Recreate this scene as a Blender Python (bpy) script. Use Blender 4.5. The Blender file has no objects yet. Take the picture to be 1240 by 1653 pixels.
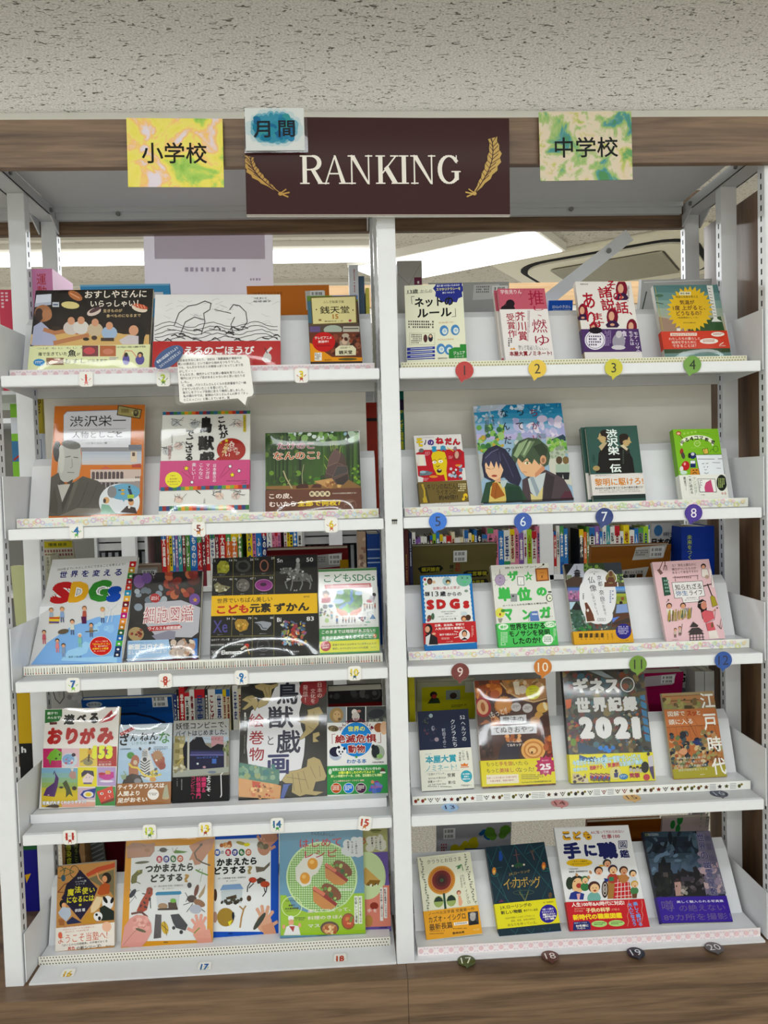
import bpy, math, random
from mathutils import Matrix, Vector
S = bpy.context.scene
COL = S.collection
# ---------------------------------------------------------------- camera, world, lights, exposure
CAM = Vector((-0.1084, -1.7596, 1.30)); FPX = 1241.4
YAW, PITCH, ROLL = math.radians(2.804), math.radians(-2.307), math.radians(-1.578)
f_ = Vector((math.sin(YAW)*math.cos(PITCH), math.cos(YAW)*math.cos(PITCH), math.sin(PITCH)))
r0 = Vector((math.cos(YAW), -math.sin(YAW), 0)); u0 = r0.cross(f_)
r_ = math.cos(ROLL)*r0 + math.sin(ROLL)*u0; u_ = -math.sin(ROLL)*r0 + math.cos(ROLL)*u0
cd = bpy.data.cameras.new('camera'); cam = bpy.data.objects.new('camera', cd); COL.objects.link(cam)
cam.matrix_world = Matrix(((r_.x, u_.x, -f_.x, CAM.x), (r_.y, u_.y, -f_.y, CAM.y), (r_.z, u_.z, -f_.z, CAM.z), (0, 0, 0, 1)))
cd.sensor_fit = 'VERTICAL'; cd.sensor_height = 36.0; cd.lens = 36.0*FPX/1653.0
cd.clip_start = 0.02; cd.clip_end = 60
S.camera = cam
S.view_settings.view_transform = 'Standard'; S.view_settings.look = 'None'
S.view_settings.gamma = 1; S.view_settings.use_curve_mapping = False
S.view_settings.exposure = -0.46
W = bpy.data.worlds.new('world'); S.world = W; W.use_nodes = True
W.node_tree.nodes['Background'].inputs[0].default_value = (0.95, 0.98, 1, 1)
W.node_tree.nodes['Background'].inputs[1].default_value = 0.25
def area(name, loc, sx, sy, power, rotz=0, col=(.93, 0.975, 1)):
    L = bpy.data.lights.new(name, 'AREA'); L.shape = 'RECTANGLE'; L.size = sx; L.size_y = sy
    L.energy = power; L.color = col
    o = bpy.data.objects.new(name, L); COL.objects.link(o); o.location = loc; o.rotation_euler = (0, 0, rotz)
    return o
area('aisle_light', (0.0, -1.5, 2.62), 6.5, 0.20, 48)
area('aisle_light', (0.0, -3.7, 2.62), 6.5, 0.20, 120)
area('aisle_light', (0.0, -5.7, 2.62), 6.5, 0.20, 165)
area('aisle_light', (0.0, 1.3, 2.62), 4.0, 0.14, 42)  # added unseen fill, brightens the spines across the aisle
area('aisle_light', (-2.0, 2.93, 2.64), 4.1, 0.15, 150)
area('aisle_light', (0.62, 2.98, 2.63), 1.2, 0.5, 90, math.radians(-35))
for y_, p_ in ((-1.5, 30), (1.15, 10), (5.0, 40)):      # added uplights without any fitting, to brighten the ceiling
    u = area('ceiling_fill', (0.0, y_, 2.20), 4.8, 0.5, p_); u.rotation_euler = (math.pi, 0, 0)

def aty(x, y, Y):                      # photo pixel -> point at depth Y
    d = f_ + (x-620)/FPX*r_ + (826.5-y)/FPX*u_
    return CAM + d*((Y-CAM.y)/d.y)
def atz(x, y, Z):
    d = f_ + (x-620)/FPX*r_ + (826.5-y)/FPX*u_
    return CAM + d*((Z-CAM.z)/d.z)

# ---------------------------------------------------------------- materials
def lin(h, k=1.0):
    h = h.lstrip('#'); o = []
    for i in (0, 2, 4):
        c = int(h[i:i+2], 16)/255; c = c/12.92 if c <= .04045 else ((c+.055)/1.055)**2.4
        o.append(min(1, c*k))
    return (*o, 1)
def ink(h):
    c = lin(h)[:3]; g = sum(c)/3; c = [max(.004, (g+(q-g)*1.1)) for q in c]
    return (*[min(.86, q**1.12*1.04) for q in c], 1)
MC = {}
def mat(name, col='cccccc', rough=.5, spec=.5, metal=0, emit=0, coat=0, noise=0, k=1.0):
    if name in MC: return MC[name]
    m = bpy.data.materials.new(name); m.use_nodes = True; nt = m.node_tree; b = nt.nodes['Principled BSDF']
    c = lin(col, k) if isinstance(col, str) else col
    if name[:6] in ('sticke', 'cover_', 'band_'+name[5:6], 'spine_'): c = ink(col); spec = .2; coat = 0
    b.inputs['Base Color'].default_value = c; b.inputs['Roughness'].default_value = rough
    b.inputs['Specular IOR Level'].default_value = spec; b.inputs['Metallic'].default_value = metal
    b.inputs['Coat Weight'].default_value = coat; b.inputs['Coat Roughness'].default_value = .08
    if emit:
        b.inputs['Emission Color'].default_value = c; b.inputs['Emission Strength'].default_value = emit
    if noise:
        n = nt.nodes.new('ShaderNodeTexNoise'); n.inputs['Scale'].default_value = 35; n.inputs['Detail'].default_value = 4
        tc = nt.nodes.new('ShaderNodeTexCoord'); nt.links.new(tc.outputs['Object'], n.inputs['Vector'])
        mx = nt.nodes.new('ShaderNodeMixRGB'); mx.blend_type = 'MULTIPLY'; mx.inputs[0].default_value = noise
        mx.inputs[1].default_value = c; rp = nt.nodes.new('ShaderNodeValToRGB')
        rp.color_ramp.elements[0].color = (.7, .7, .7, 1); rp.color_ramp.elements[0].position = .3; rp.color_ramp.elements[1].position = .7
        nt.links.new(n.outputs['Fac'], rp.inputs[0]); nt.links.new(rp.outputs[0], mx.inputs[2]); nt.links.new(mx.outputs[0], b.inputs['Base Color'])
    MC[name] = m; return m
def nodes_mat(name):
    m = bpy.data.materials.new(name); m.use_nodes = True; return m, m.node_tree, m.node_tree.nodes['Principled BSDF']
def wood(name, dark, light, axis, k=1.0, fine=1.0):
    m, nt, b = nodes_mat(name); N = nt.nodes.new; L = nt.links.new
    tc = N('ShaderNodeTexCoord'); mp = N('ShaderNodeMapping'); L(tc.outputs['Object'], mp.inputs[0])
    mp.inputs['Scale'].default_value = (1.3, 6, 26*fine) if axis == 'x' else (22*fine, 8, .9)
    n = N('ShaderNodeTexNoise'); n.inputs['Scale'].default_value = 1.6; n.inputs['Detail'].default_value = 6; n.inputs['Distortion'].default_value = .9
    L(mp.outputs[0], n.inputs['Vector'])
    n2 = N('ShaderNodeTexNoise'); n2.inputs['Scale'].default_value = 9; n2.inputs['Detail'].default_value = 3; L(mp.outputs[0], n2.inputs['Vector'])
    ad = N('ShaderNodeMath'); ad.operation = 'MULTIPLY_ADD'; L(n2.outputs['Fac'], ad.inputs[0]); ad.inputs[1].default_value = .35; L(n.outputs['Fac'], ad.inputs[2])
    rp = N('ShaderNodeValToRGB'); e = rp.color_ramp.elements
    e[0].position = .48; e[0].color = lin(dark, k); e[1].position = .86; e[1].color = lin(light, k)
    L(ad.outputs[0], rp.inputs[0]); L(rp.outputs[0], b.inputs['Base Color']); b.inputs['Roughness'].default_value = .42
    return m
M_WOOD = wood('walnut_laminate', '54402f', '8c7056', 'x', .88)
M_WOODV = wood('walnut_laminate_vertical', '523824', '80603f', 'z', 1.0)
M_WOODL = wood('pale_oak_laminate', 'c09a70', 'd8b488', 'x', 1.0)
M_STEEL = mat('white_painted_steel', 'e3e5e8', .38, .5, noise=.10)
M_STEELG = mat('grey_painted_steel', 'c2c4c6', .4, .5, noise=.12)
M_PANEL = mat('pale_grey_panel', 'd2cfc6', .6, .3, noise=.08)
M_DARK = mat('dark_gap', '1c1e20', .8, .2)  # dark colour put in for the shade inside openings
M_SCREW = mat('screw_metal', '8c8c8c', .3, .5, metal=.8)
M_PAGES = mat('book_pages', 'e6e0cc', .8, .2, noise=.3)
M_PAPER = mat('white_paper', 'ecebe6', .6, .3)
def ceiling_mat():
    m, nt, b = nodes_mat('fissured_ceiling_tile'); N = nt.nodes.new; L = nt.links.new
    tc = N('ShaderNodeTexCoord'); mp = N('ShaderNodeMapping'); L(tc.outputs['Object'], mp.inputs[0])
    mp.inputs['Scale'].default_value = (1, 2.6, 1); mp.inputs['Rotation'].default_value = (0, 0, math.radians(22))
    n = N('ShaderNodeTexNoise'); n.inputs['Scale'].default_value = 34; n.inputs['Detail'].default_value = 1.2; n.inputs['Distortion'].default_value = 1.3
    L(mp.outputs[0], n.inputs['Vector'])
    rp = N('ShaderNodeValToRGB'); e = rp.color_ramp.elements; e[0].position = .645; e[0].color = (0, 0, 0, 1); e[1].position = .69; e[1].color = (1, 1, 1, 1)
    L(n.outputs['Fac'], rp.inputs[0])
    n2 = N('ShaderNodeTexNoise'); n2.inputs['Scale'].default_value = 140; n2.inputs['Detail'].default_value = 2; L(tc.outputs['Object'], n2.inputs['Vector'])
    r2 = N('ShaderNodeValToRGB'); r2.color_ramp.elements[0].position = .3; r2.color_ramp.elements[0].color = lin('aaa59c'); r2.color_ramp.elements[1].position = .62; r2.color_ramp.elements[1].color = lin('cfcac0')
    L(n2.outputs['Fac'], r2.inputs[0])
    mx = N('ShaderNodeMixRGB'); L(rp.outputs[0], mx.inputs[0]); L(r2.outputs[0], mx.inputs[1]); mx.inputs[2].default_value = lin('5c574c')
    L(mx.outputs[0], b.inputs['Base Color']); b.inputs['Roughness'].default_value = .95
    bp = N('ShaderNodeBump'); bp.inputs['Strength'].default_value = .8; bp.inputs['Distance'].default_value = .004; bp.invert = True
    L(rp.outputs[0], bp.inputs['Height']); L(bp.outputs[0], b.inputs['Normal'])
    return m
M_CEIL = ceiling_mat()
def wash_mat(name, cols, sc, seed, rough=.5):
    m, nt, b = nodes_mat(name); N = nt.nodes.new; L = nt.links.new
    tc = N('ShaderNodeTexCoord'); mp = N('ShaderNodeMapping'); mp.inputs['Location'].default_value = (seed, seed*.7, 0); L(tc.outputs['Object'], mp.inputs[0])
    n = N('ShaderNodeTexNoise'); n.inputs['Scale'].default_value = sc; n.inputs['Detail'].default_value = 5; n.inputs['Distortion'].default_value = .5; n.inputs['Roughness'].default_value = .55; L(mp.outputs[0], n.inputs['Vector'])
    rp = N('ShaderNodeValToRGB'); cr = rp.color_ramp
    while len(cr.elements) < len(cols): cr.elements.new(.5)
    for i, (p, c) in enumerate(cols): cr.elements[i].position = p; cr.elements[i].color = lin(c)
    L(n.outputs['Fac'], rp.inputs[0]); L(rp.outputs[0], b.inputs['Base Color']); b.inputs['Roughness'].default_value = rough; return m
def carpet_mat():
    m, nt, b = nodes_mat('speckled_floor'); N = nt.nodes.new; L = nt.links.new
    tc = N('ShaderNodeTexCoord'); n = N('ShaderNodeTexNoise'); n.inputs['Scale'].default_value = 160; n.inputs['Detail'].default_value = 3
    L(tc.outputs['Object'], n.inputs['Vector']); rp = N('ShaderNodeValToRGB'); e = rp.color_ramp.elements
    e[0].position = .35; e[0].color = lin('a89f8e'); e[1].position = .6; e[1].color = lin('d8d2c2')
    L(n.outputs['Fac'], rp.inputs[0]); L(rp.outputs[0], b.inputs['Base Color']); b.inputs['Roughness'].default_value = .8
    return m
def ink_mat(name, rough, coat):
    m, nt, b = nodes_mat(name); a = nt.nodes.new('ShaderNodeAttribute'); a.attribute_name = 'ink'
    nt.links.new(a.outputs['Color'], b.inputs['Base Color']); b.inputs['Roughness'].default_value = rough
    b.inputs['Coat Weight'].default_value = coat; b.inputs['Coat Roughness'].default_value = .12
    b.inputs['Specular IOR Level'].default_value = .18
    return m
M_INK = ink_mat('printed_ink', .5, .0)
def film_mat(name, amt, sc, st, ro=.06):
    m = bpy.data.materials.new(name); m.use_nodes = True; nt = m.node_tree; nt.nodes.clear(); N = nt.nodes.new; L = nt.links.new
    o = N('ShaderNodeOutputMaterial'); mx = N('ShaderNodeMixShader'); t = N('ShaderNodeBsdfTransparent'); g = N('ShaderNodeBsdfAnisotropic')
    g.inputs['Roughness'].default_value = ro; mx.inputs[0].default_value = amt
    tc = N('ShaderNodeTexCoord'); n = N('ShaderNodeTexNoise'); n.inputs['Scale'].default_value = sc; n.inputs['Detail'].default_value = 1.5; n.inputs['Distortion'].default_value = .6
    bp = N('ShaderNodeBump'); bp.inputs['Strength'].default_value = 1; bp.inputs['Distance'].default_value = st
    L(tc.outputs['Object'], n.inputs['Vector']); L(n.outputs['Fac'], bp.inputs['Height']); L(bp.outputs[0], g.inputs['Normal'])
    L(t.outputs[0], mx.inputs[1]); L(g.outputs[0], mx.inputs[2]); L(mx.outputs[0], o.inputs[0])
    return m
M_FILM = film_mat('clear_jacket_film', .05, 5, .0015)
M_FILM2 = film_mat('clear_jacket_film_glare', .075, 4, .003, .10)
M_LAM = film_mat('laminate_film', .03, 5, .003)

# ---------------------------------------------------------------- mesh helpers
def link(name, me, m=None, parent=None, **kw):
    o = bpy.data.objects.new(name, me); COL.objects.link(o)
    if m is not None and not me.materials: me.materials.append(m)
    if parent is not None: o.parent = parent
    for k_, v in kw.items(): o[k_] = v
    return o
def empty(name, loc, label, cat, group=None, mw=None):
    o = bpy.data.objects.new(name, None); COL.objects.link(o)
    if mw is not None: o.matrix_world = mw
    else: o.location = loc
    o['label'] = label; o['category'] = cat
    if group: o['group'] = group
    return o
class MB:
    def __init__(s): s.v = []; s.f = []
    def box(s, x0, x1, y0, y1, z0, z1, R=None):
        n = len(s.v); P = [(x, y, z) for z in (z0, z1) for y in (y0, y1) for x in (x0, x1)]
        if R: P = [tuple(R @ Vector(p)) for p in P]
        s.v += P
        s.f += [tuple(n+i for i in q) for q in ((0, 2, 3, 1), (4, 5, 7, 6), (0, 1, 5, 4), (2, 6, 7, 3), (0, 4, 6, 2), (1, 3, 7, 5))]
        return s
    def prism(s, pts, a, b, ax='x'):            # outline in the other two axes swept from a to b
        n = len(s.v); k = len(pts)
        for t in (a, b):
            for (p, q) in pts: s.v.append((t, p, q) if ax == 'x' else (p, t, q) if ax == 'y' else (p, q, t))
        s.f.append(tuple(range(n, n+k))[::-1]); s.f.append(tuple(range(n+k, n+2*k)))
        for i in range(k): s.f.append((n+i, n+(i+1) % k, n+k+(i+1) % k, n+k+i))
        return s
    def cyl(s, c, r, h, ax='y', n=12):
        m = len(s.v)
        for t in (0, h):
            for i in range(n):
                a = 2*math.pi*i/n; p, q = r*math.cos(a), r*math.sin(a)
                s.v.append((c[0]+p, c[1]+t, c[2]+q) if ax == 'y' else (c[0]+p, c[1]+q, c[2]+t) if ax == 'z' else (c[0]+t, c[1]+p, c[2]+q))
        s.f += [tuple(range(m, m+n)), tuple(range(m+n, m+2*n))[::-1]] + [(m+i, m+(i+1) % n, m+n+(i+1) % n, m+n+i) for i in range(n)]
        return s
    def mesh(s, name):
        me = bpy.data.meshes.new(name); me.from_pydata(s.v, [], s.f); me.update()
        return me
    def build(s, name, m, parent=None, bevel=0, **kw):
        import bmesh
        me = s.mesh(name); bm = bmesh.new(); bm.from_mesh(me); bmesh.ops.recalc_face_normals(bm, faces=bm.faces)
        if bevel: bmesh.ops.bevel(bm, geom=bm.edges[:], offset=bevel, segments=2, affect='EDGES', clamp_overlap=True)
        bm.to_mesh(me); bm.free()
        return link(name, me, m, parent, **kw)

# ---------------------------------------------------------------- flat print (lettering and pictures on covers, signs, tapes)
GC = {}
def glyphs(txt, b, v):
    key = (txt, b, v)
    if key in GC: return GC[key]
    if b:                                   # bold: the outline thickened by shifted copies
        P, F, gw, gh = glyphs(txt, 0, v)[:4]; vs, fs = [], []; k = 6 if b < .035 else 8; dp = 0
        for j in range(k):
            a = 2*math.pi*(j+.5)/k; n = len(vs); vs += [(p[0]+b*math.cos(a), p[1]+b*math.sin(a), dp) for p in P]; dp += 1; fs += [tuple(n+i for i in q) for q in F]
        if b > .1:
            for j in range(6):
                a = 2*math.pi*j/6; n = len(vs); vs += [(p[0]+b*.5*math.cos(a), p[1]+b*.5*math.sin(a), dp) for p in P]; dp += 1; fs += [tuple(n+i for i in q) for q in F]
        GC[key] = (vs, fs, gw, gh); return GC[key]
    vs, fs = [], []
    def one(t, dx, dy, cx=None):
        c = bpy.data.curves.new('t', 'FONT'); c.body = t; c.resolution_u = 2
        o = bpy.data.objects.new('t', c); me = o.to_mesh(); P = [(q.co.x, q.co.y) for q in me.vertices]
        if P:
            ox = -(min(p[0] for p in P)+max(p[0] for p in P))/2 if cx else 0
            n = len(vs); vs.extend((p[0]+dx+ox, p[1]+dy) for p in P); fs.extend(tuple(n+i for i in q.vertices) for q in me.polygons)
        o.to_mesh_clear(); bpy.data.objects.remove(o); bpy.data.curves.remove(c)
    if v:
        y = 0
        for ch in txt:
            if ch == ' ': y -= .5; continue
            if ch == 'ー': ch = '｜'
            one(ch, 0, y, True); y -= 1.0
    else: one(txt, 0, 0)
    if not vs: GC[key] = ([], [], 1, 1); return GC[key]
    x0, x1 = min(p[0] for p in vs), max(p[0] for p in vs); y0, y1 = min(p[1] for p in vs), max(p[1] for p in vs)
    GC[key] = ([(p[0]-(x0+x1)/2, p[1]-(y0+y1)/2, 0) for p in vs], fs, max(x1-x0, .01), max(y1-y0, .01)); return GC[key]
def homog(src, dst):
    A = []
    for (x, y), (u, v) in zip(src, dst):
        A.append([x, y, 1, 0, 0, 0, -u*x, -u*y, u]); A.append([0, 0, 0, x, y, 1, -v*x, -v*y, v])
    for i in range(8):
        p = max(range(i, 8), key=lambda r: abs(A[r][i])); A[i], A[p] = A[p], A[i]
        d = A[i][i]; A[i] = [a/d for a in A[i]]
        for r in range(8):
            if r != i and A[r][i]:
                q = A[r][i]; A[r] = [a-q*c for a, c in zip(A[r], A[i])]
    return [A[i][8] for i in range(8)]+[1]
def clip(poly, w, h):
    def cut(P, ins, ix):
        o = []
        for i in range(len(P)):
            a, b = P[i-1], P[i]
            if ins(b):
                if not ins(a): o.append(ix(a, b))
                o.append(b)
            elif ins(a): o.append(ix(a, b))
        return o
    def lx(v): return lambda a, b: (v, a[1]+(b[1]-a[1])*(v-a[0])/(b[0]-a[0]))
    def ly(v): return lambda a, b: (a[0]+(b[0]-a[0])*(v-a[1])/(b[1]-a[1]), v)
    for ins, ix in ((lambda p: p[0] >= -w/2, lx(-w/2)), (lambda p: p[0] <= w/2, lx(w/2)), (lambda p: p[1] >= 0, ly(0)), (lambda p: p[1] <= h, ly(h))):
        if poly: poly = cut(poly, ins, ix)
    return poly
class Print:
    """2-D print on a w x h sheet; given in the pixel frame whose quad (TL,TR,BR,BL) is the sheet."""
    def __init__(s, quad, w, h, z0=0.0, step=1.2e-5, k=1.0, dz=0.0, h0=0.0):
        s.H = homog(quad, [(-w/2, h), (w/2, h), (w/2, 0), (-w/2, 0)]); s.w = w; s.h = h; s.y = -z0; s.step = step; s.k = k
        s.V = []; s.F = []; s.C = []; s.dz = dz; s.h0 = h0; s.rnd = random.Random(7)
    def m(s, x, y):
        H = s.H; d = H[6]*x+H[7]*y+1
        return ((H[0]*x+H[1]*y+H[2])/d, (H[3]*x+H[4]*y+H[5])/d)
    def _add(s, pts, faces, col, off=None):
        s.y -= s.step; n = len(s.V); c = ink(col)
        if off:
            s.V += [(p[0], s.y-q, p[1]+s.dz) for p, q in zip(pts, off)]; s.y -= max(off)
        else: s.V += [(p[0], s.y, p[1]+s.dz) for p in pts]
        for f in faces: s.F.append(tuple(n+i for i in f)); s.C.append(c)
    def _poly(s, P, col, cl=True):
        if cl: P = clip(P, s.w, s.h+0)
        if len(P) >= 3: s._add(P, [tuple(range(len(P)))], col)
    def bg(s, col): s._poly([(-s.w/2, 0), (s.w/2, 0), (s.w/2, s.h), (-s.w/2, s.h)], col, False); return s
    def r(s, x0, y0, x1, y1, col): s._poly([s.m(x0, y1), s.m(x1, y1), s.m(x1, y0), s.m(x0, y0)], col); return s
    def hb(s, y0, y1, col):                       # full-width horizontal band between pixel heights at mid
        a = s.m(*s._mid(y0))[1]; b = s.m(*s._mid(y1))[1]
        s._poly([(-s.w/2, b), (s.w/2, b), (s.w/2, a), (-s.w/2, a)], col); return s
    def _mid(s, y):
        return (s.cx0, y) if hasattr(s, 'cx0') else (0, y)
    def p(s, pts, col):
        s._poly([s.m(*q) for q in pts], col, len(pts) <= 4); return s
    def e(s, cx, cy, rx, ry, col, n=18, rot=0):
        a = math.radians(rot); ca, sa = math.cos(a), math.sin(a); P = []
        for i in range(n):
            t = 2*math.pi*i/n; x, y = rx*math.cos(t), ry*math.sin(t); P.append(s.m(cx+x*ca+y*sa, cy-x*sa+y*ca))
        s._poly(P[::-1], col); return s
    def l(s, pts, wd, col):
        Q, Fs = [], []
        for a, b in zip(pts[:-1], pts[1:]):
            dx, dy = b[0]-a[0], b[1]-a[1]; L = math.hypot(dx, dy) or 1; nx, ny = -dy/L*wd/2, dx/L*wd/2; ex, ey = dx/L*wd*.3, dy/L*wd*.3
            n = len(Q); Q += [s.m(a[0]+nx-ex, a[1]+ny-ey), s.m(b[0]+nx+ex, b[1]+ny+ey), s.m(b[0]-nx+ex, b[1]-ny+ey), s.m(a[0]-nx-ex, a[1]-ny-ey)]
            Fs.append((n, n+1, n+2, n+3))
        Q = [(max(-s.w/2, min(s.w/2, q[0])), max(0, min(s.h, q[1]))) for q in Q]
        s._add(Q, Fs, col, [(i//4 % 2)*3e-6 for i in range(len(Q))]); return s
    def ring(s, cx, cy, rx, ry, wd, col, n=20):
        return s.l([(cx+rx*math.cos(2*math.pi*i/n), cy+ry*math.sin(2*math.pi*i/n)) for i in range(n+1)], wd, col)
    def star(s, cx, cy, R, r, n, col, rot=-90):
        for i in range(n):
            a0, a1, a2 = [math.radians(rot+360/n*(i+q)) for q in (-.5, 0, .5)]
            s._poly([s.m(cx, cy), s.m(cx+r*math.cos(a0), cy+r*math.sin(a0)), s.m(cx+R*math.cos(a1), cy+R*math.sin(a1)), s.m(cx+r*math.cos(a2), cy+r*math.sin(a2))], col)
            if i < n-1: s.y += s.step
        return s
    def t(s, cx, cy, w, h, txt, col, b=0, v=0, o=None, ow=.06, rot=0, bm=None):
        bm = b if bm is None else bm
        if o: s.t(cx, cy, w, h, txt, o, b+ow, v, None, 0, rot, bm)
        vs, fs, gw, gh = glyphs(txt, b, v)[:4]
        if not vs: return s
        gw += 2*abs(bm); gh += 2*abs(bm)
        c = s.m(cx, cy); q = s.m(cx+10, cy); kx = math.hypot(q[0]-c[0], q[1]-c[1])/10; q = s.m(cx, cy+10); ky = math.hypot(q[0]-c[0], q[1]-c[1])/10
        sx = w*kx/gw if w else h*ky/gh; sy = h*ky/gh if h else sx
        if len(txt) == 1 and gh < .3*gw: sy = sx
        a = math.radians(rot); ca, sa = math.cos(a), math.sin(a)
        P = [(x*sx*ca-y*sy*sa+c[0], x*sx*sa+y*sy*ca+c[1]) for x, y, _ in vs]
        s._add(P, fs, col, [q[2]*2.5e-6 for q in vs]); return s
    def tiny(s, cx, cy, w, h, n, col, v=0):
        P, F = [], []
        for i in range(n):
            pitch = (w if v else h)/n; g = pitch*.62; L = (h if v else w)*(1 if i < n-1 else s.rnd.uniform(.6, 1)); t = 0
            while t < L-g*.4:
                if s.rnd.random() < .9:
                    gl = g*s.rnd.uniform(.6, .95)
                    if v: x0 = cx-w/2+pitch*i; y0 = cy-h/2+t; q = (x0, y0, x0+g, y0+gl)
                    else: x0 = cx-w/2+t; y0 = cy-h/2+pitch*i; q = (x0, y0, x0+gl, y0+g)
                    n0 = len(P); P += [s.m(q[0], q[1]), s.m(q[0], q[3]), s.m(q[2], q[3]), s.m(q[2], q[1])]; F.append((n0, n0+1, n0+2, n0+3))
                t += g*1.25
        P = [(max(-s.w/2, min(s.w/2, q[0])), max(0, min(s.h, q[1]))) for q in P]
        s._add(P, F, col); return s
    def blobs(s, x0, y0, x1, y1, n, ra, rb, cols, seed=1, asp=1.0, rot=None):
        R = random.Random(seed); st = s.step; s.step = 3e-6; s.y -= st
        for i in range(n):
            if i == n-1: s.step = st
            r = R.uniform(ra, rb); s.e(R.uniform(x0, x1), R.uniform(y0, y1), r, r*asp*R.uniform(.6, 1.2), cols[i % len(cols)], 9, R.uniform(0, 180) if rot is None else rot+R.uniform(-8, 8))
        return s
    def grad(s, x0, y0, x1, y1, cols, n=None, horiz=False):
        k = len(cols); n = n or 3*(k-1)+1
        def mixc(t):
            i = min(int(t*(k-1)), k-2); f = t*(k-1)-i; a, b = cols[i], cols[i+1]
            return ''.join('%02x' % int(int(a[j:j+2], 16)*(1-f)+int(b[j:j+2], 16)*f) for j in (0, 2, 4))
        for i in range(n):
            t = i/(n-1); a = i/n
            if horiz: s.r(x0+(x1-x0)*a, y0, x1, y1, mixc(t))
            else: s.r(x0, y0+(y1-y0)*a, x1, y1, mixc(t))
        return s
    def bars(s, x0, y0, x1, y1, col='202020'):
        s.r(x0, y0, x1, y1, 'e2e2e0'); n = 14; w = (x1-x0)*.8/n
        for i in range(n):
            if (i*7) % 5 != 1: xx = x0+(x1-x0)*.1+i*w; s.r(xx, y0+(y1-y0)*.12, xx+w*(.35+.4*((i*3) % 2)), y0+(y1-y0)*.42, col); s.r(xx, y0+(y1-y0)*.6, xx+w*(.3+.45*((i*5) % 2)), y0+(y1-y0)*.9, col)
        return s
    def person(s, cx, cy, h, hair='2a2020', top='4060a0', leg='303040', skin='d8a888'):
        s.p([(cx-h*.11, cy-h*.18), (cx+h*.11, cy-h*.18), (cx+h*.14, cy+h*.18), (cx-h*.14, cy+h*.18)], top)
        s.p([(cx-h*.1, cy+h*.18), (cx-h*.02, cy+h*.18), (cx-h*.03, cy+h*.5), (cx-h*.1, cy+h*.5)], leg)
        s.p([(cx+h*.02, cy+h*.18), (cx+h*.1, cy+h*.18), (cx+h*.12, cy+h*.5), (cx+h*.05, cy+h*.5)], leg)
        s.e(cx, cy-h*.36, h*.15, h*.15, hair, 12); s.e(cx, cy-h*.31, h*.12, h*.12, skin, 12); return s
    def build(s, name, parent=None, m=None, **kw):
        me = bpy.data.meshes.new(name); me.from_pydata(s.V, [], s.F)
        at = me.color_attributes.new('ink', 'FLOAT_COLOR', 'CORNER'); buf = []
        for f, c in zip(s.F, s.C): buf += list(c)*len(f)
        at.data.foreach_set('color', buf); me.update()
        return link(name, me, m or M_INK, parent, **kw)
# ---------------------------------------------------------------- the room
ST = dict(kind='structure')
MB().box(-4.5, 4.5, -6.5, 9, -.05, 0).build('floor', carpet_mat(), **ST)
MB().box(-4.5, 4.5, -6.5, 9, 2.7, 2.75).build('ceiling', M_CEIL, **ST)
M_WALL = mat('wall_paint', 'e8e8e4', .8, .2)
MB().box(-4.5, 4.5, 9, 9.1, 0, 2.7).build('wall_far', M_WALL, **ST)
MB().box(-4.5, 4.5, -6.6, -6.5, 0, 2.7).build('wall_behind', M_WALL, **ST)
MB().box(-4.6, -4.5, -6.5, 9, 0, 2.7).build('wall_left', M_WALL, **ST)
MB().box(4.5, 4.6, -6.5, 9, 0, 2.7).build('wall_right', M_WALL, **ST)
# ceiling strips (recessed joint covers seen past the rack)
M_CTRIM = mat('ceiling_trim_paint', 'c9c6ba', .6, .3)
MB().box(-3.6, .1, 2.62, 2.66, 2.675, 2.7).build('trim_1', M_CTRIM, **ST)
MB().box(-3.6, .1, 3.60, 3.64, 2.675, 2.7).build('trim_2', M_CTRIM, **ST)

# ceiling lamps
M_TUBE = mat('lit_tube', 'ffffff', .5, emit=5)
M_LBOX = mat('lamp_housing_white', 'e6e4da', .5, .3)
lamp = empty('ceiling_lamp', (-2.0, 2.93, 2.7), 'long fluorescent ceiling lamp behind the left bay, its bright bar crossing the gap', 'lamp', 'ceiling lamps')
MB().box(-2.1, 2.1, -.17, .17, -.03, 0).build('housing', M_LBOX, lamp)
MB().box(-2.08, 2.08, -.085, .085, -.056, -.03).build('diffuser', M_TUBE, lamp)
fill_lamp = empty('ceiling_lamp', (0, 1.3, 2.7), 'added fill lamp over the aisle, unseen behind the walnut header', 'lamp', 'ceiling lamps')
MB().box(-2.05, 2.05, -.09, .09, -.06, 0).build('housing', M_LBOX, fill_lamp)  # made-up body for the added fill light
lamp2 = empty('ceiling_lamp', (.60, 3.0, 2.7), 'broad glaring ceiling lamp behind the right bay near the air conditioner', 'lamp', 'ceiling lamps')
lamp2.rotation_euler.z = math.radians(-35)
MB().box(-.62, .62, -.26, .26, -.05, 0).build('housing', M_LBOX, lamp2)
MB().box(-.6, .6, -.24, .24, -.056, -.05).build('diffuser', mat('lit_diffuser', 'ffffff', .5, emit=4), lamp2)
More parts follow.
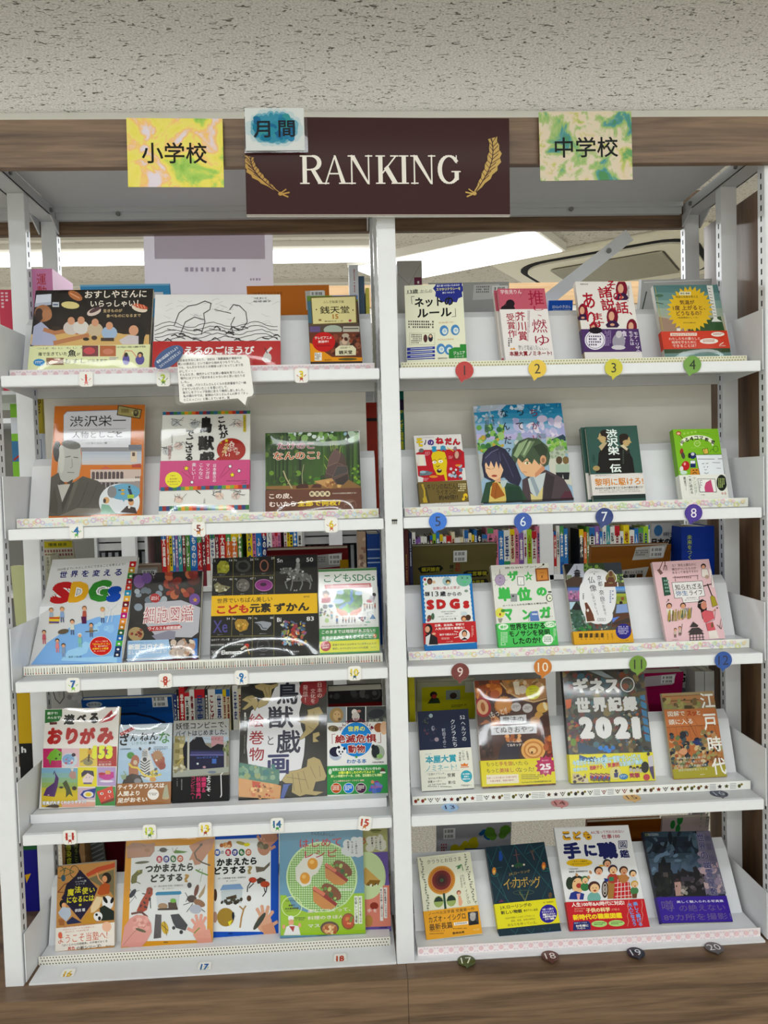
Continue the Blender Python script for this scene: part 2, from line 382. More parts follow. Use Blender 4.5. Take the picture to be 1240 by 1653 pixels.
# ceiling air conditioner
M_AC = mat('air_conditioner_cream', 'ddd8c4', .5, .4)
ac = empty('air_conditioner', (1.72, 3.31, 2.7), 'cream ceiling cassette air conditioner with a louvred grille, seen past the right bay', 'air conditioner')
ac.rotation_euler.z = math.radians(-34)
MB().box(-.66, .66, -.55, .55, -.03, 0).build('panel', M_AC, ac, bevel=.008)
def rrect(a, b, r, n=6):
    P = []
    for cx, cy, a0 in ((a-r, b-r, 0), (-a+r, b-r, 90), (-a+r, -b+r, 180), (a-r, -b+r, 270)):
        for i in range(n+1): t = math.radians(a0+90*i/n); P.append((cx+r*math.cos(t), cy+r*math.sin(t)))
    return P
MB().prism(rrect(.56, .45, .22), -.034, -.028, 'z').build('air_slot', M_DARK, ac)
MB().prism(rrect(.52, .41, .20), -.046, -.03, 'z').build('inner_panel', M_AC, ac)
MB().prism(rrect(.36, .29, .05), -.050, -.045, 'z').build('grille_back', mat('grille_shadow', '4c493c', .7), ac)
for i in range(26):
    y = -.28+i*.0225; MB().box(-.35, .35, y, y+.010, -.058, -.049).build('louvre', mat('louvre_grey', 'b0ac98', .5), ac)

# ---------------------------------------------------------------- the near rack
rack = empty('shelving_rack', (0, 0, 0), 'white steel double-sided library rack with walnut header, two bays wide', 'shelving')
MB().box(-1.9, 1.35, -.02, 0, 2.003, 2.106).build('header_board', M_WOOD, rack, bevel=.001)
MB().box(-1.9, .93, .425, .445, 2.0, 2.106).build('rear_header_board', M_WOOD, rack, bevel=.001)
for x0, x1 in ((-1.78, -.925), (-.875, -.025), (.025, .865)):
    p_ = MB().box(x0, x1, 0, .42, 2.064, 2.076).box(x0, x1, .405, .42, 2.034, 2.066).box(x0, x1, .395, .405, 2.052, 2.066).box(x0, x1, 0.03, .045, 2.046, 2.066)
    p_.build('top_panel', M_STEELG, rack)
    for fx in (.2, .62): MB().cyl((x0+(x1-x0)*fx, .399, 2.046), .006, -.006, 'y').build('screw', M_SCREW, rack)
PW = .0206
def post(x, y, d=.032, z1=2.06, mir=1):
    z0 = .165
    o = MB().box(x-PW, x+PW, y, y+d, z0, z1).build('post', M_STEEL, rack, bevel=.0012)
    b = MB(); z = z0+.05
    while z < z1-.08:
        for sx in (-1, 1):
            xx = x+sx*(PW+.0002); b.box(min(xx, xx-sx*.0004), max(xx, xx-sx*.0004), y+d*.42, y+d*.58, z, z+.013)
        z += .0245
    b.build('slot_row', M_DARK, o, kind='stuff', label='row of bracket slots, their shade painted as dark patches')  # raised dark patches in place of the shade in cut slots
    return o
for x in (-.9, 0, .9):
    post(x, 0); post(x, .206, .03, 2.034); post(x, .417, .03, 2.06)
    b = MB()
    b.box(x-.02, x+.02, .0, .425, 2.034, 2.06)
    b.prism([(.0, 2.034), (.42, 2.034), (.42, 2.064), (0, 2.064)], x-.024, x-.021, 'x').prism([(.0, 2.034), (.42, 2.034), (.42, 2.064), (0, 2.064)], x+.021, x+.024, 'x')
    for s_ in (-1, 1): b.prism([(.02, 2.034), (.42, 2.034), (.42, 2.0), (.36, 2.034)], x+s_*.026-.002, x+s_*.026+.002, 'x')
    b.build('top_arm', M_STEELG, rack)
    for yy in (.12, .37):
        for s_ in (-1, 1): MB().cyl((x+s_*.024, yy, 2.049), .006, s_*.005, 'x').build('screw', M_SCREW, rack)
MB().box(.945, .965, .02, .44, 0, 2.003).build('side_panel', M_WOODV, rack, bevel=.001)
# diagonal brace behind the right bay
a, b_ = Vector((.33, .437, 1.69)), Vector((.722, .437, 1.982)); d = (b_-a).normalized(); nrm = Vector((-d.z, 0, d.x))*.018
m_ = MB(); m_.prism([((a-nrm).x, (a-nrm).z), ((b_-nrm).x, (b_-nrm).z), ((b_+nrm).x, (b_+nrm).z), ((a+nrm).x, (a+nrm).z)], .425, .441, 'y')
br = m_.build('diagonal_brace', M_STEEL, rack)
MB().cyl((.66, .425, 1.937), .007, -.006, 'y').build('bolt', M_SCREW, br)
# low plinth
for x0, x1 in ((-1.8, -.0003), (.0003, 1.35)):
    MB().box(x0, x1, -.055, .47, 0, .165).build('plinth', M_WOOD, rack, bevel=.001)
MB().box(-.851, -.051, .200, .205, 1.235, 1.532).build('back_panel', M_PANEL, rack)
MB().box(.046, .845, .200, .205, 1.235, 1.532).build('back_panel', M_PANEL, rack)
# small barcode label on the middle post
bp = Print([(0, 0), (10, 0), (10, 10), (0, 10)], .014, .014, z0=0); bp.bg('d8d8d4'); bp.l([(1, 3), (9, 3)], 2.5, '303030')
for i in range(6): bp.r(1+i*1.4, 1, 1.8+i*1.4, 9, '383838')
o = bp.build('barcode_label', rack); o.location = (aty(637, 842, 0).x, -.0006, aty(637, 842, 0).z-.007)

# ---------------------------------------------------------------- shelves, brackets and display stands
ZS = [1.5566, 1.2141, .8688, .5168, .165]
LEAN = {(0, 0): 16, (0, 1): 16, (1, 0): 15.5, (1, 1): 16, (2, 0): 18, (2, 1): 19, (3, 0): 15.5, (3, 1): 17, (4, 0): 16, (4, 1): 33}
ROWW = ['top', 'second', 'third', 'fourth', 'lowest']; BAYW = ['left', 'right']
YS = {(4, 0): .068, (4, 1): .02}
def tape(kind, x0, x1):
    w = x1-x0; P = Print([(0, 0), (w*1000, 0), (w*1000, 22), (0, 22)], w, .022); W_ = w*1000
    R = random.Random(3)
    if kind == 'pinkdot':
        P.bg('ece4e4'); x = 8; i = 0
        while x < W_-6:
            if i % 2 == 0: P.e(x, 11, 6, 6.5, 'e0c6ca', 12)
            else:
                for q in (-1, 1): P.e(x+q*3.4, 5, 3.2, 2, 'dad0d8', 8, 30*q); P.e(x+q*3.4, 18, 3.2, 2, 'dad0d8', 8, -30*q)
            x += 12; i += 1
    elif kind == 'browndot':
        P.bg('f0ecd6')
        for j in range(3):
            x = 4+(j % 2)*3.5
            while x < W_-3: P.e(x, 4+j*6.8, 1.7, 1.7, 'a89a70', 6); x += 7
    elif kind == 'flower':
        P.bg('f2efe4'); x = 6
        while x < W_-8:
            c = R.choice(['ecc8d6', 'e6b8ca', 'd4e2ec', 'dfe0a0', 'cfe2b4', 'e8d4a8', 'd8cce4']); r = R.uniform(3.5, 6); y = R.uniform(5, 17)
            if R.random() < .5: P.ring(x, y, r, r, 2.2, c, 10)
            else: P.star(x, y, r*1.1, r*.5, 8, c); P.e(x, y, 1.4, 1.4, 'f6f2ea', 6)
            P.e(x+R.uniform(3, 6), R.uniform(2, 20), 1.8, 1.5, R.choice(['bcd8e8', 'e8e0a0', 'e8b8c8']), 6)
            x += R.uniform(7, 11)
    elif kind == 'pencil':
        P.bg('f0eee4'); x = 4
        while x < W_-4:
            h = R.uniform(2, 6); P.r(x, 3+h*.5, x+1.6, 18, R.choice(['8a8478', 'a89c84', '5a544c', 'b4aca0', 'a0988a'])); P.r(x-.3, 17, x+2, 20, R.choice(['383430', 'c03828', '282420', 'b86838', '504840'])); x += R.uniform(4.5, 7)
    elif kind == 'icon':
        P.bg('f2f0e8'); x = 10
        while x < W_-12:
            c = R.choice(['6a4a38', '8a3c30', '5a5a34', '484040'])
            q = R.random()
            if q < .3: P.star(x, 11, 6, 3, 5, c)
            elif q < .6: P.e(x-2, 12, 4, 5, c, 8); P.e(x+4, 8, 3, 3, '8a7a3c', 8)
            elif q < .8: P.l([(x-6, 6), (x, 16), (x+6, 6)], 1.5, c); P.e(x, 8, 2, 2, c, 6)
            else:
                for j in range(4): P.l([(x-8, 5+j*4), (x+7, 5+j*4)], 1.1, '8c9098')
            x += 17
    elif kind == 'hole':
        P.bg('e4e2d8')
        for j in range(3):
            x = 6+(j % 2)*3.6
            while x < W_-4: P.e(x, 4+j*6.8, 2.1, 1.5, '4a4640', 6, -40); x += 7.2
    return P
TK = {(0, 0): 'pinkdot', (0, 1): 'browndot', (1, 0): 'flower', (1, 1): 'flower', (2, 0): 'pencil', (2, 1): 'flower', (3, 1): 'icon', (4, 0): 'hole', (4, 1): 'pinkdot'}
TN = {'pinkdot': 'pink dotted tape', 'browndot': 'brown dotted cream tape', 'flower': 'pastel flower tape', 'pencil': 'coloured pencil pattern tape', 'icon': 'small brown icon tape', 'hole': 'punched dark dot tape'}
for r in range(5):
    for b in range(2):
        z = ZS[r]; xa, xb = ((-.866, -.024) if b == 0 else (.022, .866))
        if r < 4:
            sh = empty('display_shelf', (0, 0, 0), '%s white steel shelf of the %s bay with a rolled front lip' % (ROWW[r], BAYW[b]), 'shelf', 'steel shelves of the rack')
            MB().box(xa, xb, 0, .2, z-.006, z-.0005).box(xa+.004, xb-.004, .19, .2, z-.03, z-.006).box(xa+.02, xb-.02, .05, .06, z-.02, z-.006).build('deck', M_STEELG, sh)
            MB().box(xa, xb, -.002, .012, z-.0245, z).build('lip', M_STEEL, sh, bevel=.0015)
        else:
            sh = empty('base_shelf', (0, 0, 0), 'white base shelf of the %s bay resting on the walnut plinth' % BAYW[b], 'shelf', 'steel shelves of the rack')
            MB().box(xa-.002, xb+.002, 0.001, .2, z+.0002, z+.005).build('deck', M_STEEL, sh)
        for s_, xx in ((1, xa-.0105), (-1, xb+.0085)):
            yb = .005; zt = z+.12
            MB().prism([(yb, z-.02 if r < 4 else z+.006), (.2, z-.03 if r < 4 else z+.006), (.2, zt), (yb, zt)], xx, xx+.002, 'x').build('bracket', M_STEEL, sh)
        # display stand: stepped tray with a decorated front edge and a leaning back plate
        ys = YS.get((r, b), .06); sa, sb = ((-.872, -.032) if b == 0 else (.030, .866)); hz = .0215; z2 = z+(.005 if r == 4 else 0)
        ds = empty('display_stand', (0, 0, 0), 'white leaning book stand with %s, %s shelf of %s bay' % (TN[TK[(r, b)]] if (r, b) in TK else 'plain edge', ROWW[r], BAYW[b]), 'book stand', 'book display stands')
        th = math.radians(LEAN[(r, b)]); yb = .125 if r < 4 or b == 0 else .10; zt = z+.145; yt = yb+(zt-z-.018)*math.tan(th)
        MB().box(sa, sb, ys+.002, yb+.004, z2, z+.018).box(sa, sb, ys, ys+.002, z2, z+hz).build('tray', M_STEEL, ds)
        t_ = .0022; fl = .024
        MB().prism([(yb, z+.018), (yt, zt), (yt+fl, zt+fl*.75), (yt+fl+t_, zt+fl*.75-t_), (yt+t_, zt-t_*.5), (yb+t_, z+.018)], sa+.002, sb-.002, 'x').build('back_plate', M_STEEL, ds)
        if (r, b) in TK:
            P = tape(TK[(r, b)], sa, sb); o = P.build('decorated_tape', ds, label=TN[TK[(r, b)]]); o.location = ((sa+sb)/2, ys-.0004, z2+.0002); o.scale.z = .96
# thin white spacer cards under some books
def spacer(x0, x1, y, z, lab):
    o = MB().box(x0, x1, y-.012, y+.02, z, z+.004).build('spacer_strip', M_PAPER); o['label'] = lab; o['category'] = 'strip'; o['group'] = 'white strips under books'
# ---------------------------------------------------------------- rear decks of the same rack and the rack across the aisle
for r in (0, 1, 2, 3):
    z = ZS[r]
    for b in range(2):
        xa, xb = ((-.866, -.024) if b == 0 else (.022, .866))
        rs = empty('rear_shelf', (0, 0, 0), '%s shelf on the far side of the %s bay, behind the displayed books' % (ROWW[r], BAYW[b]), 'shelf', 'far side shelves')
        MB().box(xa, xb, .245, .44, z-.012, z-.002).build('deck', M_STEELG, rs)
        MB().box(xa, xb, .435, .445, z-.03, z).build('lip', M_STEEL, rs)
opp = empty('opposite_rack', (0, 0, 0), 'second white library rack across the aisle with pale oak header', 'shelving')
MB().box(-2.4, 2.3, 1.68, 1.70, 2.07, 2.168).build('header_board', M_WOODL, opp)
MB().box(-2.4, 2.3, 2.02, 2.03, .05, 2.07).build('back_panel', mat('opposite_back_grey', '8c8a84', .6), opp)
for x in (-2.0, -1.08, -.16, .80, 1.72):
    MB().box(x-.03, x+.03, 1.70, 1.74, .05, 2.07).build('post', M_STEEL, opp)
for zo in (.15, .50, .85, 1.25, 1.62):
    MB().box(-2.4, 2.3, 1.70, 2.02, zo-.022, zo).build('shelf_board', M_STEEL, opp)
MB().box(-2.4, 2.3, 1.66, 2.03, 0, .05).build('plinth', M_WOODL, opp)
# ---------------------------------------------------------------- signs and cards
def translucent(name, col):
    m, nt, b = nodes_mat(name); N = nt.nodes.new; L = nt.links.new; t = N('ShaderNodeBsdfTranslucent'); mx = N('ShaderNodeMixShader'); mx.inputs[0].default_value = .75
    out = [n for n in nt.nodes if n.type == 'OUTPUT_MATERIAL'][0]
    if col: b.inputs['Base Color'].default_value = lin(col); t.inputs[0].default_value = lin(col)
    else:
        a = N('ShaderNodeAttribute'); a.attribute_name = 'ink'; L(a.outputs['Color'], b.inputs['Base Color']); L(a.outputs['Color'], t.inputs[0])
    b.inputs['Roughness'].default_value = .6; L(b.outputs[0], mx.inputs[1]); L(t.outputs[0], mx.inputs[2]); L(mx.outputs[0], out.inputs[0]); return m
def sheet(name, q, Y, th, label, cat, bgcol, film=False, group=None, edge=None):
    """a flat board hung at depth Y whose corners stand at photo pixels q (TL TR BR BL)"""
    P = [aty(x, y, Y) for x, y in q]; c = (P[2]+P[3])/2; w = ((P[1]-P[0]).length+(P[2]-P[3]).length)/2; h = ((P[0]-P[3]).length+(P[1]-P[2]).length)/2
    ax = (P[2]-P[3]+P[1]-P[0]); ro = math.atan2(ax.z, ax.x)
    mw = Matrix.Translation(c) @ Matrix.Rotation(-ro, 4, 'Y')
    e = empty(name, (0, 0, 0), label, cat, group, mw=mw)
    MB().box(-w/2, w/2, 0, th, 0, h).build('board', edge or M_PAPER, e)
    p = Print(q, w, h, z0=.0003); p.film = film
    if bgcol: p.bg(bgcol)
    return e, p, w, h
# RANKING sign board with hand-cut serif capitals
e, P, w, h = sheet('ranking_sign', [(397.5, 189), (825, 191), (823.5, 348.5), (398, 347.5)], -.034, .010, 'dark maroon sign board reading RANKING with gold leaf scrolls', 'sign', '3c1a18')
def serif(P, ch, x, y0, y1, wd, col):
    H = y1-y0; T = H*.15; t = H*.05; s = H*.045
    def V(x0, bot=1, top=1, tk=T):
        P.p([(x0, y0), (x0+tk, y0), (x0+tk, y1), (x0, y1)], col)
        if bot: P.p([(x0-tk*.6, y1-s), (x0+tk*1.6, y1-s), (x0+tk*1.6, y1), (x0-tk*.6, y1)], col)
        if top: P.p([(x0-tk*.6, y0), (x0+tk*1.6, y0), (x0+tk*1.6, y0+s), (x0-tk*.6, y0+s)], col)
    def arc(cx, cy, rx, ry, a0, a1, wd_, n=14): 
        pts = []
        for i in range(n):
            a = math.radians(a0+(a1-a0)*i/(n-1)); a2 = math.radians(a0+(a1-a0)*(i+1)/(n-1)) if i < n-1 else None
            if a2 is not None:
                k = .35+.65*abs(math.cos((a+a2)/2)); P.l([(cx+rx*math.cos(a), cy-ry*math.sin(a)), (cx+rx*math.cos(a2), cy-ry*math.sin(a2))], wd_*k, col)
    if ch == 'R':
        V(x+T*.6); arc(x+wd*.52, y0+H*.26, wd*.30, H*.235, 100, -100, T); P.l([(x+T, y0+s*.6), (x+wd*.5, y0+s*.6)], t, col); P.l([(x+T, y0+H*.5), (x+wd*.52, y0+H*.5)], t, col)
        P.p([(x+wd*.45, y0+H*.5), (x+wd*.62, y0+H*.48), (x+wd*.98, y1), (x+wd*.78, y1)], col); P.p([(x+wd*.75, y1-s), (x+wd*1.06, y1-s), (x+wd*1.06, y1), (x+wd*.75, y1)], col)
    if ch == 'A':
        P.p([(x+wd*.46, y0), (x+wd*.54, y0), (x+wd*.94, y1), (x+wd*.76, y1)], col); P.l([(x+wd*.48, y0+H*.08), (x+wd*.12, y1)], t, col); P.l([(x+wd*.26, y0+H*.64), (x+wd*.74, y0+H*.64)], t, col)
        for a, b in ((0, .27), (.66, 1.04)): P.p([(x+wd*a, y1-s), (x+wd*b, y1-s), (x+wd*b, y1), (x+wd*a, y1)], col)
    if ch == 'N':
        P.l([(x+wd*.16, y0), (x+wd*.16, y1)], t, col); P.l([(x+wd*.86, y0), (x+wd*.86, y1)], t, col); P.p([(x+wd*.08, y0), (x+wd*.28, y0), (x+wd*.89, y1), (x+wd*.80, y1)], col)
        for a, b, yy in ((0, .3, y0), (.72, 1.02, y0), (.02, .32, y1-s)): P.p([(x+wd*a, yy), (x+wd*b, yy), (x+wd*b, yy+s), (x+wd*a, yy+s)], col)
    if ch == 'K':
        V(x+T*.6); P.l([(x+T*1.6, y0+H*.62), (x+wd*.86, y0+s)], t, col); P.p([(x+wd*.36, y0+H*.46), (x+wd*.52, y0+H*.34), (x+wd*.98, y1), (x+wd*.76, y1)], col)
        for a, b, yy in ((.64, 1.0, y0), (.68, 1.06, y1-s)): P.p([(x+wd*a, yy), (x+wd*b, yy), (x+wd*b, yy+s), (x+wd*a, yy+s)], col)
    if ch == 'I': V(x+wd*.5-T*.5)
    if ch == 'G':
        arc(x+wd*.52, y0+H*.5, wd*.42, H*.475, 38, 322, T, 22); P.p([(x+wd*.76, y0+H*.56), (x+wd*.76+T, y0+H*.56), (x+wd*.76+T, y0+H*.86), (x+wd*.76, y0+H*.92)], col)
        P.p([(x+wd*.62, y0+H*.55), (x+wd*1.04, y0+H*.55), (x+wd*1.04, y0+H*.55+s), (x+wd*.62, y0+H*.55+s)], col); P.p([(x+wd*.83, y0), (x+wd*.87, y0), (x+wd*.88, y0+H*.3), (x+wd*.84, y0+H*.26)], col)
for ch, x, wd, y in (('R', 485, 38, 251), ('A', 521, 40, 251), ('N', 562, 39, 251), ('K', 607, 37, 251), ('I', 644, 17, 251), ('N', 663, 40, 251), ('G', 707, 36, 251)):
    serif(P, ch, x, y, y+46, wd, 'e6e2da')
def leaf(P, base, tip, side, col, col2):
    bx, by = base; tx, ty = tip; n = 14
    pts = [(bx+(tx-bx)*t+side*20*math.sin(t*2.4), by+(ty-by)*t) for t in [i/(n-1) for i in range(n)]]
    def wd(i): return (3+9.5*math.sin(min(1, i/(n-1)*1.15)*2.7))*(1 if i % 2 else .78)
    out = [(x+side*wd(i)*1.35, y-3) for i, (x, y) in enumerate(pts)]; inn = [(x-side*wd(i)*.8, y+1) for i, (x, y) in enumerate(pts)]
    for i in range(n-1): P.p([out[i], out[i+1], inn[i+1], inn[i]], col)
    P.l(pts, 1.5, col2)
    for i in range(2, n-1): P.l([pts[i], (pts[i][0]+side*wd(i)*1.1, pts[i][1]-9)], 1.1, col2); P.l([pts[i], (pts[i][0]-side*wd(i)*.6, pts[i][1]-7)], .9, col2)
    P.e(bx, by, 3.6, 3.2, col, 10)
    P.l([(bx-side*14, by-2), (bx-side*4, by)], 2.4, col); P.l([(bx-side*12, by+5), (bx-side*3, by+1)], 2.4, col); P.l([(bx-side*9, by-7), (bx-side*2, by-2)], 2, col)
leaf(P, (453, 313), (420, 254), -1, 'b8965a', '42211f'); leaf(P, (766, 313), (782, 224), 1, 'c0a468', '42211f')
P.l([(398, 347), (824, 348)], 1.6, 'b8b0a8')
P.build('sign_print', e, ink_mat('sign_ink', .42, .05), label='white RANKING lettering and gold leaf scrolls')
W1 = wash_mat('yellow_green_wash', [(.34, '7cb43c'), (.41, 'a8cc54'), (.46, 'e6d850'), (.53, 'eadc68'), (.575, 'f0bc70'), (.63, 'e0d4e0')], 14, 3.1)
e, P, w, h = sheet('small_card_sign', [(205.5, 190), (361, 192), (361.5, 302), (207, 302)], -.032, .0015, 'yellow and green watercolour card reading 小学校 on the header', 'sign', None, edge=W1)
P.t(283, 247, 105, 34, '小学校', '1c1c18', .012); P.build('card_print', e)
W2 = wash_mat('green_teal_wash', [(.34, '3c8448'), (.40, '3c8890'), (.44, '88b060'), (.475, 'a8b878'), (.51, 'd4c8b0'), (.56, 'd8c4ac'), (.60, 'b8bc60'), (.65, '5c9c58')], 15, 7.7)
e, P, w, h = sheet('small_card_sign', [(870, 181), (1020.5, 179), (1021, 290), (873, 292)], -.032, .0015, 'green and teal watercolour card reading 中学校 on the header', 'sign', None, edge=W2)
P.t(947, 238, 102, 33, '中学校', '18201c', .012); P.build('card_print', e)
e, P, w, h = sheet('small_card_sign', [(398, 175), (493, 174), (492.5, 243), (397, 243)], -.046, .001, 'white card with a teal watercolour wash reading 月間, over the corner of the maroon sign', 'sign', 'd4d8d8')
R = random.Random(5)
for f, c in ((1.15, 'c0ced2'), (1.0, '7cacbc'), (.88, '4890a8')):
    for i in range(22): a = i*.2856; P.e(444+34*f*math.cos(a), 207+21*f*math.sin(a), R.uniform(4, 9)*f, R.uniform(4, 8)*f, c, 12)
    P.e(444, 207, 35*f, 22*f, c, 26)
P.blobs(416, 190, 472, 224, 40, 3, 8, ['34789c', '2c7c98', '3c8ca0', '2c6c94', '449498', '3c84a8'], 5)
P.t(424, 209, 27, 27, '月', '1c242c', .02); P.t(464, 208, 27, 27, '間', '1c242c', .02)
P.build('card_print', e)
MB().box(-w/2-.003, w/2+.007, .0012, .0016, -.004, h+.001).build('clear_laminate', M_LAM, e)
# laminated speech-bubble note with a blue oval tag
Y = -.024
ol = [(286, 578), (291, 572), (397, 573.5), (402.5, 578), (409.5, 634), (407, 639), (399, 641), (396, 654), (384, 643), (297, 651), (290, 648)]
base = aty(345, 651, Y); e = empty('speech_bubble_note', base, 'laminated white speech-bubble note of handwritten style text hanging from the top left shelf', 'note')
pp = [aty(x, y, Y)-base for x, y in ol]
MB().prism([(p.x, p.z) for p in pp], 0, .001, 'y').build('paper', M_PAPER, e)
cx_, cz_ = sum(p.x for p in pp)/11, sum(p.z for p in pp)/11
MB().prism([(cx_+(p.x-cx_)*1.09, cz_+(p.z-cz_)*1.11) for p in pp], -.0012, -.0008, 'y').build('clear_laminate', M_LAM, e)
q = [(286, 573), (403, 574), (410, 641), (290, 651)]; q = [(284, 571), (410, 571), (410, 655), (284, 655)]
C4 = [aty(x, y, Y) for x, y in q]; w = (C4[1]-C4[0]).length; h = (C4[0]-C4[3]).length
P = Print(q, w, h, z0=.0003)
TX = ['この本を作るにあたり、当初は「鳥獣戯画が漫画やお', '笑いの原点だ」という話から始めるつもりでした。', 'でも、なんだかそれだとお勉強っぽくなってしまう気', 'がして・・・', 'そんなとき、偶然テレビでお笑い番組を見ていたら、', '現代にはフリップ芸があるじゃないかと思い当たりま', 'した。', 'で、以前、バカリズムさんとくらの生前番組でご一緒', 'させていただいたことを思いだして、', '急だしをフリップ芸風に変えて構成し直しました。', '私の頭の中では、冒頭はバカリズムさんの声で「すっ', 'とことっこい」と聞こえています。笑']
for i, s_ in enumerate(TX):
    n = len(s_); wd = n*4.35; x0 = 289+i*.75; yy = 580+i*5.75 - .0; P.t(x0+wd/2, yy-.035*(wd/2-40), wd, 4.3 if n > 5 else 3.6, s_, '34343a', .006, rot=1.5)
o = P.build('note_text', e); o.location = (C4[3]+C4[2])/2-base
oe = [(272.5+27*math.cos(t)*math.cos(.62)+14*math.sin(t)*math.sin(.62), 576.5-27*math.cos(t)*math.sin(.62)+14*math.sin(t)*math.cos(.62)) for t in [i*math.pi/12 for i in range(24)]]
b2 = aty(275, 590, -.03); e = empty('oval_tag', b2, 'tilted dark blue oval tag with white writing beside the speech-bubble note', 'tag')
MB().prism([((aty(x, y, -.03)-b2).x, (aty(x, y, -.03)-b2).z) for x, y in oe], 0, .0015, 'y').build('paper', mat('navy_card', '2c4a7c', .4), e)
q = [(240, 550), (310, 550), (310, 600), (240, 600)]; C4 = [aty(x, y, -.03) for x, y in q]
P = Print(q, (C4[1]-C4[0]).length, (C4[0]-C4[3]).length, z0=.0003); P.t(271, 573, 42, 4.8, '著者の結城昌子さんより', 'dfe4ec', .01, rot=35); P.t(275, 580, 42, 4.8, 'コメントいただきました！', 'dfe4ec', .01, rot=35)
o = P.build('tag_text', e); o.location = (C4[3]+C4[2])/2-b2

# ---------------------------------------------------------------- numbers
def balloon(n, px, py, col, tc, word, flat=None):
    R = .0205
    if flat is None: c = aty(px, py, -.006)
    else: c = atz(px, py, flat+.0006)
    e = empty('number_sticker', c, '%s speech-balloon sticker numbered %d %s' % (word, n, 'hanging on a right-bay shelf lip' if flat is None else ('lying on the right-bay shelf' if n < 17 else 'stuck on the walnut plinth')), 'number sticker', 'round numbers of the right bay')
    pts = [(R*1.02*math.cos(math.radians(a)), R*math.sin(math.radians(a))) for a in range(-75, 256, 15)]+[(-.003, -R*1.36)] if n not in (1, 2, 4, 5, 6, 7, 8) else [(R*1.02*math.cos(math.radians(a)), R*math.sin(math.radians(a))) for a in range(-90, 226, 15)]+[(-.008, -R*1.34)]
    if flat is not None: e.rotation_euler = (math.radians(-90), 0, 0)
    MB().prism(pts, 0, .001, 'y').build('balloon', mat('sticker_'+col, col, .35, coat=.3), e)
    P = Print([(0, 0), (100, 0), (100, 100), (0, 100)], R*2, R*2, z0=.0002); s_ = str(n)
    P.t(50, 50, 0, 54, s_, tc, .0); o = P.build('numeral', e); o.location = (0, 0, -R)
    MB().prism([(x*1.12, z*1.1) for x, z in pts], -.0012, -.0009, 'y').build('clear_laminate', M_LAM, e)
for a in [(1, 750, 598, 'b83a38', '3a1818', 'red'), (2, 867.7, 595, 'e2c456', '3a3420', 'yellow'), (3, 991, 593.6, 'ccc648', '34341c', 'lemon green'), (4, 1118, 588.6, '7ca456', '1c2c14', 'leaf green'),
          (5, 707, 841.7, '1878d0', '182848', 'bright blue'), (6, 844.4, 841.8, '2058ac', 'dfe8f4', 'royal blue'), (7, 976, 834, '163c7c', 'e4e8f0', 'navy'), (8, 1120, 828, '4a2c94', 'e8e4f4', 'purple'),
          (9, 743, 1084.6, '702424', 'e0d0cc', 'dark red'), (10, 876.6, 1076.8, 'c47c30', 'f0e4d4', 'orange'), (11, 1030.2, 1072.3, '709438', '202c14', 'olive green'), (12, 1168, 1065.7, '2858a0', '142444', 'steel blue')]: balloon(*a)
for a in [(13, 726.5, 1303, 'a8c8e8', '283c68', 'pale blue'), (14, 903.8, 1296.5, 'c88a8c', '703438', 'dusty pink'), (15, 1020, 1287, 'dcb880', '6c4820', 'sandy'), (16, 1160.6, 1280.6, '3c4056', 'b4b8c4', 'slate grey')]: balloon(*a, flat=ZS[3])
for a in [(17, 753, 1550.4, '46582a', 'e4e8d8', 'dark green'), (18, 888.3, 1542.9, '6c4a44', 'ece4e0', 'brown'), (19, 1026.6, 1537.3, '1c2238', 'e0e4ec', 'black-blue'), (20, 1152.7, 1528.9, '6c686a', 'e4e4e4', 'grey')]: balloon(*a, flat=ZS[4]+.006)
CARDAT = ['', 'under the sushi book', 'beside the blue oval tag', 'under the signboard paperback', 'under the orange biography', 'under the pink-banded book', 'under the bamboo shoot book', 'under the globe book', 'under the glaring plastic-jacketed black book', 'under the element book', 'under the hands and earth book', 'above the small ochre storybook', 'under the zebra book', 'under the haunted shop novel', 'under the tall black and gold book', 'under the endangered animals book', 'lying before the small ochre storybook', 'lying before the nature books', 'lying before the lime recipe book']
def card(n, px, py, col, c2, word, flat=False, rot=0):
    w, h = .030, .033
    c = aty(px, py, -.005) if not flat else atz(px, py, ZS[4]+.006)
    e = empty('number_card', c, 'rounded white card with a %s number %d figure, %s' % (word, n, CARDAT[n]), 'number card', 'number cards of the left bay')
    e.rotation_euler = (math.radians(-78) if flat else 0, math.radians(rot), 0)
    MB().prism([(x, z) for x, z in rrect(w/2, h/2, .006, 3)], 0, .001, 'y').build('card', M_PAPER, e)
    P = Print([(0, 0), (100, 0), (100, 110), (0, 110)], w, h, z0=.0002)
    P.t(50, 48, 0 if n < 10 else 62, 58, str(n), col, .04)
    P.l([(16, 52), (28, 62)], 5, c2); P.l([(84, 50), (72, 62)], 5, c2); P.e(50, 80, 13, 10, c2, 10); P.l([(42, 86), (38, 100)], 4, c2); P.l([(58, 86), (62, 100)], 4, c2)
    P.e(45, 44, 3, 3, '303030', 6); P.e(56, 44, 3, 3, '303030', 6)
    o = P.build('numeral_figure', e); o.location = (0, 0, -h/2)
    MB().prism([(x*1.25, z*1.25) for x, z in rrect(w/2, h/2, .006, 3)], -.0012, -.0009, 'y').build('clear_laminate', M_LAM, e)
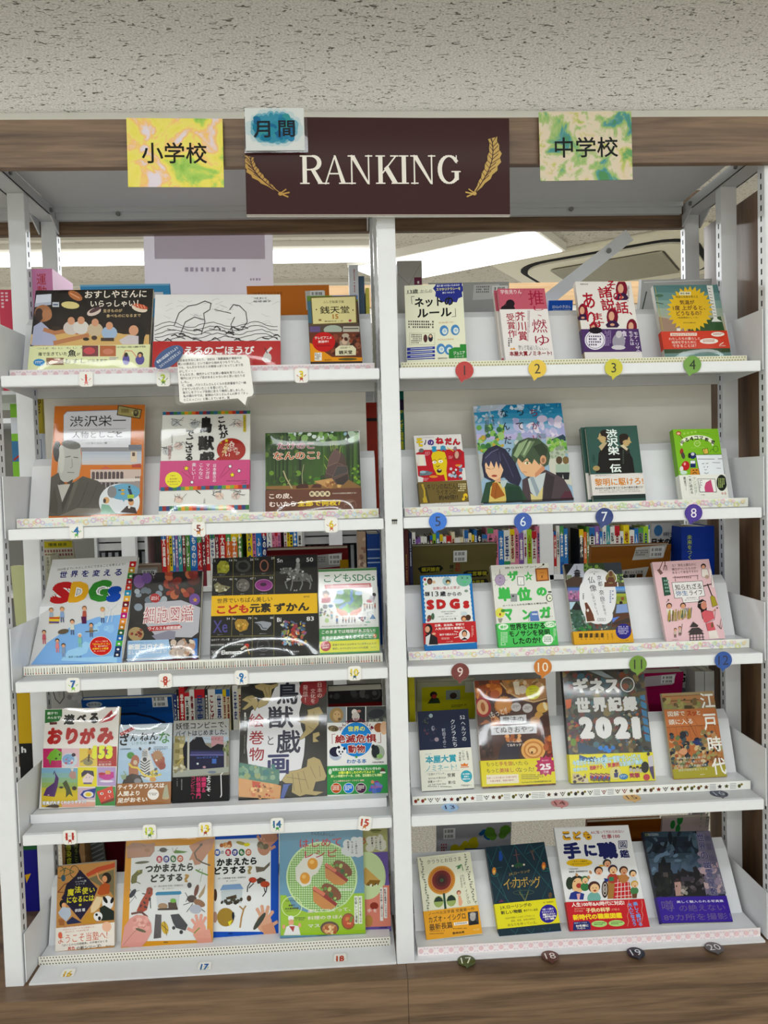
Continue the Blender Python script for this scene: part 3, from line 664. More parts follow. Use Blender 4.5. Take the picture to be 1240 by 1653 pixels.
for a in [(1, 139, 612, 'c8443c', 'd89090', 'red'), (2, 263.5, 611.6, 'b4c838', '6c8c50', 'lime'), (3, 486.5, 606, 'dcc838', 'b05040', 'yellow'), (4, 123.2, 858, '2878b0', '60a850', 'blue'), (5, 320.7, 854.7, '8c3c30', 'c89048', 'brown'), (6, 535, 847.7, 'dcc440', 'c06840', 'golden'),
          (7, 118, 1106, '2868a8', '88c048', 'blue'), (8, 267, 1099, 'b84430', 'b84430', 'brick red'), (9, 389.8, 1093.8, '2878b0', '2878b0', 'blue'), (10, 572.5, 1087, 'd4c448', '2c5c6c', 'yellow'), (11, 112.7, 1351.8, 'b03430', 'b03430', 'dark red'), (12, 241.4, 1342.9, 'c0cc40', '507c50', 'yellow-green'),
          (13, 331.4, 1339, 'dcc83c', 'a04838', 'yellow'), (14, 447.6, 1331.9, '2068a0', '50a050', 'blue'), (15, 589, 1329.3, 'b83c34', 'c07840', 'red')]: card(*a, rot=(8 if a[0] == 15 else 0))
for a in [(16, 109, 1573.5, 'd8b840', 'a86030', 'ochre'), (17, 329.9, 1562, '2868a8', '60a068', 'blue'), (18, 549.2, 1548.6, 'b84838', 'b84838', 'red')]: card(*a, flat=True)
# translucent poster hung behind the left bay
Y = .452; q = [(235, 374), (443, 374), (443, 520), (235, 520)]
e, P, w, h = sheet('hanging_poster', q, Y, .001, 'blank mauve-grey back of a poster hanging behind the left bay', 'poster', None, edge=translucent('poster_back', 'dcd8dc'))
P.r(252, 376, 430, 418, 'd0cace'); P.tiny(366, 437, 132, 11, 1, 'c4bec8'); P.tiny(418, 452, 26, 6, 1, 'c4bec8')
P.F = [f for f in P.F]; P.V = P.V
P.build('show_through_print', e, translucent('poster_back_print', None))
# ---------------------------------------------------------------- books
def rest(row):    # height of the tray top a book stands on
    return ZS[row]+.0181
GEO = {
'A1': (-0.6983, 1.587, 0.2799, 0.1981, 0.2889, -0.007589, -0.03081, 0.078),
'A2': (-0.4025, 1.588, 0.2972, 0.1773, 0.2763, -0.01277, 0.01324, 0.078),
'A3': (-0.1212, 1.587, 0.1225, 0.173, 0.2946, 0.01797, 0.05192, 0.078),
'B1': (0.1171, 1.587, 0.1419, 0.1965, 0.2729, 0.008788, -0.0913, 0.078),
'B2': (0.3414, 1.588, 0.1189, 0.184, 0.3056, 0.006403, 0.0588, 0.078),
'B3': (0.5454, 1.59, 0.1434, 0.1958, 0.2915, -0.001347, 0.05607, 0.078),
'B4': (0.7536, 1.589, 0.1668, 0.1864, 0.3123, 0.005147, 0.03457, 0.078),
'C1': (-0.6969, 1.239, 0.2136, 0.2736, 0.2733, -0.001188, 0.03355, 0.078),
'C2': (-0.4445, 1.242, 0.2118, 0.2485, 0.2649, -0.01114, -0.005419, 0.078),
'C3': (-0.1855, 1.239, 0.2277, 0.1915, 0.2697, -0.00238, 0.01096, 0.078),
'C4': (0.1284, 1.236, 0.1188, 0.1817, 0.3029, 0.0154, 0.08476, 0.078),
'C5': (0.3327, 1.24, 0.2233, 0.2514, 0.2861, 0.0201, 0.03189, 0.078),
'C6': (0.5555, 1.241, 0.1296, 0.1859, 0.2691, 0.005106, -0.004851, 0.078),
'C7': (0.768, 1.239, 0.1164, 0.1759, 0.28, -0.007439, 0.027, 0.078),
'D1': (-0.7623, 0.8831, 0.2245, 0.2814, 0.5297, 0.02804, -0.1499, 0.078),
'D2': (-0.5562, 0.8866, 0.1737, 0.2182, 0.3783, 0.02314, -0.08092, 0.08),
'D3': (-0.315, 0.8853, 0.2599, 0.2503, 0.3557, 0.008237, -0.03325, 0.08),
'D4': (-0.1102, 0.8898, 0.1435, 0.2038, 0.2666, 0.001624, -0.01183, 0.08),
'D5': (0.1355, 0.8905, 0.128, 0.1813, 0.3191, 0.001507, 0.01637, 0.08),
'D6': (0.3255, 0.8885, 0.1463, 0.2047, 0.3406, 0.007638, 0.02278, 0.08),
'D7': (0.5125, 0.8865, 0.1483, 0.2042, 0.3648, 0.001854, 0.03305, 0.08),
'D8': (0.7426, 0.8867, 0.1488, 0.2033, 0.3643, 0.02326, 0.00615, 0.08),
'E1': (-0.7756, 0.5375, 0.1792, 0.23, 0.2645, -0.01324, 0.004705, 0.095),
'E2': (-0.6181, 0.5374, 0.1284, 0.1855, 0.2644, -0.002901, -0.0003191, 0.095),
'E3': (-0.4819, 0.5357, 0.1356, 0.1924, 0.2529, 0.004235, -0.01158, 0.095),
'E4': (-0.2833, 0.5334, 0.2149, 0.2836, 0.3114, -0.02091, 0.01977, 0.095),
'E5': (-0.1013, 0.5295, 0.1475, 0.2146, 0.271, -0.01876, 0.006847, 0.095),
'E6': (0.1216, 0.5385, 0.129, 0.1875, 0.2597, 0.009574, 0.01757, 0.095),
'E7': (0.2986, 0.5363, 0.1842, 0.2594, 0.3338, -0.007676, 0.02535, 0.095),
'E8': (0.5349, 0.5364, 0.2127, 0.2755, 0.2868, -0.01844, 0.01591, 0.095),
'E9': (0.7563, 0.5363, 0.1357, 0.2088, 0.3121, 0.009903, -0.007047, 0.095),
'F1': (-0.7738, 0.1816, 0.139, 0.1946, 0.2964, 0.03125, 0.02329, 0.1),
'F2': (-0.5771, 0.1818, 0.2202, 0.2435, 0.2912, -0.0136, 0.0142, 0.1),
'F3': (-0.4185, 0.1716, 0.2201, 0.2516, 0.2477, -0.01691, 0.02583, 0.118),
'F4': (-0.1971, 0.1835, 0.2099, 0.2479, 0.2557, -0.00451, 0.003837, 0.1),
'F5': (-0.133, 0.1763, 0.2118, 0.2454, 0.2397, 0.02016, -0.0486, 0.118),
'F6': (0.1242, 0.186, 0.1363, 0.186, 0.5477, 0.04965, 0.01053, 0.06),
'F7': (0.3116, 0.1798, 0.1557, 0.2076, 0.6151, 0.01173, 0.05332, 0.06),
'F8': (0.5091, 0.1831, 0.1996, 0.2402, 0.6236, -0.03267, 0.04402, 0.06),
'F9': (0.7285, 0.1886, 0.1807, 0.2137, 0.6466, -0.06142, 0.06545, 0.06)
}
ORG = {
'A1': ((0, 420, 3.757), 0, [(218, 185), (928, 170), (905, 635), (170, 645)]),
'A2': ((0, 0, 1), 0, [(251, 475), (452.5, 476), (452.5, 584.5), (246, 587)]),
'A3': ((300, 420, 3.647), 0, [(718, 212), (1005, 207), (1045, 592), (730, 597)]),
'B1': ((620, 420, 3.875), 0, [(130, 163), (490, 142), (516, 610), (140, 628)]),
'B2': ((620, 420, 3.875), 0, [(712, 178), (1000, 180), (1065, 603), (757, 607)]),
'B3': ((900, 420, 3.647), 0, [(103, 123), (432, 130), (497, 550), (160, 557)]),
'B4': ((900, 420, 3.647), 0, [(563, 150), (940, 143), (1022, 545), (630, 547)]),
'C1': ((60, 630, 6.526), 1, [(190, 170), (1128, 152), (1113, 1303), (118, 1325)]),
'C2': ((240, 640, 6.889), 1, [(155, 172), (1133, 160), (1115, 1260), (115, 1280)]),
'C3': ((410, 680, 5.905), 1, [(108, 118), (1000, 95), (1028, 825), (113, 843)]),
'C4': ((650, 690, 9.725), 1, [(165, 120), (915, 115), (1042, 1215), (290, 1245)]),
'C5': ((750, 640, 6.889), 1, [(92, 110), (1075, 68), (1215, 1150), (215, 1190)]),
'C6': ((930, 680, 9.185), 1, [(140, 90), (900, 65), (1035, 1140), (255, 1165)]),
'C7': ((1060, 680, 8.857), 1, [(210, 120), (893, 105), (1005, 1085), (385, 1085)]),
'D1': ((30, 890, 6.526), 2, [(370, 90), (1250, 46), (1070, 1185), (95, 1230)]),
'D2': ((190, 880, 6.8875), 2, [(178, 330), (935, 272), (905, 1275), (85, 1300)]),
'D3': ((330, 850, 6.358), 2, [(92, 325), (1160, 290), (1170, 1315), (52, 1375)]),
'D4': ((500, 890, 7.513), 2, [(103, 225), (812, 195), (845, 1215), (125, 1238)]),
'D5': ((660, 900, 8.262), 2, [(148, 242), (835, 218), (912, 1200), (220, 1220)]),
'D6': ((780, 890, 7.871), 2, [(95, 180), (822, 150), (955, 1190), (205, 1218)]),
'D7': ((900, 890, 7.873), 2, [(78, 165), (800, 140), (972, 1165), (220, 1190)]),
'D8': ((1040, 880, 7.5125), 2, [(88, 215), (785, 162), (985, 1145), (280, 1165)]),
'E1': ((50, 1110, 7.513), 3, [(180, 262), (1075, 240), (1020, 1430), (98, 1465)]),
'E2': ((180, 1110, 7.513), 3, [(100, 455), (735, 435), (718, 1395), (60, 1425)]),
'E3': ((265, 1100, 7.187), 3, [(105, 460), (755, 430), (745, 1385), (100, 1410)]),
'E4': ((370, 1090, 6.888), 3, [(140, 70), (1085, 35), (1085, 1350), (95, 1400)]),
'E5': ((510, 1090, 6.886), 3, [(122, 350), (775, 345), (800, 1340), (130, 1365)]),
'E6': ((660, 1090, 7.514), 3, [(105, 445), (722, 410), (790, 1355), (160, 1405)]),
'E7': ((750, 1080, 7.187), 3, [(118, 130), (925, 115), (1068, 1340), (205, 1385)]),
'E8': ((890, 1070, 6.888), 3, [(133, 80), (1010, 60), (1165, 1305), (210, 1345)]),
'E9': ((1040, 1090, 6.2), 3, [(175, 183), (688, 160), (832, 1015), (295, 1040)]),
'F1': ((60, 1340, 6.36), 4, [(213, 375), (800, 315), (790, 1200), (188, 1265)]),
'F2': ((190, 1330, 6.6125), 4, [(92, 180), (1040, 130), (1010, 1275), (35, 1320)]),
'F3': ((330, 1330, 6.615), 4, [(-150, 115), (795, 85), (785, 1225), (-165, 1285)]),
'F4': ((440, 1320, 5.905), 4, [(62, 125), (860, 90), (882, 1105), (75, 1150)]),
'F5': ((440, 1320, 5.905), 4, [(292, 120), (1090, 90), (1130, 1080), (330, 1120)]),
'F6': ((660, 1340, 7.186), 4, [(88, 310), (705, 255), (858, 1215), (218, 1268)]),
'F7': ((770, 1340, 7.1875), 4, [(98, 190), (768, 148), (995, 1190), (265, 1250)]),
'F8': ((880, 1310, 6.356), 4, [(98, 160), (840, 142), (1085, 1195), (255, 1225)]),
'F9': ((1020, 1300, 5.636), 4, [(100, 235), (695, 235), (925, 1060), (275, 1068)])
}
class Book:
    def __init__(s, key, label, bg, spine='L', t=.014, cover='ffffff', film=False, group='face-out ranking books', hard=False, spc=None):
        x, z, w, h, th, ro, ya, y0 = GEO[key]; quad = ORG[key][2]; row = ORG[key][1]
        s.film = film; s.key = key
        zb = rest(row); drop = (z-zb-abs(ro)*w/2)/math.cos(th)
        if row == 4: drop = min(drop, .004)
        a = Vector((math.cos(ya), math.sin(ya), 0)); nr = Vector((-math.sin(ya), math.cos(ya), 0)); b = Vector((0, 0, 1))*math.cos(th)+nr*math.sin(th)
        a2 = a*math.cos(ro)+b*math.sin(ro); b2 = b*math.cos(ro)-a*math.sin(ro); nn = b2.cross(a2).normalized()*-1
        o = Vector((x, y0, z))-b2*drop
        low = min((o-a2*w/2).z, (o+a2*w/2).z)
        o.z += zb-low+.0002
        nn = a2.cross(b2)*-1
        mw = Matrix(((a2.x, nn.x, b2.x, o.x), (a2.y, nn.y, b2.y, o.y), (a2.z, nn.z, b2.z, o.z), (0, 0, 0, 1)))
        s.e = empty('book', (0, 0, 0), label, 'book', group, mw=mw)
        H = h+drop; s.w, s.h, s.H, s.t, s.drop = w, h, H, t, drop
        bt = .002 if hard else .0007
        cm = mat('cover_'+cover, cover, .4, coat=.2); sgn = -1 if spine == 'L' else 1; xs = sgn*w/2
        m = MB().box(-w/2, w/2, 0, bt, 0, H).box(-w/2, w/2, t-bt, t, 0, H).box(min(xs, xs-sgn*bt), max(xs, xs-sgn*bt), bt, t-bt, 0, H)
        m.build('cover', mat('cover_'+(spc or cover), spc or cover, .4, coat=.2), s.e)
        i = .002 if hard else .0006
        MB().box(-w/2+(bt if sgn < 0 else i), w/2-(bt if sgn > 0 else i), bt, t-bt, i, H-i).build('page_block', M_PAGES, s.e)
        s.P = Print(quad, w, h, z0=.00025, dz=drop); s.P.cx0 = (quad[0][0]+quad[1][0])/2; s.P.bg(bg)
        if drop > .0005:
            s.P.y += s.P.step; s.P._add([(-w/2, -drop), (w/2, -drop), (w/2, 0), (-w/2, 0)], [(0, 1, 2, 3)], bg)
        s.quad = quad; s.B = None
    def band(s, ytop, ybot, col, name='obi_band'):
        """paper wrapper round the book between crop pixels ytop..ybot (at mid width)"""
        cx = sum(q[0] for q in s.quad)/4
        v1 = s.P.m(cx, ytop)[1]; v0 = s.P.m(cx, ybot)[1] if ybot is not None else -s.drop
        g = max(.0007, -s.P.y+.0005); t = s.t; w = s.w
        z0, z1 = v0+s.drop, v1+s.drop
        m = MB().box(-w/2-.0004, w/2+.0004, -g, -g+.0003, z0, z1).box(-w/2-.0004, w/2+.0004, t+.0001, t+.0004, z0, z1).box(-w/2-.0006, -w/2-.0003, -g, t+.0004, z0, z1).box(w/2+.0003, w/2+.0006, -g, t+.0004, z0, z1)
        s.bo = m.build(name, mat('band_'+col, col, .45), s.e)
        s.B = Print(s.quad, s.w, s.h, z0=g+.0001, dz=s.drop); s.B.v0 = v0
        return s.B
    def done(s):
        s.P.build('cover_print', s.e)
        if s.B is not None and s.B.V: s.B.build('band_print', s.bo)
        if s.film:
            n = 14; V, F = [], []; w, H = s.w+.003, s.H+.002; R = random.Random(hash(s.key) % 1000 if False else sum(map(ord, s.key)))
            a1, a2, a3 = R.uniform(0, 6), R.uniform(0, 6), R.uniform(.5, 1.3); top = max(-s.P.y, -s.B.y if s.B else 0)+.001
            for j in range(n+1):
                for i in range(n+1):
                    u, v = i/n, j/n; bul = (1-(2*u-1)**4)*(1-(2*v-1)**4)
                    V.append((-w/2+w*u, -top-.0035*bul*(1+.25*math.sin(5*u+a1)*a3+.25*math.sin(6*v+a2)), H*v))
            for j in range(n):
                for i in range(n): q = j*(n+1)+i; F.append((q, q+1, q+n+2, q+n+1))
            me = bpy.data.meshes.new('film'); me.from_pydata(V, [], F); me.polygons.foreach_set('use_smooth', [True]*len(F))
            link('clear_plastic_jacket', me, M_FILM2 if s.key in ('C1', 'D2', 'D4', 'E8') else M_FILM, s.e)
# ---- top shelf, left bay
b = Book('A1', 'landscape black picture book of a sushi counter scene on the top shelf', '1c1614', t=.010, cover='1c1614', film=True); P = b.P
P.grad(222, 250, 915, 520, ['201a18', '2a201c', '3a2c22'], 5)
P.e(470, 480, 330, 60, 'd8b880', 20); P.p([(195, 520), (360, 440), (905, 450), (905, 520)], 'd2b27a')
P.e(455, 215, 48, 24, 'b47850', 12, -30); P.l([(425, 200), (480, 230)], 5, 'e0b090'); P.l([(435, 192), (490, 220)], 3, '8a4c34')
P.e(425, 272, 55, 22, 'd8cc94', 14, -5); P.e(568, 312, 45, 22, 'd8c8c0', 12, 20); P.e(575, 300, 40, 12, '584044', 10, 25); P.e(845, 290, 50, 22, 'e0d4c4', 12, -15); P.e(850, 278, 48, 14, 'c05c40', 12, -15)
for i in range(4): P.l([(815+i*18, 270), (825+i*18, 290)], 3, 'e8c0a8')
P.p([(212, 285), (222, 212), (312, 205), (310, 265)], 'd4d8e4'); P.p([(213, 262), (310, 252), (311, 270), (212, 284)], 'b8bccc')
P.e(262, 322, 52, 52, 'a87858', 16); P.e(238, 330, 25, 40, '3c2c24', 12); P.e(285, 330, 30, 36, 'b48464', 14)
P.p([(190, 515), (205, 400), (250, 372), (325, 440), (350, 500), (330, 515)], 'b0b4cc'); P.l([(330, 500), (420, 480), (530, 455)], 26, 'b88462'); P.l([(270, 420), (330, 440), (410, 425)], 24, 'b88462')
P.e(475, 418, 66, 30, 'a82c30', 16); P.e(460, 410, 40, 12, 'd06058', 12); P.e(505, 425, 30, 10, 'e8a098', 10)
for x, y, c in ((430, 365, 'd0c8c4'), (490, 362, 'd8d4d0'), (575, 375, 'c8b8a0'), (662, 395, 'a8bcd4')): P.e(x, y+45, 48, 42, c, 14); P.e(x, y-8, 27, 30, '241c18', 12); P.e(x, y+2, 22, 24, 'd0a084', 12)
P.e(845, 430, 42, 55, '1c1816', 14); P.e(810, 425, 30, 32, 'd4a488', 12); P.p([(720, 485), (780, 452), (850, 460), (850, 510), (740, 510)], 'cfc8cc'); P.p([(840, 430), (880, 440), (870, 510), (840, 510)], '181412')
P.e(570, 470, 18, 14, '54443c', 10); P.r(610, 470, 690, 490, '4c4038'); P.e(520, 478, 20, 10, '303028', 10); P.e(340, 410, 30, 12, '40342c', 10)
P.t(700, 205, 375, 45, 'おすしやさんに', 'ece4d8', .02); P.t(692, 262, 290, 40, 'いらっしゃい！', 'ece4d8', .02)
P.t(682, 305, 115, 20, '生きものが', 'd8c098', .015); P.t(748, 335, 210, 20, '食べものになるまで', 'd8c098', .015); P.r(318, 255, 358, 284, 'c8ccd4'); P.l([(325, 270), (350, 270)], 8, '506080')
B = b.band(516, None, 'dfe2b8'); B.t(550, 530, 660, 12, 'つば もじ もじ 食もの すしになるまで', '70705c', .0)
B.t(318, 568, 175, 22, '海で生きていた', '1c2420', .02); B.t(436, 564, 50, 44, '魚', '1c2420', .03); B.t(474, 570, 22, 18, 'が', '1c2420', .02); B.t(455, 612, 130, 28, 'おすし', '1c2420', .01); B.t(590, 610, 115, 18, 'になるまで', '1c2420', .02)
B.e(237, 620, 35, 22, '4090c8', 16); B.tiny(237, 620, 45, 16, 2, 'e8f0f4'); B.r(280, 592, 385, 636, '8c6c50'); B.e(330, 612, 38, 14, 'e4d4c0', 12, 20); B.l([(300, 600), (360, 612)], 8, 'a05040')
B.r(498, 518, 595, 584, '7c4448'); B.e(540, 550, 36, 22, 'c45860', 12); B.r(604, 518, 702, 584, 'b4704c'); B.e(655, 555, 34, 18, 'c88870', 12); B.t(800, 527, 170, 9, 'おかだだいすけ 文 遠藤 宏 写真', '404838'); 
B.e(765, 605, 22, 34, '6058a0', 12); B.e(765, 575, 12, 14, '2c2420', 10); B.e(850, 605, 28, 32, '5c549c', 12); B.e(852, 575, 18, 18, '2c2420', 10); B.e(850, 580, 11, 12, 'd8a888', 10); B.tiny(690, 600, 50, 20, 2, '9080b0'); B.l([(745, 590), (760, 550), (800, 552), (830, 590)], 6, 'd8a888')
b.done()
b = Book('A2', 'landscape white picture book with ink brush lines and a red band on the top shelf', 'e4e4e4', t=.010, cover='dcdcdc', film=True); P = b.P
R = random.Random(4)
for i in range(34):
    x, y = R.uniform(256, 440), R.uniform(480, 530); P.l([(x+q*3, y+2.2*math.sin(q*.8+i)) for q in range(5)], .35, 'a8a8ac')
for y0 in (524, 530, 536, 542, 547):
    P.l([(250+i*6, y0+4*math.sin(i*.55+y0)+R.uniform(-1, 1)) for i in range(34)], .9, '2c2c30')
for i in range(22): x = R.uniform(255, 445); y = R.uniform(528, 550); P.l([(x, y), (x+R.uniform(3, 8), y-R.uniform(-3, 4)), (x+R.uniform(8, 14), y+2)], R.uniform(.8, 1.8), '202024')
P.l([(282, 525), (290, 505), (305, 494), (318, 492), (332, 486), (342, 490), (340, 500), (330, 506), (332, 520), (326, 540)], 1.2, '2c2c30'); P.l([(292, 540), (300, 520), (315, 512), (330, 516)], 1.2, '2c2c30')
P.l([(372, 500), (378, 492), (388, 494), (398, 504), (400, 520), (392, 532), (380, 530)], 1.2, '2c2c30'); P.l([(348, 500), (374, 506)], 1, '2c2c30'); P.l([(380, 512), (374, 524), (378, 540)], 1.1, '2c2c30')
P.t(421, 482, 20, 3, '大塚 勇三 文', '404044'); P.t(424, 487, 28, 3, '結城 昌子', '404044')
B = b.band(551, None, 'b41c28'); B.t(347, 566, 130, 14, 'かえるのごほうび', 'f4ecec', .03); B.l([(425, 580), (432, 568), (438, 562)], 4, 'e0dcdc'); B.e(432, 578, 7, 9, 'd0ccca', 10); B.l([(428, 562), (432, 570)], 1.4, '303030'); B.tiny(416, 578, 16, 6, 3, 'e8a0a0')
b.done()
b = Book('A3', 'small brown paperback with an old signboard and gold panel on the top shelf', '4a3c34', t=.016, cover='4a3c34'); P = b.P
P.r(718, 205, 1010, 240, '60803c'); P.r(860, 205, 1010, 230, '6c84b0'); P.r(720, 240, 745, 380, '4c6c7c'); P.r(722, 365, 1035, 430, '5c5048'); P.r(730, 385, 790, 425, '6c5c84'); P.e(865, 405, 55, 28, 'a8b0a4', 14); P.r(925, 385, 1022, 425, 'b8b4a8'); P.l([(930, 398), (1015, 398)], 5, '302824')
P.r(728, 418, 1045, 600, '6c4030'); P.e(940, 480, 36, 38, 'a09080', 14); P.e(940, 440, 22, 14, 'b4a898', 10); P.e(935, 472, 18, 22, 'c8b09c', 12); P.blobs(860, 430, 1030, 570, 22, 6, 16, ['503028', '8c5038', '3c2824', '94604a'], 2); P.e(880, 450, 18, 20, '8c4c3c', 10)
P.p([(728, 480), (760, 500), (860, 570), (1046, 575), (1046, 598), (730, 598)], 'd89838')
P.p([(738, 218), (998, 210), (1008, 368), (745, 376)], '70603c'); P.p([(743, 224), (992, 216), (1001, 362), (750, 370)], 'd4cc9c')
P.t(868, 245, 120, 15, 'ふしぎ駄菓子屋', '3c3020'); P.t(875, 290, 170, 42, '銭天堂', '2c2418', .012); P.t(880, 328, 34, 28, '15', 'a87830', .03); P.t(870, 355, 110, 10, '廣嶋玲子・作', '40382c'); P.e(770, 288, 4, 4, '302820', 8); P.e(981, 292, 4, 4, '302820', 8); P.e(965, 352, 9, 8, 'a05060', 8); P.e(790, 348, 10, 6, '8c6c40', 6)
P.e(811, 478, 68, 60, 'bc3030', 22); P.t(808, 452, 100, 18, 'テレビアニメ', 'f0e4e0', .02); P.t(808, 475, 62, 16, '放送中！', 'f0e4e0', .02); P.l([(770, 500), (850, 500)], 3, '40201c')
P.p([(880, 520), (905, 500), (985, 500), (1005, 520), (1005, 560), (880, 562)], 'dcd8bc'); P.t(942, 542, 82, 24, '銭天堂', '2c2418', .03); P.tiny(940, 515, 60, 12, 2, '404030')
P.r(755, 542, 798, 592, 'e8e4dc'); P.tiny(776, 567, 36, 44, 4, '404040', 1); P.t(835, 588, 42, 10, '偕成社', '503820'); P.e(955, 585, 60, 8, '605c30', 10); b.done()
# ---- top shelf, right bay
b = Book('B1', 'cream paperback about internet rules with blue stripes, first on the right bay top shelf', 'e6e6d2', t=.012, cover='e0e0cc'); P = b.P
P.l([(140, 212), (300, 200)], 2, '808878'); P.t(182, 198, 65, 28, '13歳', '1c201c', .02); P.t(265, 194, 72, 18, 'からの', '1c201c', .0)
P.star(405, 178, 98, 84, 12, '343c8c'); P.e(405, 178, 88, 34, '343c8c', 20); P.t(402, 158, 142, 14, '困り疲つけ合いためのか', 'e0e4f0', .02); P.t(402, 180, 150, 18, 'スマホリテラシーを', 'ece898', .02); P.t(402, 202, 76, 12, '身につけよう', 'e0e4f0', .02)
P.t(312, 260, 240, 60, 'ネットの', '181c18', .035); P.t(315, 328, 215, 54, 'ルール', '181c18', .035); P.l([(190, 228), (172, 230), (176, 275)], 3, '303430'); P.l([(445, 300), (448, 350), (424, 352)], 3, '303430')
P.tiny(235, 405, 165, 52, 3, '50544c'); P.r(158, 455, 318, 532, 'c8ccb4'); P.r(162, 459, 314, 528, 'e6e6d2'); P.tiny(205, 495, 70, 62, 5, '50544c'); P.e(258, 490, 13, 26, '5c3838', 10); P.e(290, 486, 15, 26, '302c38', 10); P.e(290, 476, 9, 10, 'dcc0a8', 8)
for x, y in ((375, 440), (445, 435), (355, 555), (405, 560)): P.e(x, y, 28, 34, '5c90c0', 12); P.e(x+4, y+4, 17, 20, 'dce4e0', 10); P.e(x+4, y+2, 9, 10, 'b0c8dc', 8)
P.t(390, 388, 95, 12, 'はじめに知っておく', 'c8983c'); P.t(385, 495, 100, 12, 'かんたんにわかる', 'c8983c')
for i in range(4): P.p([(142, 550+i*24), (316, 540+i*24), (318, 556+i*24), (142, 570+i*24)], '3c4498'); P.l([(165, 558+i*24), (300, 549+i*24)], 5, 'c0c8e0')
P.p([(405, 560), (440, 545), (475, 545), (475, 525), (514, 525), (518, 612), (405, 616)], '3c8c44'); P.t(470, 580, 72, 22, 'ジュニア', 'e8f0e4', .02); P.t(470, 603, 60, 14, 'シリーズ', 'e8f0e4', .01); P.t(365, 615, 60, 10, '遠藤美季 監修', '404440'); b.done()
b = Book('B2', 'dusty pink hardback with a tall white band and red writing, front copy', 'c06878', spine='R', t=.014, cover='dcd4d0', spc='c06878', hard=True); P = b.P
P.t(795, 198, 130, 26, '宇佐見りん', 'f0e4e4', .005); P.t(948, 235, 92, 88, '推', 'a02848', .0); P.l([(850, 230), (880, 182)], 1.5, '8c3c50'); P.e(790, 270, 28, 26, '281c24', 12); P.e(775, 300, 45, 24, '281c24', 12); P.l([(760, 272), (750, 290)], 6, '281c24')
B = b.band(305, None, 'e8e4e2'); B.t(968, 318, 60, 62, 'し、', 'a82c4c', .0, v=1); B.t(972, 410, 92, 84, '燃', 'a02848', .0); B.t(990, 500, 90, 66, 'ゆ', 'a02848', .0)
B.t(795, 405, 52, 150, '受賞作', 'a42840', .012, v=1); B.t(860, 410, 60, 180, '芥川賞', 'a42840', .015, v=1); B.l([(822, 335), (828, 470)], 2, 'b04858'); B.tiny(905, 410, 16, 190, 2, 'a08890', 1)
B.t(905, 540, 130, 16, '推しが炎上した。', '302828'); B.t(935, 556, 190, 16, 'ファンを殴ったらしい。', '302828'); B.t(918, 585, 270, 32, '本屋大賞ノミネート!', '8c2c34', .035); B.p([(785, 560), (795, 548), (803, 556), (811, 545), (822, 560)], 'd8983c'); B.tiny(790, 515, 30, 60, 2, '504848', 1); b.done()
b = Book('B3', 'white book with red writing, long-haired figures and a purple band on the top shelf', 'e4e0dc', spine='L', t=.014, cover='dcd8d4', spc='a08c70'); P = b.P
for x, y, s_ in ((378, 175, 1.0), (150, 300, .85), (325, 335, 1.0), (438, 395, .9), (214, 400, .7)): P.e(x, y, 34*s_, 55*s_, '7c1c34', 14); P.e(x-5*s_, y-5*s_, 17*s_, 28*s_, 'd4a890', 12); P.p([(x-40*s_, y+45*s_), (x-14*s_, y+20*s_), (x+20*s_, y+20*s_), (x+42*s_, y+48*s_), (x+30*s_, y+62*s_), (x-30*s_, y+62*s_)], '3c2048'); P.e(x, y+45*s_, 14*s_, 8*s_, 'd0a088', 8)
P.t(192, 290, 72, 200, 'あり', 'a81c38', .02, v=1); P.t(240, 355, 70, 90, 'ます', 'a81c38', .02, v=1); P.t(290, 225, 82, 140, '諸説', 'a81c38', .02, v=1, rot=5); P.t(318, 148, 50, 50, 'そ', 'a81c38', .02); P.t(355, 215, 52, 50, 'の', 'a81c38', .02); P.t(382, 280, 72, 70, '話', 'a81c38', .02); P.t(432, 315, 16, 18, '、', 'a81c38', .03)
P.t(158, 140, 48, 9, '西岡文彦', '505050'); P.tiny(418, 200, 12, 90, 2, '604c5c', 1)
B = b.band(406, 541, '54386c'); B.t(468, 485, 26, 120, 'モナ・リザの', 'e8e0ec', .01, v=1); B.t(436, 460, 24, 80, 'モデルは', 'e8e0ec', .01, v=1); B.t(390, 450, 42, 66, '誰？', 'e8e0ec', .01, v=1)
B.e(222, 472, 62, 58, 'e8e4ec', 24); B.e(222, 472, 55, 51, '54386c', 24); B.e(222, 472, 52, 48, 'e8e4ec', 24); B.tiny(222, 478, 74, 66, 4, '504060'); B.e(225, 415, 40, 20, '1c1420', 10)
B.e(362, 480, 38, 48, 'a09ca8', 14); B.e(362, 438, 18, 22, 'c8c4c8', 10); B.e(360, 515, 42, 14, 'd0ccd0', 10); B.tiny(300, 460, 40, 90, 4, 'a090b4', 1); b.done()
b = Book('B4', 'picture book with a yellow sunburst and orange-red band, fourth on the right bay top shelf', '6c8c88', t=.014, cover='c8c4bc', film=True); P = b.P
P.grad(563, 145, 1020, 420, ['5c8080', '7c9c98', 'a8b0a0', 'b4a890'], 6); P.p([(585, 330), (680, 350), (760, 420), (610, 420)], 'a08878'); P.p([(760, 420), (900, 340), (960, 330), (985, 415)], '30542c'); P.l([(575, 160), (620, 410)], 3, 'b0a840')
P.p([(875, 148), (910, 148), (940, 345), (970, 362), (905, 362), (918, 340)], 'e0e0dc')
for i in range(10): P.l([(884+i*4, 165+i*18), (898+i*4, 168+i*18)], 3, '383c3c')
P.star(778, 290, 138, 112, 28, 'dcb838'); P.e(778, 290, 114, 92, 'dcb838', 24)
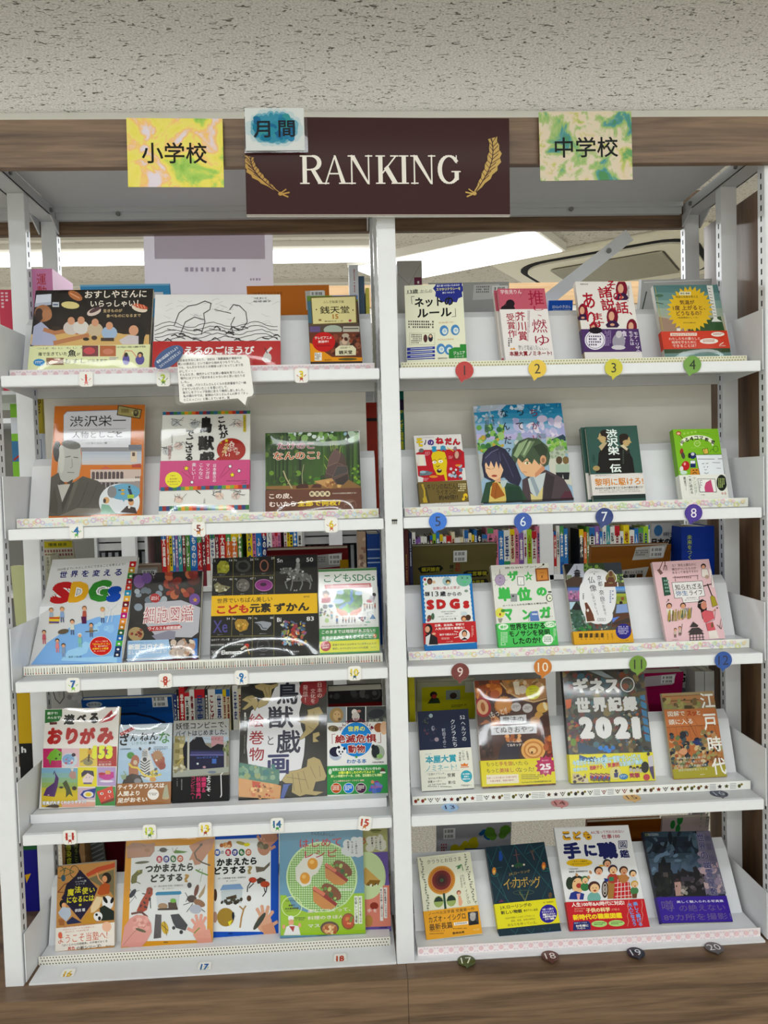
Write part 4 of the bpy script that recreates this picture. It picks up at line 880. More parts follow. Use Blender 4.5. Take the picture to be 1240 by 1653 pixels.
P.r(715, 186, 782, 206, 'e8e4c8'); P.t(748, 196, 56, 11, '原田 美緒', '403818', .02); P.t(758, 216, 130, 14, '地球の未来を考える', '403818', .01); P.t(760, 248, 88, 26, '気温が', '5c2c18', .02); P.t(772, 280, 190, 28, '1度 上がると、', '5c2c18', .02); P.t(772, 312, 150, 26, 'どうなるの？', '5c2c18', .02); P.t(765, 338, 130, 10, '−地球環境のしくみ−', '5c4818', .01); P.t(775, 368, 75, 8, '西村書店', '5c4818')
P.r(700, 400, 722, 416, 'e4e4dc'); P.e(775, 412, 10, 8, '5c3c2c', 8); P.hb(520, 560, '2c4820'); P.e(600, 210, 24, 9, '4c7058', 10); P.l([(580, 250), (620, 258)], 4, '303c38')
B = b.band(418, 522, 'cc4426'); B.r(662, 428, 818, 446, 'ecd8cc'); B.t(740, 437, 140, 13, 'SDGsビジュアルブック', 'a84028', .015); B.t(745, 462, 184, 17, 'わたしたちの暮らしと', 'f0dcd0', .01); B.t(742, 483, 145, 17, '地球を守るために', 'f0dcd0', .01); B.t(745, 504, 140, 17, 'できることは？', 'f0dcd0', .01)
B.e(890, 478, 55, 17, 'f0e8e0', 16); B.tiny(890, 478, 70, 18, 2, 'b04830'); B.e(942, 438, 40, 14, 'f0e8e0', 16); B.tiny(942, 438, 56, 14, 2, 'b04830'); B.t(970, 507, 40, 8, '西村書店', 'f0dcd0'); B.l([(955, 500), (975, 488)], 5, 'f0dcd0'); b.done()
# ---- second shelf, left bay
b = Book('C1', 'orange framed biography with a grey portrait and brick building, first on the second shelf', 'c87820', t=.014, cover='c87820', film=True); P = b.P
P.p([(280, 260), (315, 222), (990, 200), (985, 600), (275, 600)], '8c8c94'); P.p([(284, 262), (318, 228), (986, 206), (980, 596), (279, 596)], 'd8d8de')
P.r(460, 600, 1100, 640, '8c8c90'); P.grad(470, 640, 1100, 780, ['b4bcc8', 'c4c8d0', 'c8c4c4'], 4); P.p([(960, 570), (1100, 570), (1100, 625), (965, 625)], '6c707c'); P.r(985, 640, 1050, 750, 'd8c8b4'); P.r(1000, 650, 1030, 690, '584840')
P.p([(995, 778), (1095, 768), (1098, 812), (1000, 812)], 'b04c38'); P.p([(660, 830), (720, 790), (790, 830)], 'c4684c'); P.r(560, 830, 1095, 990, 'c8b8b0')
for i in range(8): P.r(575+i*43, 862, 608+i*43, 935, '584c50'); P.e(591+i*43, 866, 16, 14, '584c50', 10)
for i in range(4): P.r(1035+i*17, 905, 1046+i*17, 985, '685850')
P.p([(560, 935), (1095, 925), (1095, 955), (560, 962)], 'dcd4d0'); P.r(620, 962, 1095, 1050, '9c9494')
for i in range(5): P.r(640+i*45, 968, 672+i*45, 1040, '4c4448')
P.p([(212, 860), (230, 640), (280, 545), (400, 535), (455, 600), (470, 740), (440, 900), (360, 960), (260, 960)], 'b4b4b0'); P.e(215, 640, 45, 110, '201c1c', 16); P.e(360, 570, 100, 45, '646460', 16, -10); P.e(255, 720, 34, 150, 'c4c4be', 14)
P.e(205, 655, 30, 90, '1c1818', 12); P.l([(300, 700), (350, 690)], 8, '585450'); P.l([(385, 700), (430, 705)], 8, '585450'); P.l([(365, 720), (372, 800), (350, 815)], 7, '8c8c88'); P.l([(320, 860), (390, 862)], 7, '6c6460')
P.p([(118, 1325), (145, 910), (225, 860), (260, 980), (350, 990), (480, 900), (640, 950), (760, 1060), (700, 1240), (560, 1325)], '54524c'); P.p([(215, 990), (340, 985), (375, 960), (330, 1100), (262, 1175)], 'b8b6b0'); P.p([(245, 935), (300, 975), (378, 930), (365, 990), (300, 975), (225, 995)], '40403c')
P.p([(350, 980), (390, 960), (260, 1290), (255, 1190)], '3c3a36'); P.p([(390, 960), (440, 940), (350, 1200), (300, 1280)], '66645c'); P.l([(540, 960), (470, 1150), (420, 1240)], 5, '38362f'); P.l([(640, 980), (560, 1180), (440, 1260)], 5, '403e38'); P.p([(120, 1280), (180, 1000), (215, 1180), (210, 1310)], '48443c')
P.p([(220, 1325), (420, 1240), (650, 1245), (700, 1325)], '7c766c'); P.t(640, 322, 585, 112, '渋沢栄一', '141418', .0); P.l([(340, 413), (935, 402)], 3, '90909a'); P.t(630, 465, 520, 66, '人物としごと', '18181c', -.008); P.l([(340, 522), (935, 512)], 2, '90909a'); P.t(625, 552, 220, 24, 'こどもくらぶ／編', '484850')
P.p([(850, 160), (1098, 205), (1080, 300), (836, 262)], '181410'); P.p([(857, 168), (1090, 210), (1074, 292), (845, 256)], 'a89c68'); P.e(1035, 240, 28, 36, '3c3830', 14); P.e(1035, 232, 16, 18, '8c845c', 10); P.r(880, 196, 965, 240, '8c8050'); P.t(920, 220, 60, 22, '一万円', '4c4428'); P.r(990, 225, 1010, 255, 'c0b880')
P.e(870, 1180, 218, 198, 'dce0e4', 36); P.r(1088, 900, 1130, 1325, 'b86c1c'); P.e(920, 1070, 170, 88, '70a8c4', 24); P.p([(895, 1150), (930, 1150), (918, 1180)], '70a8c4'); P.e(790, 1070, 50, 65, '88888c', 14); P.l([(860, 1050), (890, 1052)], 12, '20242c'); P.e(905, 1052, 20, 12, 'c8a848', 10); P.e(905, 1090, 22, 14, 'c8a848', 10); P.p([(955, 1035), (990, 1040), (1010, 1100), (980, 1105)], '1c3454'); P.r(955, 1100, 1025, 1140, 'a8c048'); P.e(975, 1018, 12, 14, '2c2420', 10)
P.e(730, 1160, 34, 36, 'd0a878', 14); P.e(712, 1165, 16, 26, '504038', 10); P.p([(670, 1305), (680, 1200), (760, 1210), (800, 1270), (840, 1305)], '8cb4a0'); P.e(995, 1182, 30, 38, 'd0a078', 14); P.e(990, 1160, 30, 16, '241c1c', 12); P.p([(880, 1290), (950, 1220), (1040, 1240), (1060, 1305)], '3c2c2c'); P.e(975, 1235, 14, 16, 'e8e4e0', 8); P.r(560, 1305, 1100, 1325, '8c8880'); b.done()
b = Book('C2', 'white book with rainbow checked borders and pink band under the speech-bubble note', 'e2e2de', t=.014, cover='dcdcd8', film=True); P = b.P
RB = ['2c6c8c', '3c7c4c', 'd8a030', 'b84030', '38487c', '6c9c4c', 'd87838', '983838', '3c6c94', '8ca844']
def rainbow(P, x0, y0, x1, y1, h, n=24):
    for i in range(n):
        a, c = i/n, (i+1)/n; P.p([(x0+(x1-x0)*a, y0+(y1-y0)*a), (x0+(x1-x0)*c, y0+(y1-y0)*c), (x0+(x1-x0)*c, y0+(y1-y0)*c+h), (x0+(x1-x0)*a, y0+(y1-y0)*a+h)], RB[(i*7) % 10])
rainbow(P, 153, 174, 1136, 160, 36); rainbow(P, 113, 1226, 1118, 1208, 55)
R = random.Random(9)
for cx, cy in ((300, 280), (520, 300), (980, 290), (350, 540), (180, 600), (340, 1130), (750, 1090), (990, 1090)):
    P.e(cx+R.uniform(-40, 40), cy+20, 50, 40, R.choice(['d8c8c0', 'c4c8c8', 'e0ccc0']), 12)
    x, y = cx, cy
    for k_ in range(5): P.l([(x+R.uniform(-90, 90), y+R.uniform(-50, 50)), (x+R.uniform(-50, 50), y+R.uniform(-30, 30)), (x+R.uniform(-60, 90), y+R.uniform(-50, 60))], 3.5, '4c4c50')
P.t(640, 320, 135, 185, '鳥', '101010', .06); P.t(640, 525, 185, 165, '獣', '101010', .05); P.t(650, 680, 175, 120, '戯', '101010', .05); P.t(825, 350, 100, 240, 'これが', '101010', .04, v=1, rot=10); P.t(455, 550, 90, 340, 'でござる', '101010', .04, v=1)
P.e(920, 600, 160, 130, 'a43028', 28); P.p([(770, 690), (840, 650), (880, 720), (745, 712)], 'a43028'); P.t(960, 590, 150, 60, 'ニッポンの', 'ece4dc', .02, rot=-55); P.t(905, 590, 60, 180, 'わらい', 'ece4dc', .02, v=1, rot=-20); P.t(850, 600, 54, 150, 'の原点!', 'e8d8a0', .02, v=1, rot=-20); P.star(868, 498, 26, 11, 5, 'd8c838'); P.star(805, 522, 16, 8, 5, 'c8a838')
P.t(235, 630, 40, 160, '結城昌子', '9c4850', .0, v=1); P.tiny(265, 560, 16, 260, 1, '606060', 1); P.r(1055, 210, 1085, 400, 'c8b848'); P.t(1070, 300, 20, 170, '小学館のえほん', '504010', 0, v=1)
B = b.band(718, 1042, 'c85888'); rainbow(B, 135, 1018, 1133, 986, 40, 22)
B.t(735, 860, 40, 200, '日本最古の', 'f4e4ec', .01, v=1); B.t(660, 840, 42, 165, 'マンガは', 'f4e4ec', .01, v=1); B.t(585, 840, 46, 170, 'こんなに', 'f4e4ec', .01, v=1); B.t(505, 835, 46, 180, '楽しい!', 'f4e4ec', .01, v=1)
B.e(282, 935, 95, 88, 'e4dc50', 24); B.t(270, 890, 60, 16, 'や楽ね', '6c3848'); B.t(280, 925, 90, 18, '全伝授！', '6c3848', .01); B.t(282, 955, 140, 16, '学習教材にも', '6c3848'); B.t(285, 985, 90, 14, 'おすすめ', '6c3848')
for x, y, c in ((422, 808, 'e8d838'), (485, 962, 'f0ecec'), (932, 880, 'e8d838'), (908, 785, 'f0ecec'), (1007, 835, 'f0ecec')): B.star(x, y, 38 if c[0] == 'e' else 26, 17, 5, '4c1c34'); B.star(x, y, 30 if c[0] == 'e' else 18, 13, 5, c)
for q in (((370, 840), (480, 925)), ((440, 830), (490, 910)), ((865, 785), (800, 895)), ((905, 820), (800, 915))): B.l(q, 4, '983058')
B.t(980, 946, 230, 14, '定価1,870円(本体1,700円)', '502840'); B.t(1060, 968, 60, 14, '小学館', '502840'); P.l([(530, 1050), (575, 1085)], 10, '181818'); P.t(622, 1165, 22, 60, '小学館', '707070', 0, v=1); b.done()
b = Book('C3', 'landscape green photo book of a bamboo shoot with brown band on the second shelf', '2c4420', t=.010, cover='30442c', film=True); P = b.P
P.grad(108, 95, 1015, 640, ['385828', '2c4c20', '42602c', '3c5426'], 5)
R = random.Random(5)
for i in range(26):
    x = 120+i*35+R.uniform(-12, 12); P.r(x, 96, x+R.uniform(12, 34), 600, R.choice(['24381c', '3c5c28', '4c7030', '1c3018', '5c7c38', '2c4820', '344c28']))
P.blobs(330, 100, 1005, 185, 40, 10, 34, ['c8d4d4', 'b0c4b0', '8cac70', 'd4dcd8', '6c9448', '9cb8c8'], 3); P.blobs(110, 110, 420, 330, 30, 10, 26, ['2c4a1c', '48682c', '607c34', '203816'], 8); P.blobs(110, 480, 700, 640, 34, 12, 30, ['487828', '3c5c24', '6c9038', '2c4420'], 6); P.blobs(930, 420, 1010, 620, 14, 10, 22, ['6c9c30', '486c28', '88a840'], 4)
P.p([(115, 650), (120, 620), (540, 610), (700, 560), (900, 560), (1018, 625), (1020, 660)], '8c6c44'); P.p([(400, 620), (460, 595), (510, 600), (520, 640), (400, 645)], '4c2c24'); P.p([(540, 640), (570, 600), (640, 605), (640, 640)], '54302a'); P.p([(570, 575), (745, 545), (790, 590), (700, 640), (640, 610)], 'c09868'); P.blobs(700, 570, 850, 630, 10, 10, 26, ['d0ac74', 'a87c50', '8c6040'], 5)
P.p([(668, 540), (715, 350), (765, 270), (800, 262), (860, 330), (885, 430), (905, 560), (850, 612), (780, 605), (745, 550)], '544440')
for q, c in (([(715, 350), (765, 270), (825, 310), (800, 390), (700, 430)], '6c5654'), ([(690, 440), (790, 400), (850, 420), (770, 530), (685, 500)], '5c4848'), ([(790, 430), (885, 430), (895, 490), (740, 545)], '4c4848'), ([(760, 560), (895, 500), (905, 560), (850, 612), (790, 605)], '3c3230')): P.p(q, c); P.l(q+[q[0]], 3, '8c7464')
for q in (((735, 285), (722, 200)), ((752, 275), (748, 190)), ((770, 270), (775, 180)), ((785, 262), (792, 215)), ((668, 330), (705, 380)), ((815, 300), (822, 240)), ((668, 415), (690, 460))): P.l(q, 5, 'a8b85c')
P.l([(280, 478), (305, 545), (360, 640)], 12, 'b4ac88'); P.l([(472, 415), (456, 510), (462, 600)], 6, 'a4a080'); P.l([(340, 560), (320, 600)], 8, 'a09870')
P.t(395, 238, 350, 62, 'たけのこ', '8c2c4c', .02, o='dcd0d0', ow=.05); P.t(405, 330, 440, 76, 'なんのこ?', 'b06030', .02, o='e4dcd0', ow=.05)
B = b.band(650, None, '6c4434'); B.t(255, 715, 220, 52, 'この皮、', 'ece0d8', .03); B.t(272, 792, 250, 48, 'むいたら', 'ece0d8', .035); B.t(620, 785, 415, 56, '全部で何枚？', 'e8cc48', .035)
for i, ch in enumerate('断面写真'): B.e(552+i*49, 697, 27, 27, 'e0d4b4', 16); B.t(552+i*49, 697, 30, 30, ch, '4c3424', .03)
B.t(860, 692, 235, 15, 'でゆびる秘密を解剖する！', 'dcd0c4', .015); B.ring(918, 812, 58, 58, 2.5, 'b09888', 24); B.tiny(918, 780, 60, 26, 2, 'c0b0a4'); B.tiny(918, 802, 90, 14, 1, 'c0b0a4'); b.done()
# ---- second shelf, right bay
b = Book('C4', 'white book with a yellow shouting face on red and olive band above sticker five', 'dcdad8', t=.016, cover='d4d2d0', spc='c8c6b8'); P = b.P
P.p([(205, 400), (320, 350), (900, 350), (965, 400), (990, 830), (330, 860), (250, 800)], 'b42834'); P.p([(198, 420), (345, 425), (375, 600), (235, 600)], 'dcd8d4'); P.p([(240, 760), (330, 790), (320, 870), (250, 870)], 'dcdad8'); P.p([(930, 650), (985, 640), (1000, 830), (940, 830)], 'dcdad8')
for ch, x, y, w, h, c in (('モ', 262, 228, 100, 135, 'd8c038'), ('ノ', 350, 232, 40, 84, '383848'), ('の', 440, 235, 100, 92, '54388c'), ('ね', 580, 210, 125, 110, 'b82838'), ('だ', 720, 225, 110, 110, 'b82838'), ('ん', 842, 235, 120, 100, 'b82838')): P.t(x, y, w, h, ch, c, .06, o='302828', ow=.02)
P.t(495, 345, 85, 110, '事', '3890b4', .05); P.t(635, 330, 95, 85, '典', '3890b4', .05); P.t(400, 155, 180, 20, 'おどろき びっくり', '404050')
P.p([(450, 450), (470, 395), (560, 370), (660, 395), (690, 480), (700, 560), (690, 680), (705, 840), (675, 838), (650, 745), (600, 755), (540, 745), (490, 650)], 'd8c038'); P.e(500, 550, 34, 22, 'ece8d8', 14); P.e(598, 538, 38, 24, 'ece8d8', 14); P.e(508, 548, 9, 9, '181818', 8); P.e(600, 540, 9, 9, '181818', 8)
P.l([(462, 530), (500, 510), (540, 535)], 7, '302818'); P.l([(565, 505), (610, 500)], 7, '302818'); P.l([(530, 610), (555, 625), (580, 600)], 9, '302818'); P.e(578, 685, 40, 32, '402818', 14); P.e(582, 670, 22, 9, 'e4d8d0', 8); P.l([(690, 470), (668, 500), (700, 500)], 5, '302818')
P.p([(255, 430), (320, 425), (340, 590), (262, 596)], 'e4e0d0'); P.e(290, 360, 40, 34, '707070', 12); P.p([(270, 690), (380, 680), (480, 710), (430, 750), (270, 760)], '6c7c84'); P.e(320, 700, 50, 22, '9cb4c0', 12); P.e(825, 340, 28, 34, '8c8088', 12); P.p([(790, 420), (850, 380), (930, 410), (900, 520), (800, 530)], '943038'); P.e(850, 440, 32, 60, 'c8a494', 12)
P.blobs(730, 600, 930, 800, 16, 14, 34, ['d8d4d8', '5c7c9c', 'a8b8c8', '605458', 'c8c0c4'], 3); P.l([(700, 325), (800, 380)], 12, 'd0c050'); P.e(488, 775, 70, 20, 'd89040', 14); P.e(870, 605, 46, 16, 'd89040', 12); P.tiny(390, 415, 80, 70, 4, 'e0a0a8'); P.tiny(755, 480, 60, 50, 3, 'e0a0a8'); P.tiny(370, 820, 90, 50, 3, 'e0a0a8')
B = b.band(850, 1185, '706030'); B.t(650, 930, 520, 90, 'キリンのねだんは', '181410', .0); B.t(690, 1020, 310, 76, 'ライオンの', '181410', .0); B.t(722, 1100, 300, 80, '約40倍!?', '181410', .01); B.tiny(930, 955, 110, 130, 4, 'd8d0a8')
B.l([(310, 900), (345, 990), (350, 1120)], 26, 'b8a040'); B.e(318, 905, 16, 14, 'b8a040', 10); B.p([(320, 1110), (370, 1080), (400, 1180), (330, 1180)], 'b8a040'); B.l([(365, 950), (420, 1180)], 12, '30302c'); B.e(985, 1080, 34, 40, 'd8b840', 12); B.e(955, 1130, 24, 24, 'd8b840', 10); B.e(990, 1100, 12, 16, '302818', 8); P.r(510, 1185, 1045, 1230, 'dcdad8'); P.t(660, 1196, 200, 12, '大澤裕司 著', '604848'); b.done()
b = Book('C5', 'large white-spined novel with two school pupils under a blue sky above sticker six', '9cb4c8', t=.016, cover='d8d8d4'); P = b.P
P.grad(92, 70, 1150, 480, ['2c7ca4', '4490b4', '8cacc8', 'b8b0d0'], 7); P.p([(92, 110), (470, 85), (400, 150), (240, 170), (100, 180)], 'b0b8c4')
P.blobs(100, 110, 420, 300, 26, 16, 44, ['a8c0d0', 'c4ccd8', '7ca8c4', 'b4bcd0'], 3, .5); P.blobs(560, 250, 1120, 440, 40, 20, 56, ['d0c8dc', 'bcb8d4', 'dcd4e0', 'a8a8cc'], 5, .6); P.blobs(700, 80, 1070, 200, 22, 14, 36, ['3480a8', '6ca8c4', '98bccc', '2c7098'], 9, .5); P.blobs(500, 80, 640, 180, 10, 14, 34, ['c4d0dc', 'b0c0d0'], 2, .6)
P.blobs(130, 320, 420, 620, 60, 16, 38, ['6c9c54', '88b060', '4c8048', 'b8a050', '3c6c44', '9cbc78'], 6); P.blobs(560, 420, 960, 560, 18, 18, 38, ['a8b8b0', '8ca498', 'bcc4c0'], 7); P.r(800, 415, 900, 470, '8894a8'); P.r(905, 455, 1120, 760, 'b4bcac'); P.p([(945, 490), (1095, 425), (1140, 470), (1120, 500)], '344858'); P.blobs(930, 470, 1150, 600, 34, 14, 30, ['7cac54', '5c9048', '94b864'], 8); P.p([(930, 700), (1150, 690), (1195, 1000), (950, 900)], 'c8c8bc'); P.blobs(960, 560, 1150, 700, 20, 12, 24, ['98a48c', 'a8b4a0', '8c9884'], 12)
for x, c in ((1050, '5c4c38'), (1125, '7c6844')): P.e(x, 715, 36, 44, c, 12); P.p([(x-38, 760), (x+35, 760), (x+40, 860), (x-36, 860)], 'a8b8a8'); P.p([(x-40, 850), (x+42, 850), (x+34, 930), (x-22, 930)], '28282c')
P.p([(150, 640), (215, 640), (215, 900), (180, 960)], 'b0b4b4')
P.e(860, 250, 60, 40, 'c8c0d8', 12)
for ch, x, y in (('ち', 765, 180), ('が', 785, 325), ('っ', 615, 185), ('て', 610, 335), ('な', 435, 190), ('ん', 455, 335), ('だ', 478, 490)): P.t(x, y, 84 if ch != 'っ' else 76, 84 if ch != 'っ' else 60, ch, '7c3450' if x > 700 else '1c2428', -.005)
P.t(800, 455, 90, 40, 'い', '8c3448'); P.t(484, 610, 56, 64, '？', '181c20', .0); P.t(315, 285, 22, 140, '枡野浩一', '303438', 0, v=1); P.tiny(250, 350, 46, 240, 2, '58646c', 1)
# boy
P.p([(640, 1180), (640, 930), (740, 870), (900, 820), (1100, 920), (1180, 1060), (1210, 1160)], '54484c'); P.p([(870, 1150), (900, 850), (1000, 900), (960, 1150)], '40383c'); P.p([(1050, 1150), (1110, 1060), (1180, 1060), (1210, 1150)], '5c3440'); P.p([(700, 920), (760, 890), (900, 850), (870, 1000), (800, 1150), (730, 1060)], 'c0c8c8'); P.p([(730, 1080), (800, 1120), (870, 1000), (860, 1160), (740, 1170)], 'd0c490'); P.p([(720, 900), (760, 890), (830, 1060), (800, 1120)], '98a4ac')
P.p([(580, 740), (600, 640), (850, 640), (860, 760), (830, 880), (760, 900), (680, 890), (620, 830)], 'dcb490'); P.p([(780, 860), (880, 760), (890, 820), (780, 910)], 'c89474'); P.e(690, 745, 28, 16, 'e8e4d0', 12); P.e(695, 745, 13, 14, '6c6838', 10); P.l([(660, 730), (700, 722), (735, 735)], 6, '302c28'); P.l([(650, 840), (690, 848)], 4, '9c5c4c')
P.p([(505, 760), (530, 590), (600, 500), (700, 462), (820, 475), (920, 560), (950, 670), (930, 760), (880, 790), (840, 720), (830, 770), (770, 700), (745, 760), (690, 690), (640, 740), (590, 690), (560, 770), (540, 700)], '4c5c48'); P.p([(540, 660), (600, 530), (700, 480), (640, 600), (580, 690)], '94a884'); P.p([(620, 650), (700, 510), (780, 500), (720, 600), (660, 690)], '748868'); P.p([(760, 560), (860, 520), (920, 600), (900, 700), (840, 680)], '3c4838'); P.p([(715, 500), (740, 500), (660, 660), (645, 650)], 'a4b494')
P.e(872, 710, 40, 56, 'c8a080', 16); P.ring(870, 710, 38, 54, 6, '40483c', 18); P.e(872, 715, 18, 28, '9c745c', 12)
# girl
P.p([(185, 1180), (240, 960), (330, 935), (470, 960), (610, 1000), (700, 1160)], '34503c'); P.p([(270, 1180), (290, 1010), (340, 940), (440, 990), (470, 1180)], 'd0bc74'); P.p([(460, 1180), (470, 1000), (610, 1010), (660, 1170)], '284434'); P.p([(310, 960), (360, 955), (450, 1100), (340, 1140), (290, 1100)], 'a06430'); P.l([(360, 970), (340, 1120)], 6, '784820'); P.p([(390, 940), (480, 930), (450, 1000), (420, 1020)], 'b8c4c4')
P.p([(190, 760), (200, 650), (260, 580), (350, 545), (450, 590), (560, 740), (630, 920), (600, 1000), (500, 960), (440, 900), (300, 940), (220, 900)], '343448'); P.p([(225, 760), (250, 700), (390, 740), (430, 820), (400, 900), (340, 935), (270, 900), (235, 840)], 'e0bc9c'); P.p([(200, 740), (240, 640), (330, 600), (400, 700), (380, 810), (350, 720), (330, 800), (290, 720), (270, 790), (240, 740)], '404058')
P.l([(230, 690), (300, 620), (370, 590)], 7, '747490'); P.l([(420, 640), (480, 760), (540, 900)], 8, '545070'); P.l([(380, 620), (400, 720)], 6, '5c5c78'); P.e(330, 885, 32, 12, 'a04c40', 10); P.l([(245, 800), (285, 812)], 5, '402c28'); P.l([(300, 812), (330, 800)], 3, '402c28'); P.p([(340, 930), (400, 900), (400, 950), (350, 960)], 'd4a888')
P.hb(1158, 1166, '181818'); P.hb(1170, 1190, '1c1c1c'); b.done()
b = Book('C6', 'dark teal novel with two suited men back to back above the navy sticker', '3c5c54', spine='R', t=.014, cover='3c5c54', hard=True); P = b.P
def man(P, x, y, s, d):
    P.p([(x-80*s*d, y+560), (x-60*s*d, y+280), (x-10*s*d, y+190), (x+70*s*d, y+130), (x+150*s*d, y+200), (x+190*s*d, y+560)], '1c1814'); P.p([(x-60*d, y+180), (x+10*d, y+110), (x+70*d, y+120), (x-20*d, y+240)], 'b8a888' if d > 0 else '2c2c28')
    P.e(x, y+40, 62, 84, 'bfa87c', 18); P.e(x+34*d, y-20, 72, 50, '2c2018', 16); P.e(x+64*d, y+30, 36, 70, '2c2018', 14); P.e(x+36*d, y+58, 14, 22, 'b89c74', 10); P.p([(x-58*d, y+30), (x-84*d, y+66), (x-55*d, y+70)], 'bfa87c'); P.l([(x-40*d, y+18), (x-8*d, y+20)], 7, '382818'); P.l([(x-54*d, y+96), (x-26*d, y+94)], 5, '8c5c48')
P.p([(290, 770), (350, 520), (400, 360), (480, 300), (560, 420), (560, 770)], '181410'); man(P, 395, 200, 1, 1); P.e(380, 205, 2, 2, '181410', 6)
P.p([(630, 400), (700, 380), (780, 440), (840, 560), (870, 770), (540, 770), (560, 500)], '181410'); man(P, 740, 255, .55, -1); P.e(300, 700, 52, 38, 'a89468', 14); P.p([(650, 365), (700, 350), (770, 410), (750, 440)], 'd0c4a8')
P.t(555, 440, 170, 640, '渋沢栄一伝', 'e4ece8', .03, v=1); P.t(262, 560, 42, 130, '北康利', '1c3c38', 0, v=1); P.tiny(705, 580, 34, 300, 1, '4c5c50', 1)
B = b.band(782, 1095, 'dcd8d4'); B.t(635, 900, 720, 112, '黎明に駆けろ!', 'cc8830', .02); B.t(640, 990, 720, 34, '約500社の企業を育てた“日本の資本主義の父”', '201c18', .012); B.t(640, 1025, 600, 17, '幕末・維新から、明治、昭和まで。日本の将来を見つめて', '70685c'); B.t(650, 1050, 620, 17, 'ひたすらに駆け抜けた、その九十一年の生涯を描く', '70685c'); B.t(400, 808, 240, 16, '道徳と経済を両立させた', '504840'); B.t(950, 780, 60, 12, '小説', '504840')
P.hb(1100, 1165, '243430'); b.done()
b = Book('C7', 'lime green book with a smiling white building and paper band above the purple sticker', '84b838', spine='L', t=.020, cover='84b838', spc='78a830'); P = b.P
P.e(580, 330, 250, 120, 'e8ecd4', 30); P.e(580, 382, 222, 118, '84b838', 30); P.e(580, 340, 48, 48, 'c8dc98', 18); P.e(580, 340, 38, 38, '84b838', 18); P.tiny(580, 342, 40, 30, 2, 'c8dc98')
for ch, x, y, ro in (('ゆ', 362, 320, 22), ('る', 425, 285, 15), ('4', 492, 265, 8), ('コ', 565, 255, 2), ('マ', 640, 258, -5), ('教', 722, 280, -12), ('室', 812, 318, -20)): P.t(x, y, 58, 60, ch, '181c14', .03, rot=ro)
for i in range(4): P.e(385+i*55, 188-i*10, 18, 18, 'a4cc60', 12)
P.t(665, 175, 190, 12, 'たのしくまなぶ4コマ', '40602c', rot=-12); P.t(590, 402, 190, 14, 'はじめてみませんか', 'c0dc88'); P.e(300, 182, 38, 32, 'b04830', 14); P.e(298, 186, 26, 20, 'e0b8a0', 12); P.l([(320, 212), (362, 265)], 9, '6c3c2c')
P.e(355, 460, 26, 46, '983c30', 14); P.e(378, 520, 26, 50, '504840', 14, 15); P.p([(655, 430), (730, 415), (745, 490), (680, 502)], 'd8b860'); P.l([(655, 430), (730, 415), (745, 490), (680, 502), (655, 430)], 6, '302818'); P.l([(688, 425), (690, 480)], 5, '604020'); P.ring(850, 425, 36, 46, 6, '2c5820', 14); P.l([(765, 470), (790, 430), (830, 435)], 6, '2c5820')
P.e(515, 520, 50, 50, '182c64', 14); P.e(515, 500, 26, 24, 'c8c8d4', 10); P.r(485, 590, 560, 690, '182c64'); P.r(485, 595, 552, 635, 'e8e8f0'); P.e(468, 520, 20, 40, '1c2024', 10); P.e(418, 665, 56, 66, 'b42c30', 18); P.e(405, 640, 16, 22, 'e4a4a0', 10); P.e(362, 710, 26, 40, 'e0dcd8', 12); P.e(395, 760, 50, 26, 'c8dcd0', 12); P.p([(488, 705), (608, 705), (615, 790), (485, 790)], 'c88c3c'); P.l([(520, 775), (548, 755), (576, 775)], 10, '302010'); P.e(530, 730, 14, 8, '302010', 8); P.e(572, 728, 14, 8, '302010', 8)
P.p([(555, 512), (940, 505), (965, 800), (620, 800)], 'e4e8ec'); P.l([(555, 512), (940, 508), (968, 800)], 6, '303438'); P.l([(590, 572), (830, 575)], 7, '303438'); P.l([(880, 572), (945, 572)], 7, '303438'); P.l([(798, 625), (910, 628)], 6, '303438'); P.l([(855, 705), (918, 708)], 5, '505458'); P.l([(560, 520), (620, 795)], 6, '303438')
P.l([(650, 640), (680, 636)], 7, '202428'); P.l([(706, 637), (738, 634)], 7, '202428'); P.e(680, 686, 6, 8, '202428', 8); P.e(728, 686, 6, 8, '202428', 8); P.l([(685, 722), (700, 730), (716, 720)], 5, '202428'); P.l([(682, 765), (710, 778), (740, 764)], 6, '202428')
B = b.band(792, None, 'e4e4dc'); B.p([(585, 845), (830, 850), (850, 1030), (615, 1025)], '505050'); B.p([(592, 852), (824, 857), (842, 1022), (622, 1017)], 'e8e8e4'); B.p([(680, 960), (700, 900), (770, 862), (808, 1030), (690, 1020)], 'c0587c'); B.tiny(635, 920, 40, 110, 2, '606060', 1)
B.e(920, 905, 72, 108, '1c241c', 24); B.tiny(920, 905, 96, 120, 4, 'a8b878', 1); B.t(945, 1045, 66, 36, 'ゆる', 'b84c48', .01); B.t(420, 910, 36, 180, '教室で!', '303430', .01, v=1); B.t(495, 930, 40, 220, '一気に読める', '303430', .01, v=1); B.t(555, 930, 34, 200, 'マンガ付き', '507850', 0, v=1)
for x in (452, 525, 575): B.l([(x-12, 830), (x+34, 1060)], 2, '909890')
B.t(655, 1058, 60, 12, '小学館', '404040'); b.done()
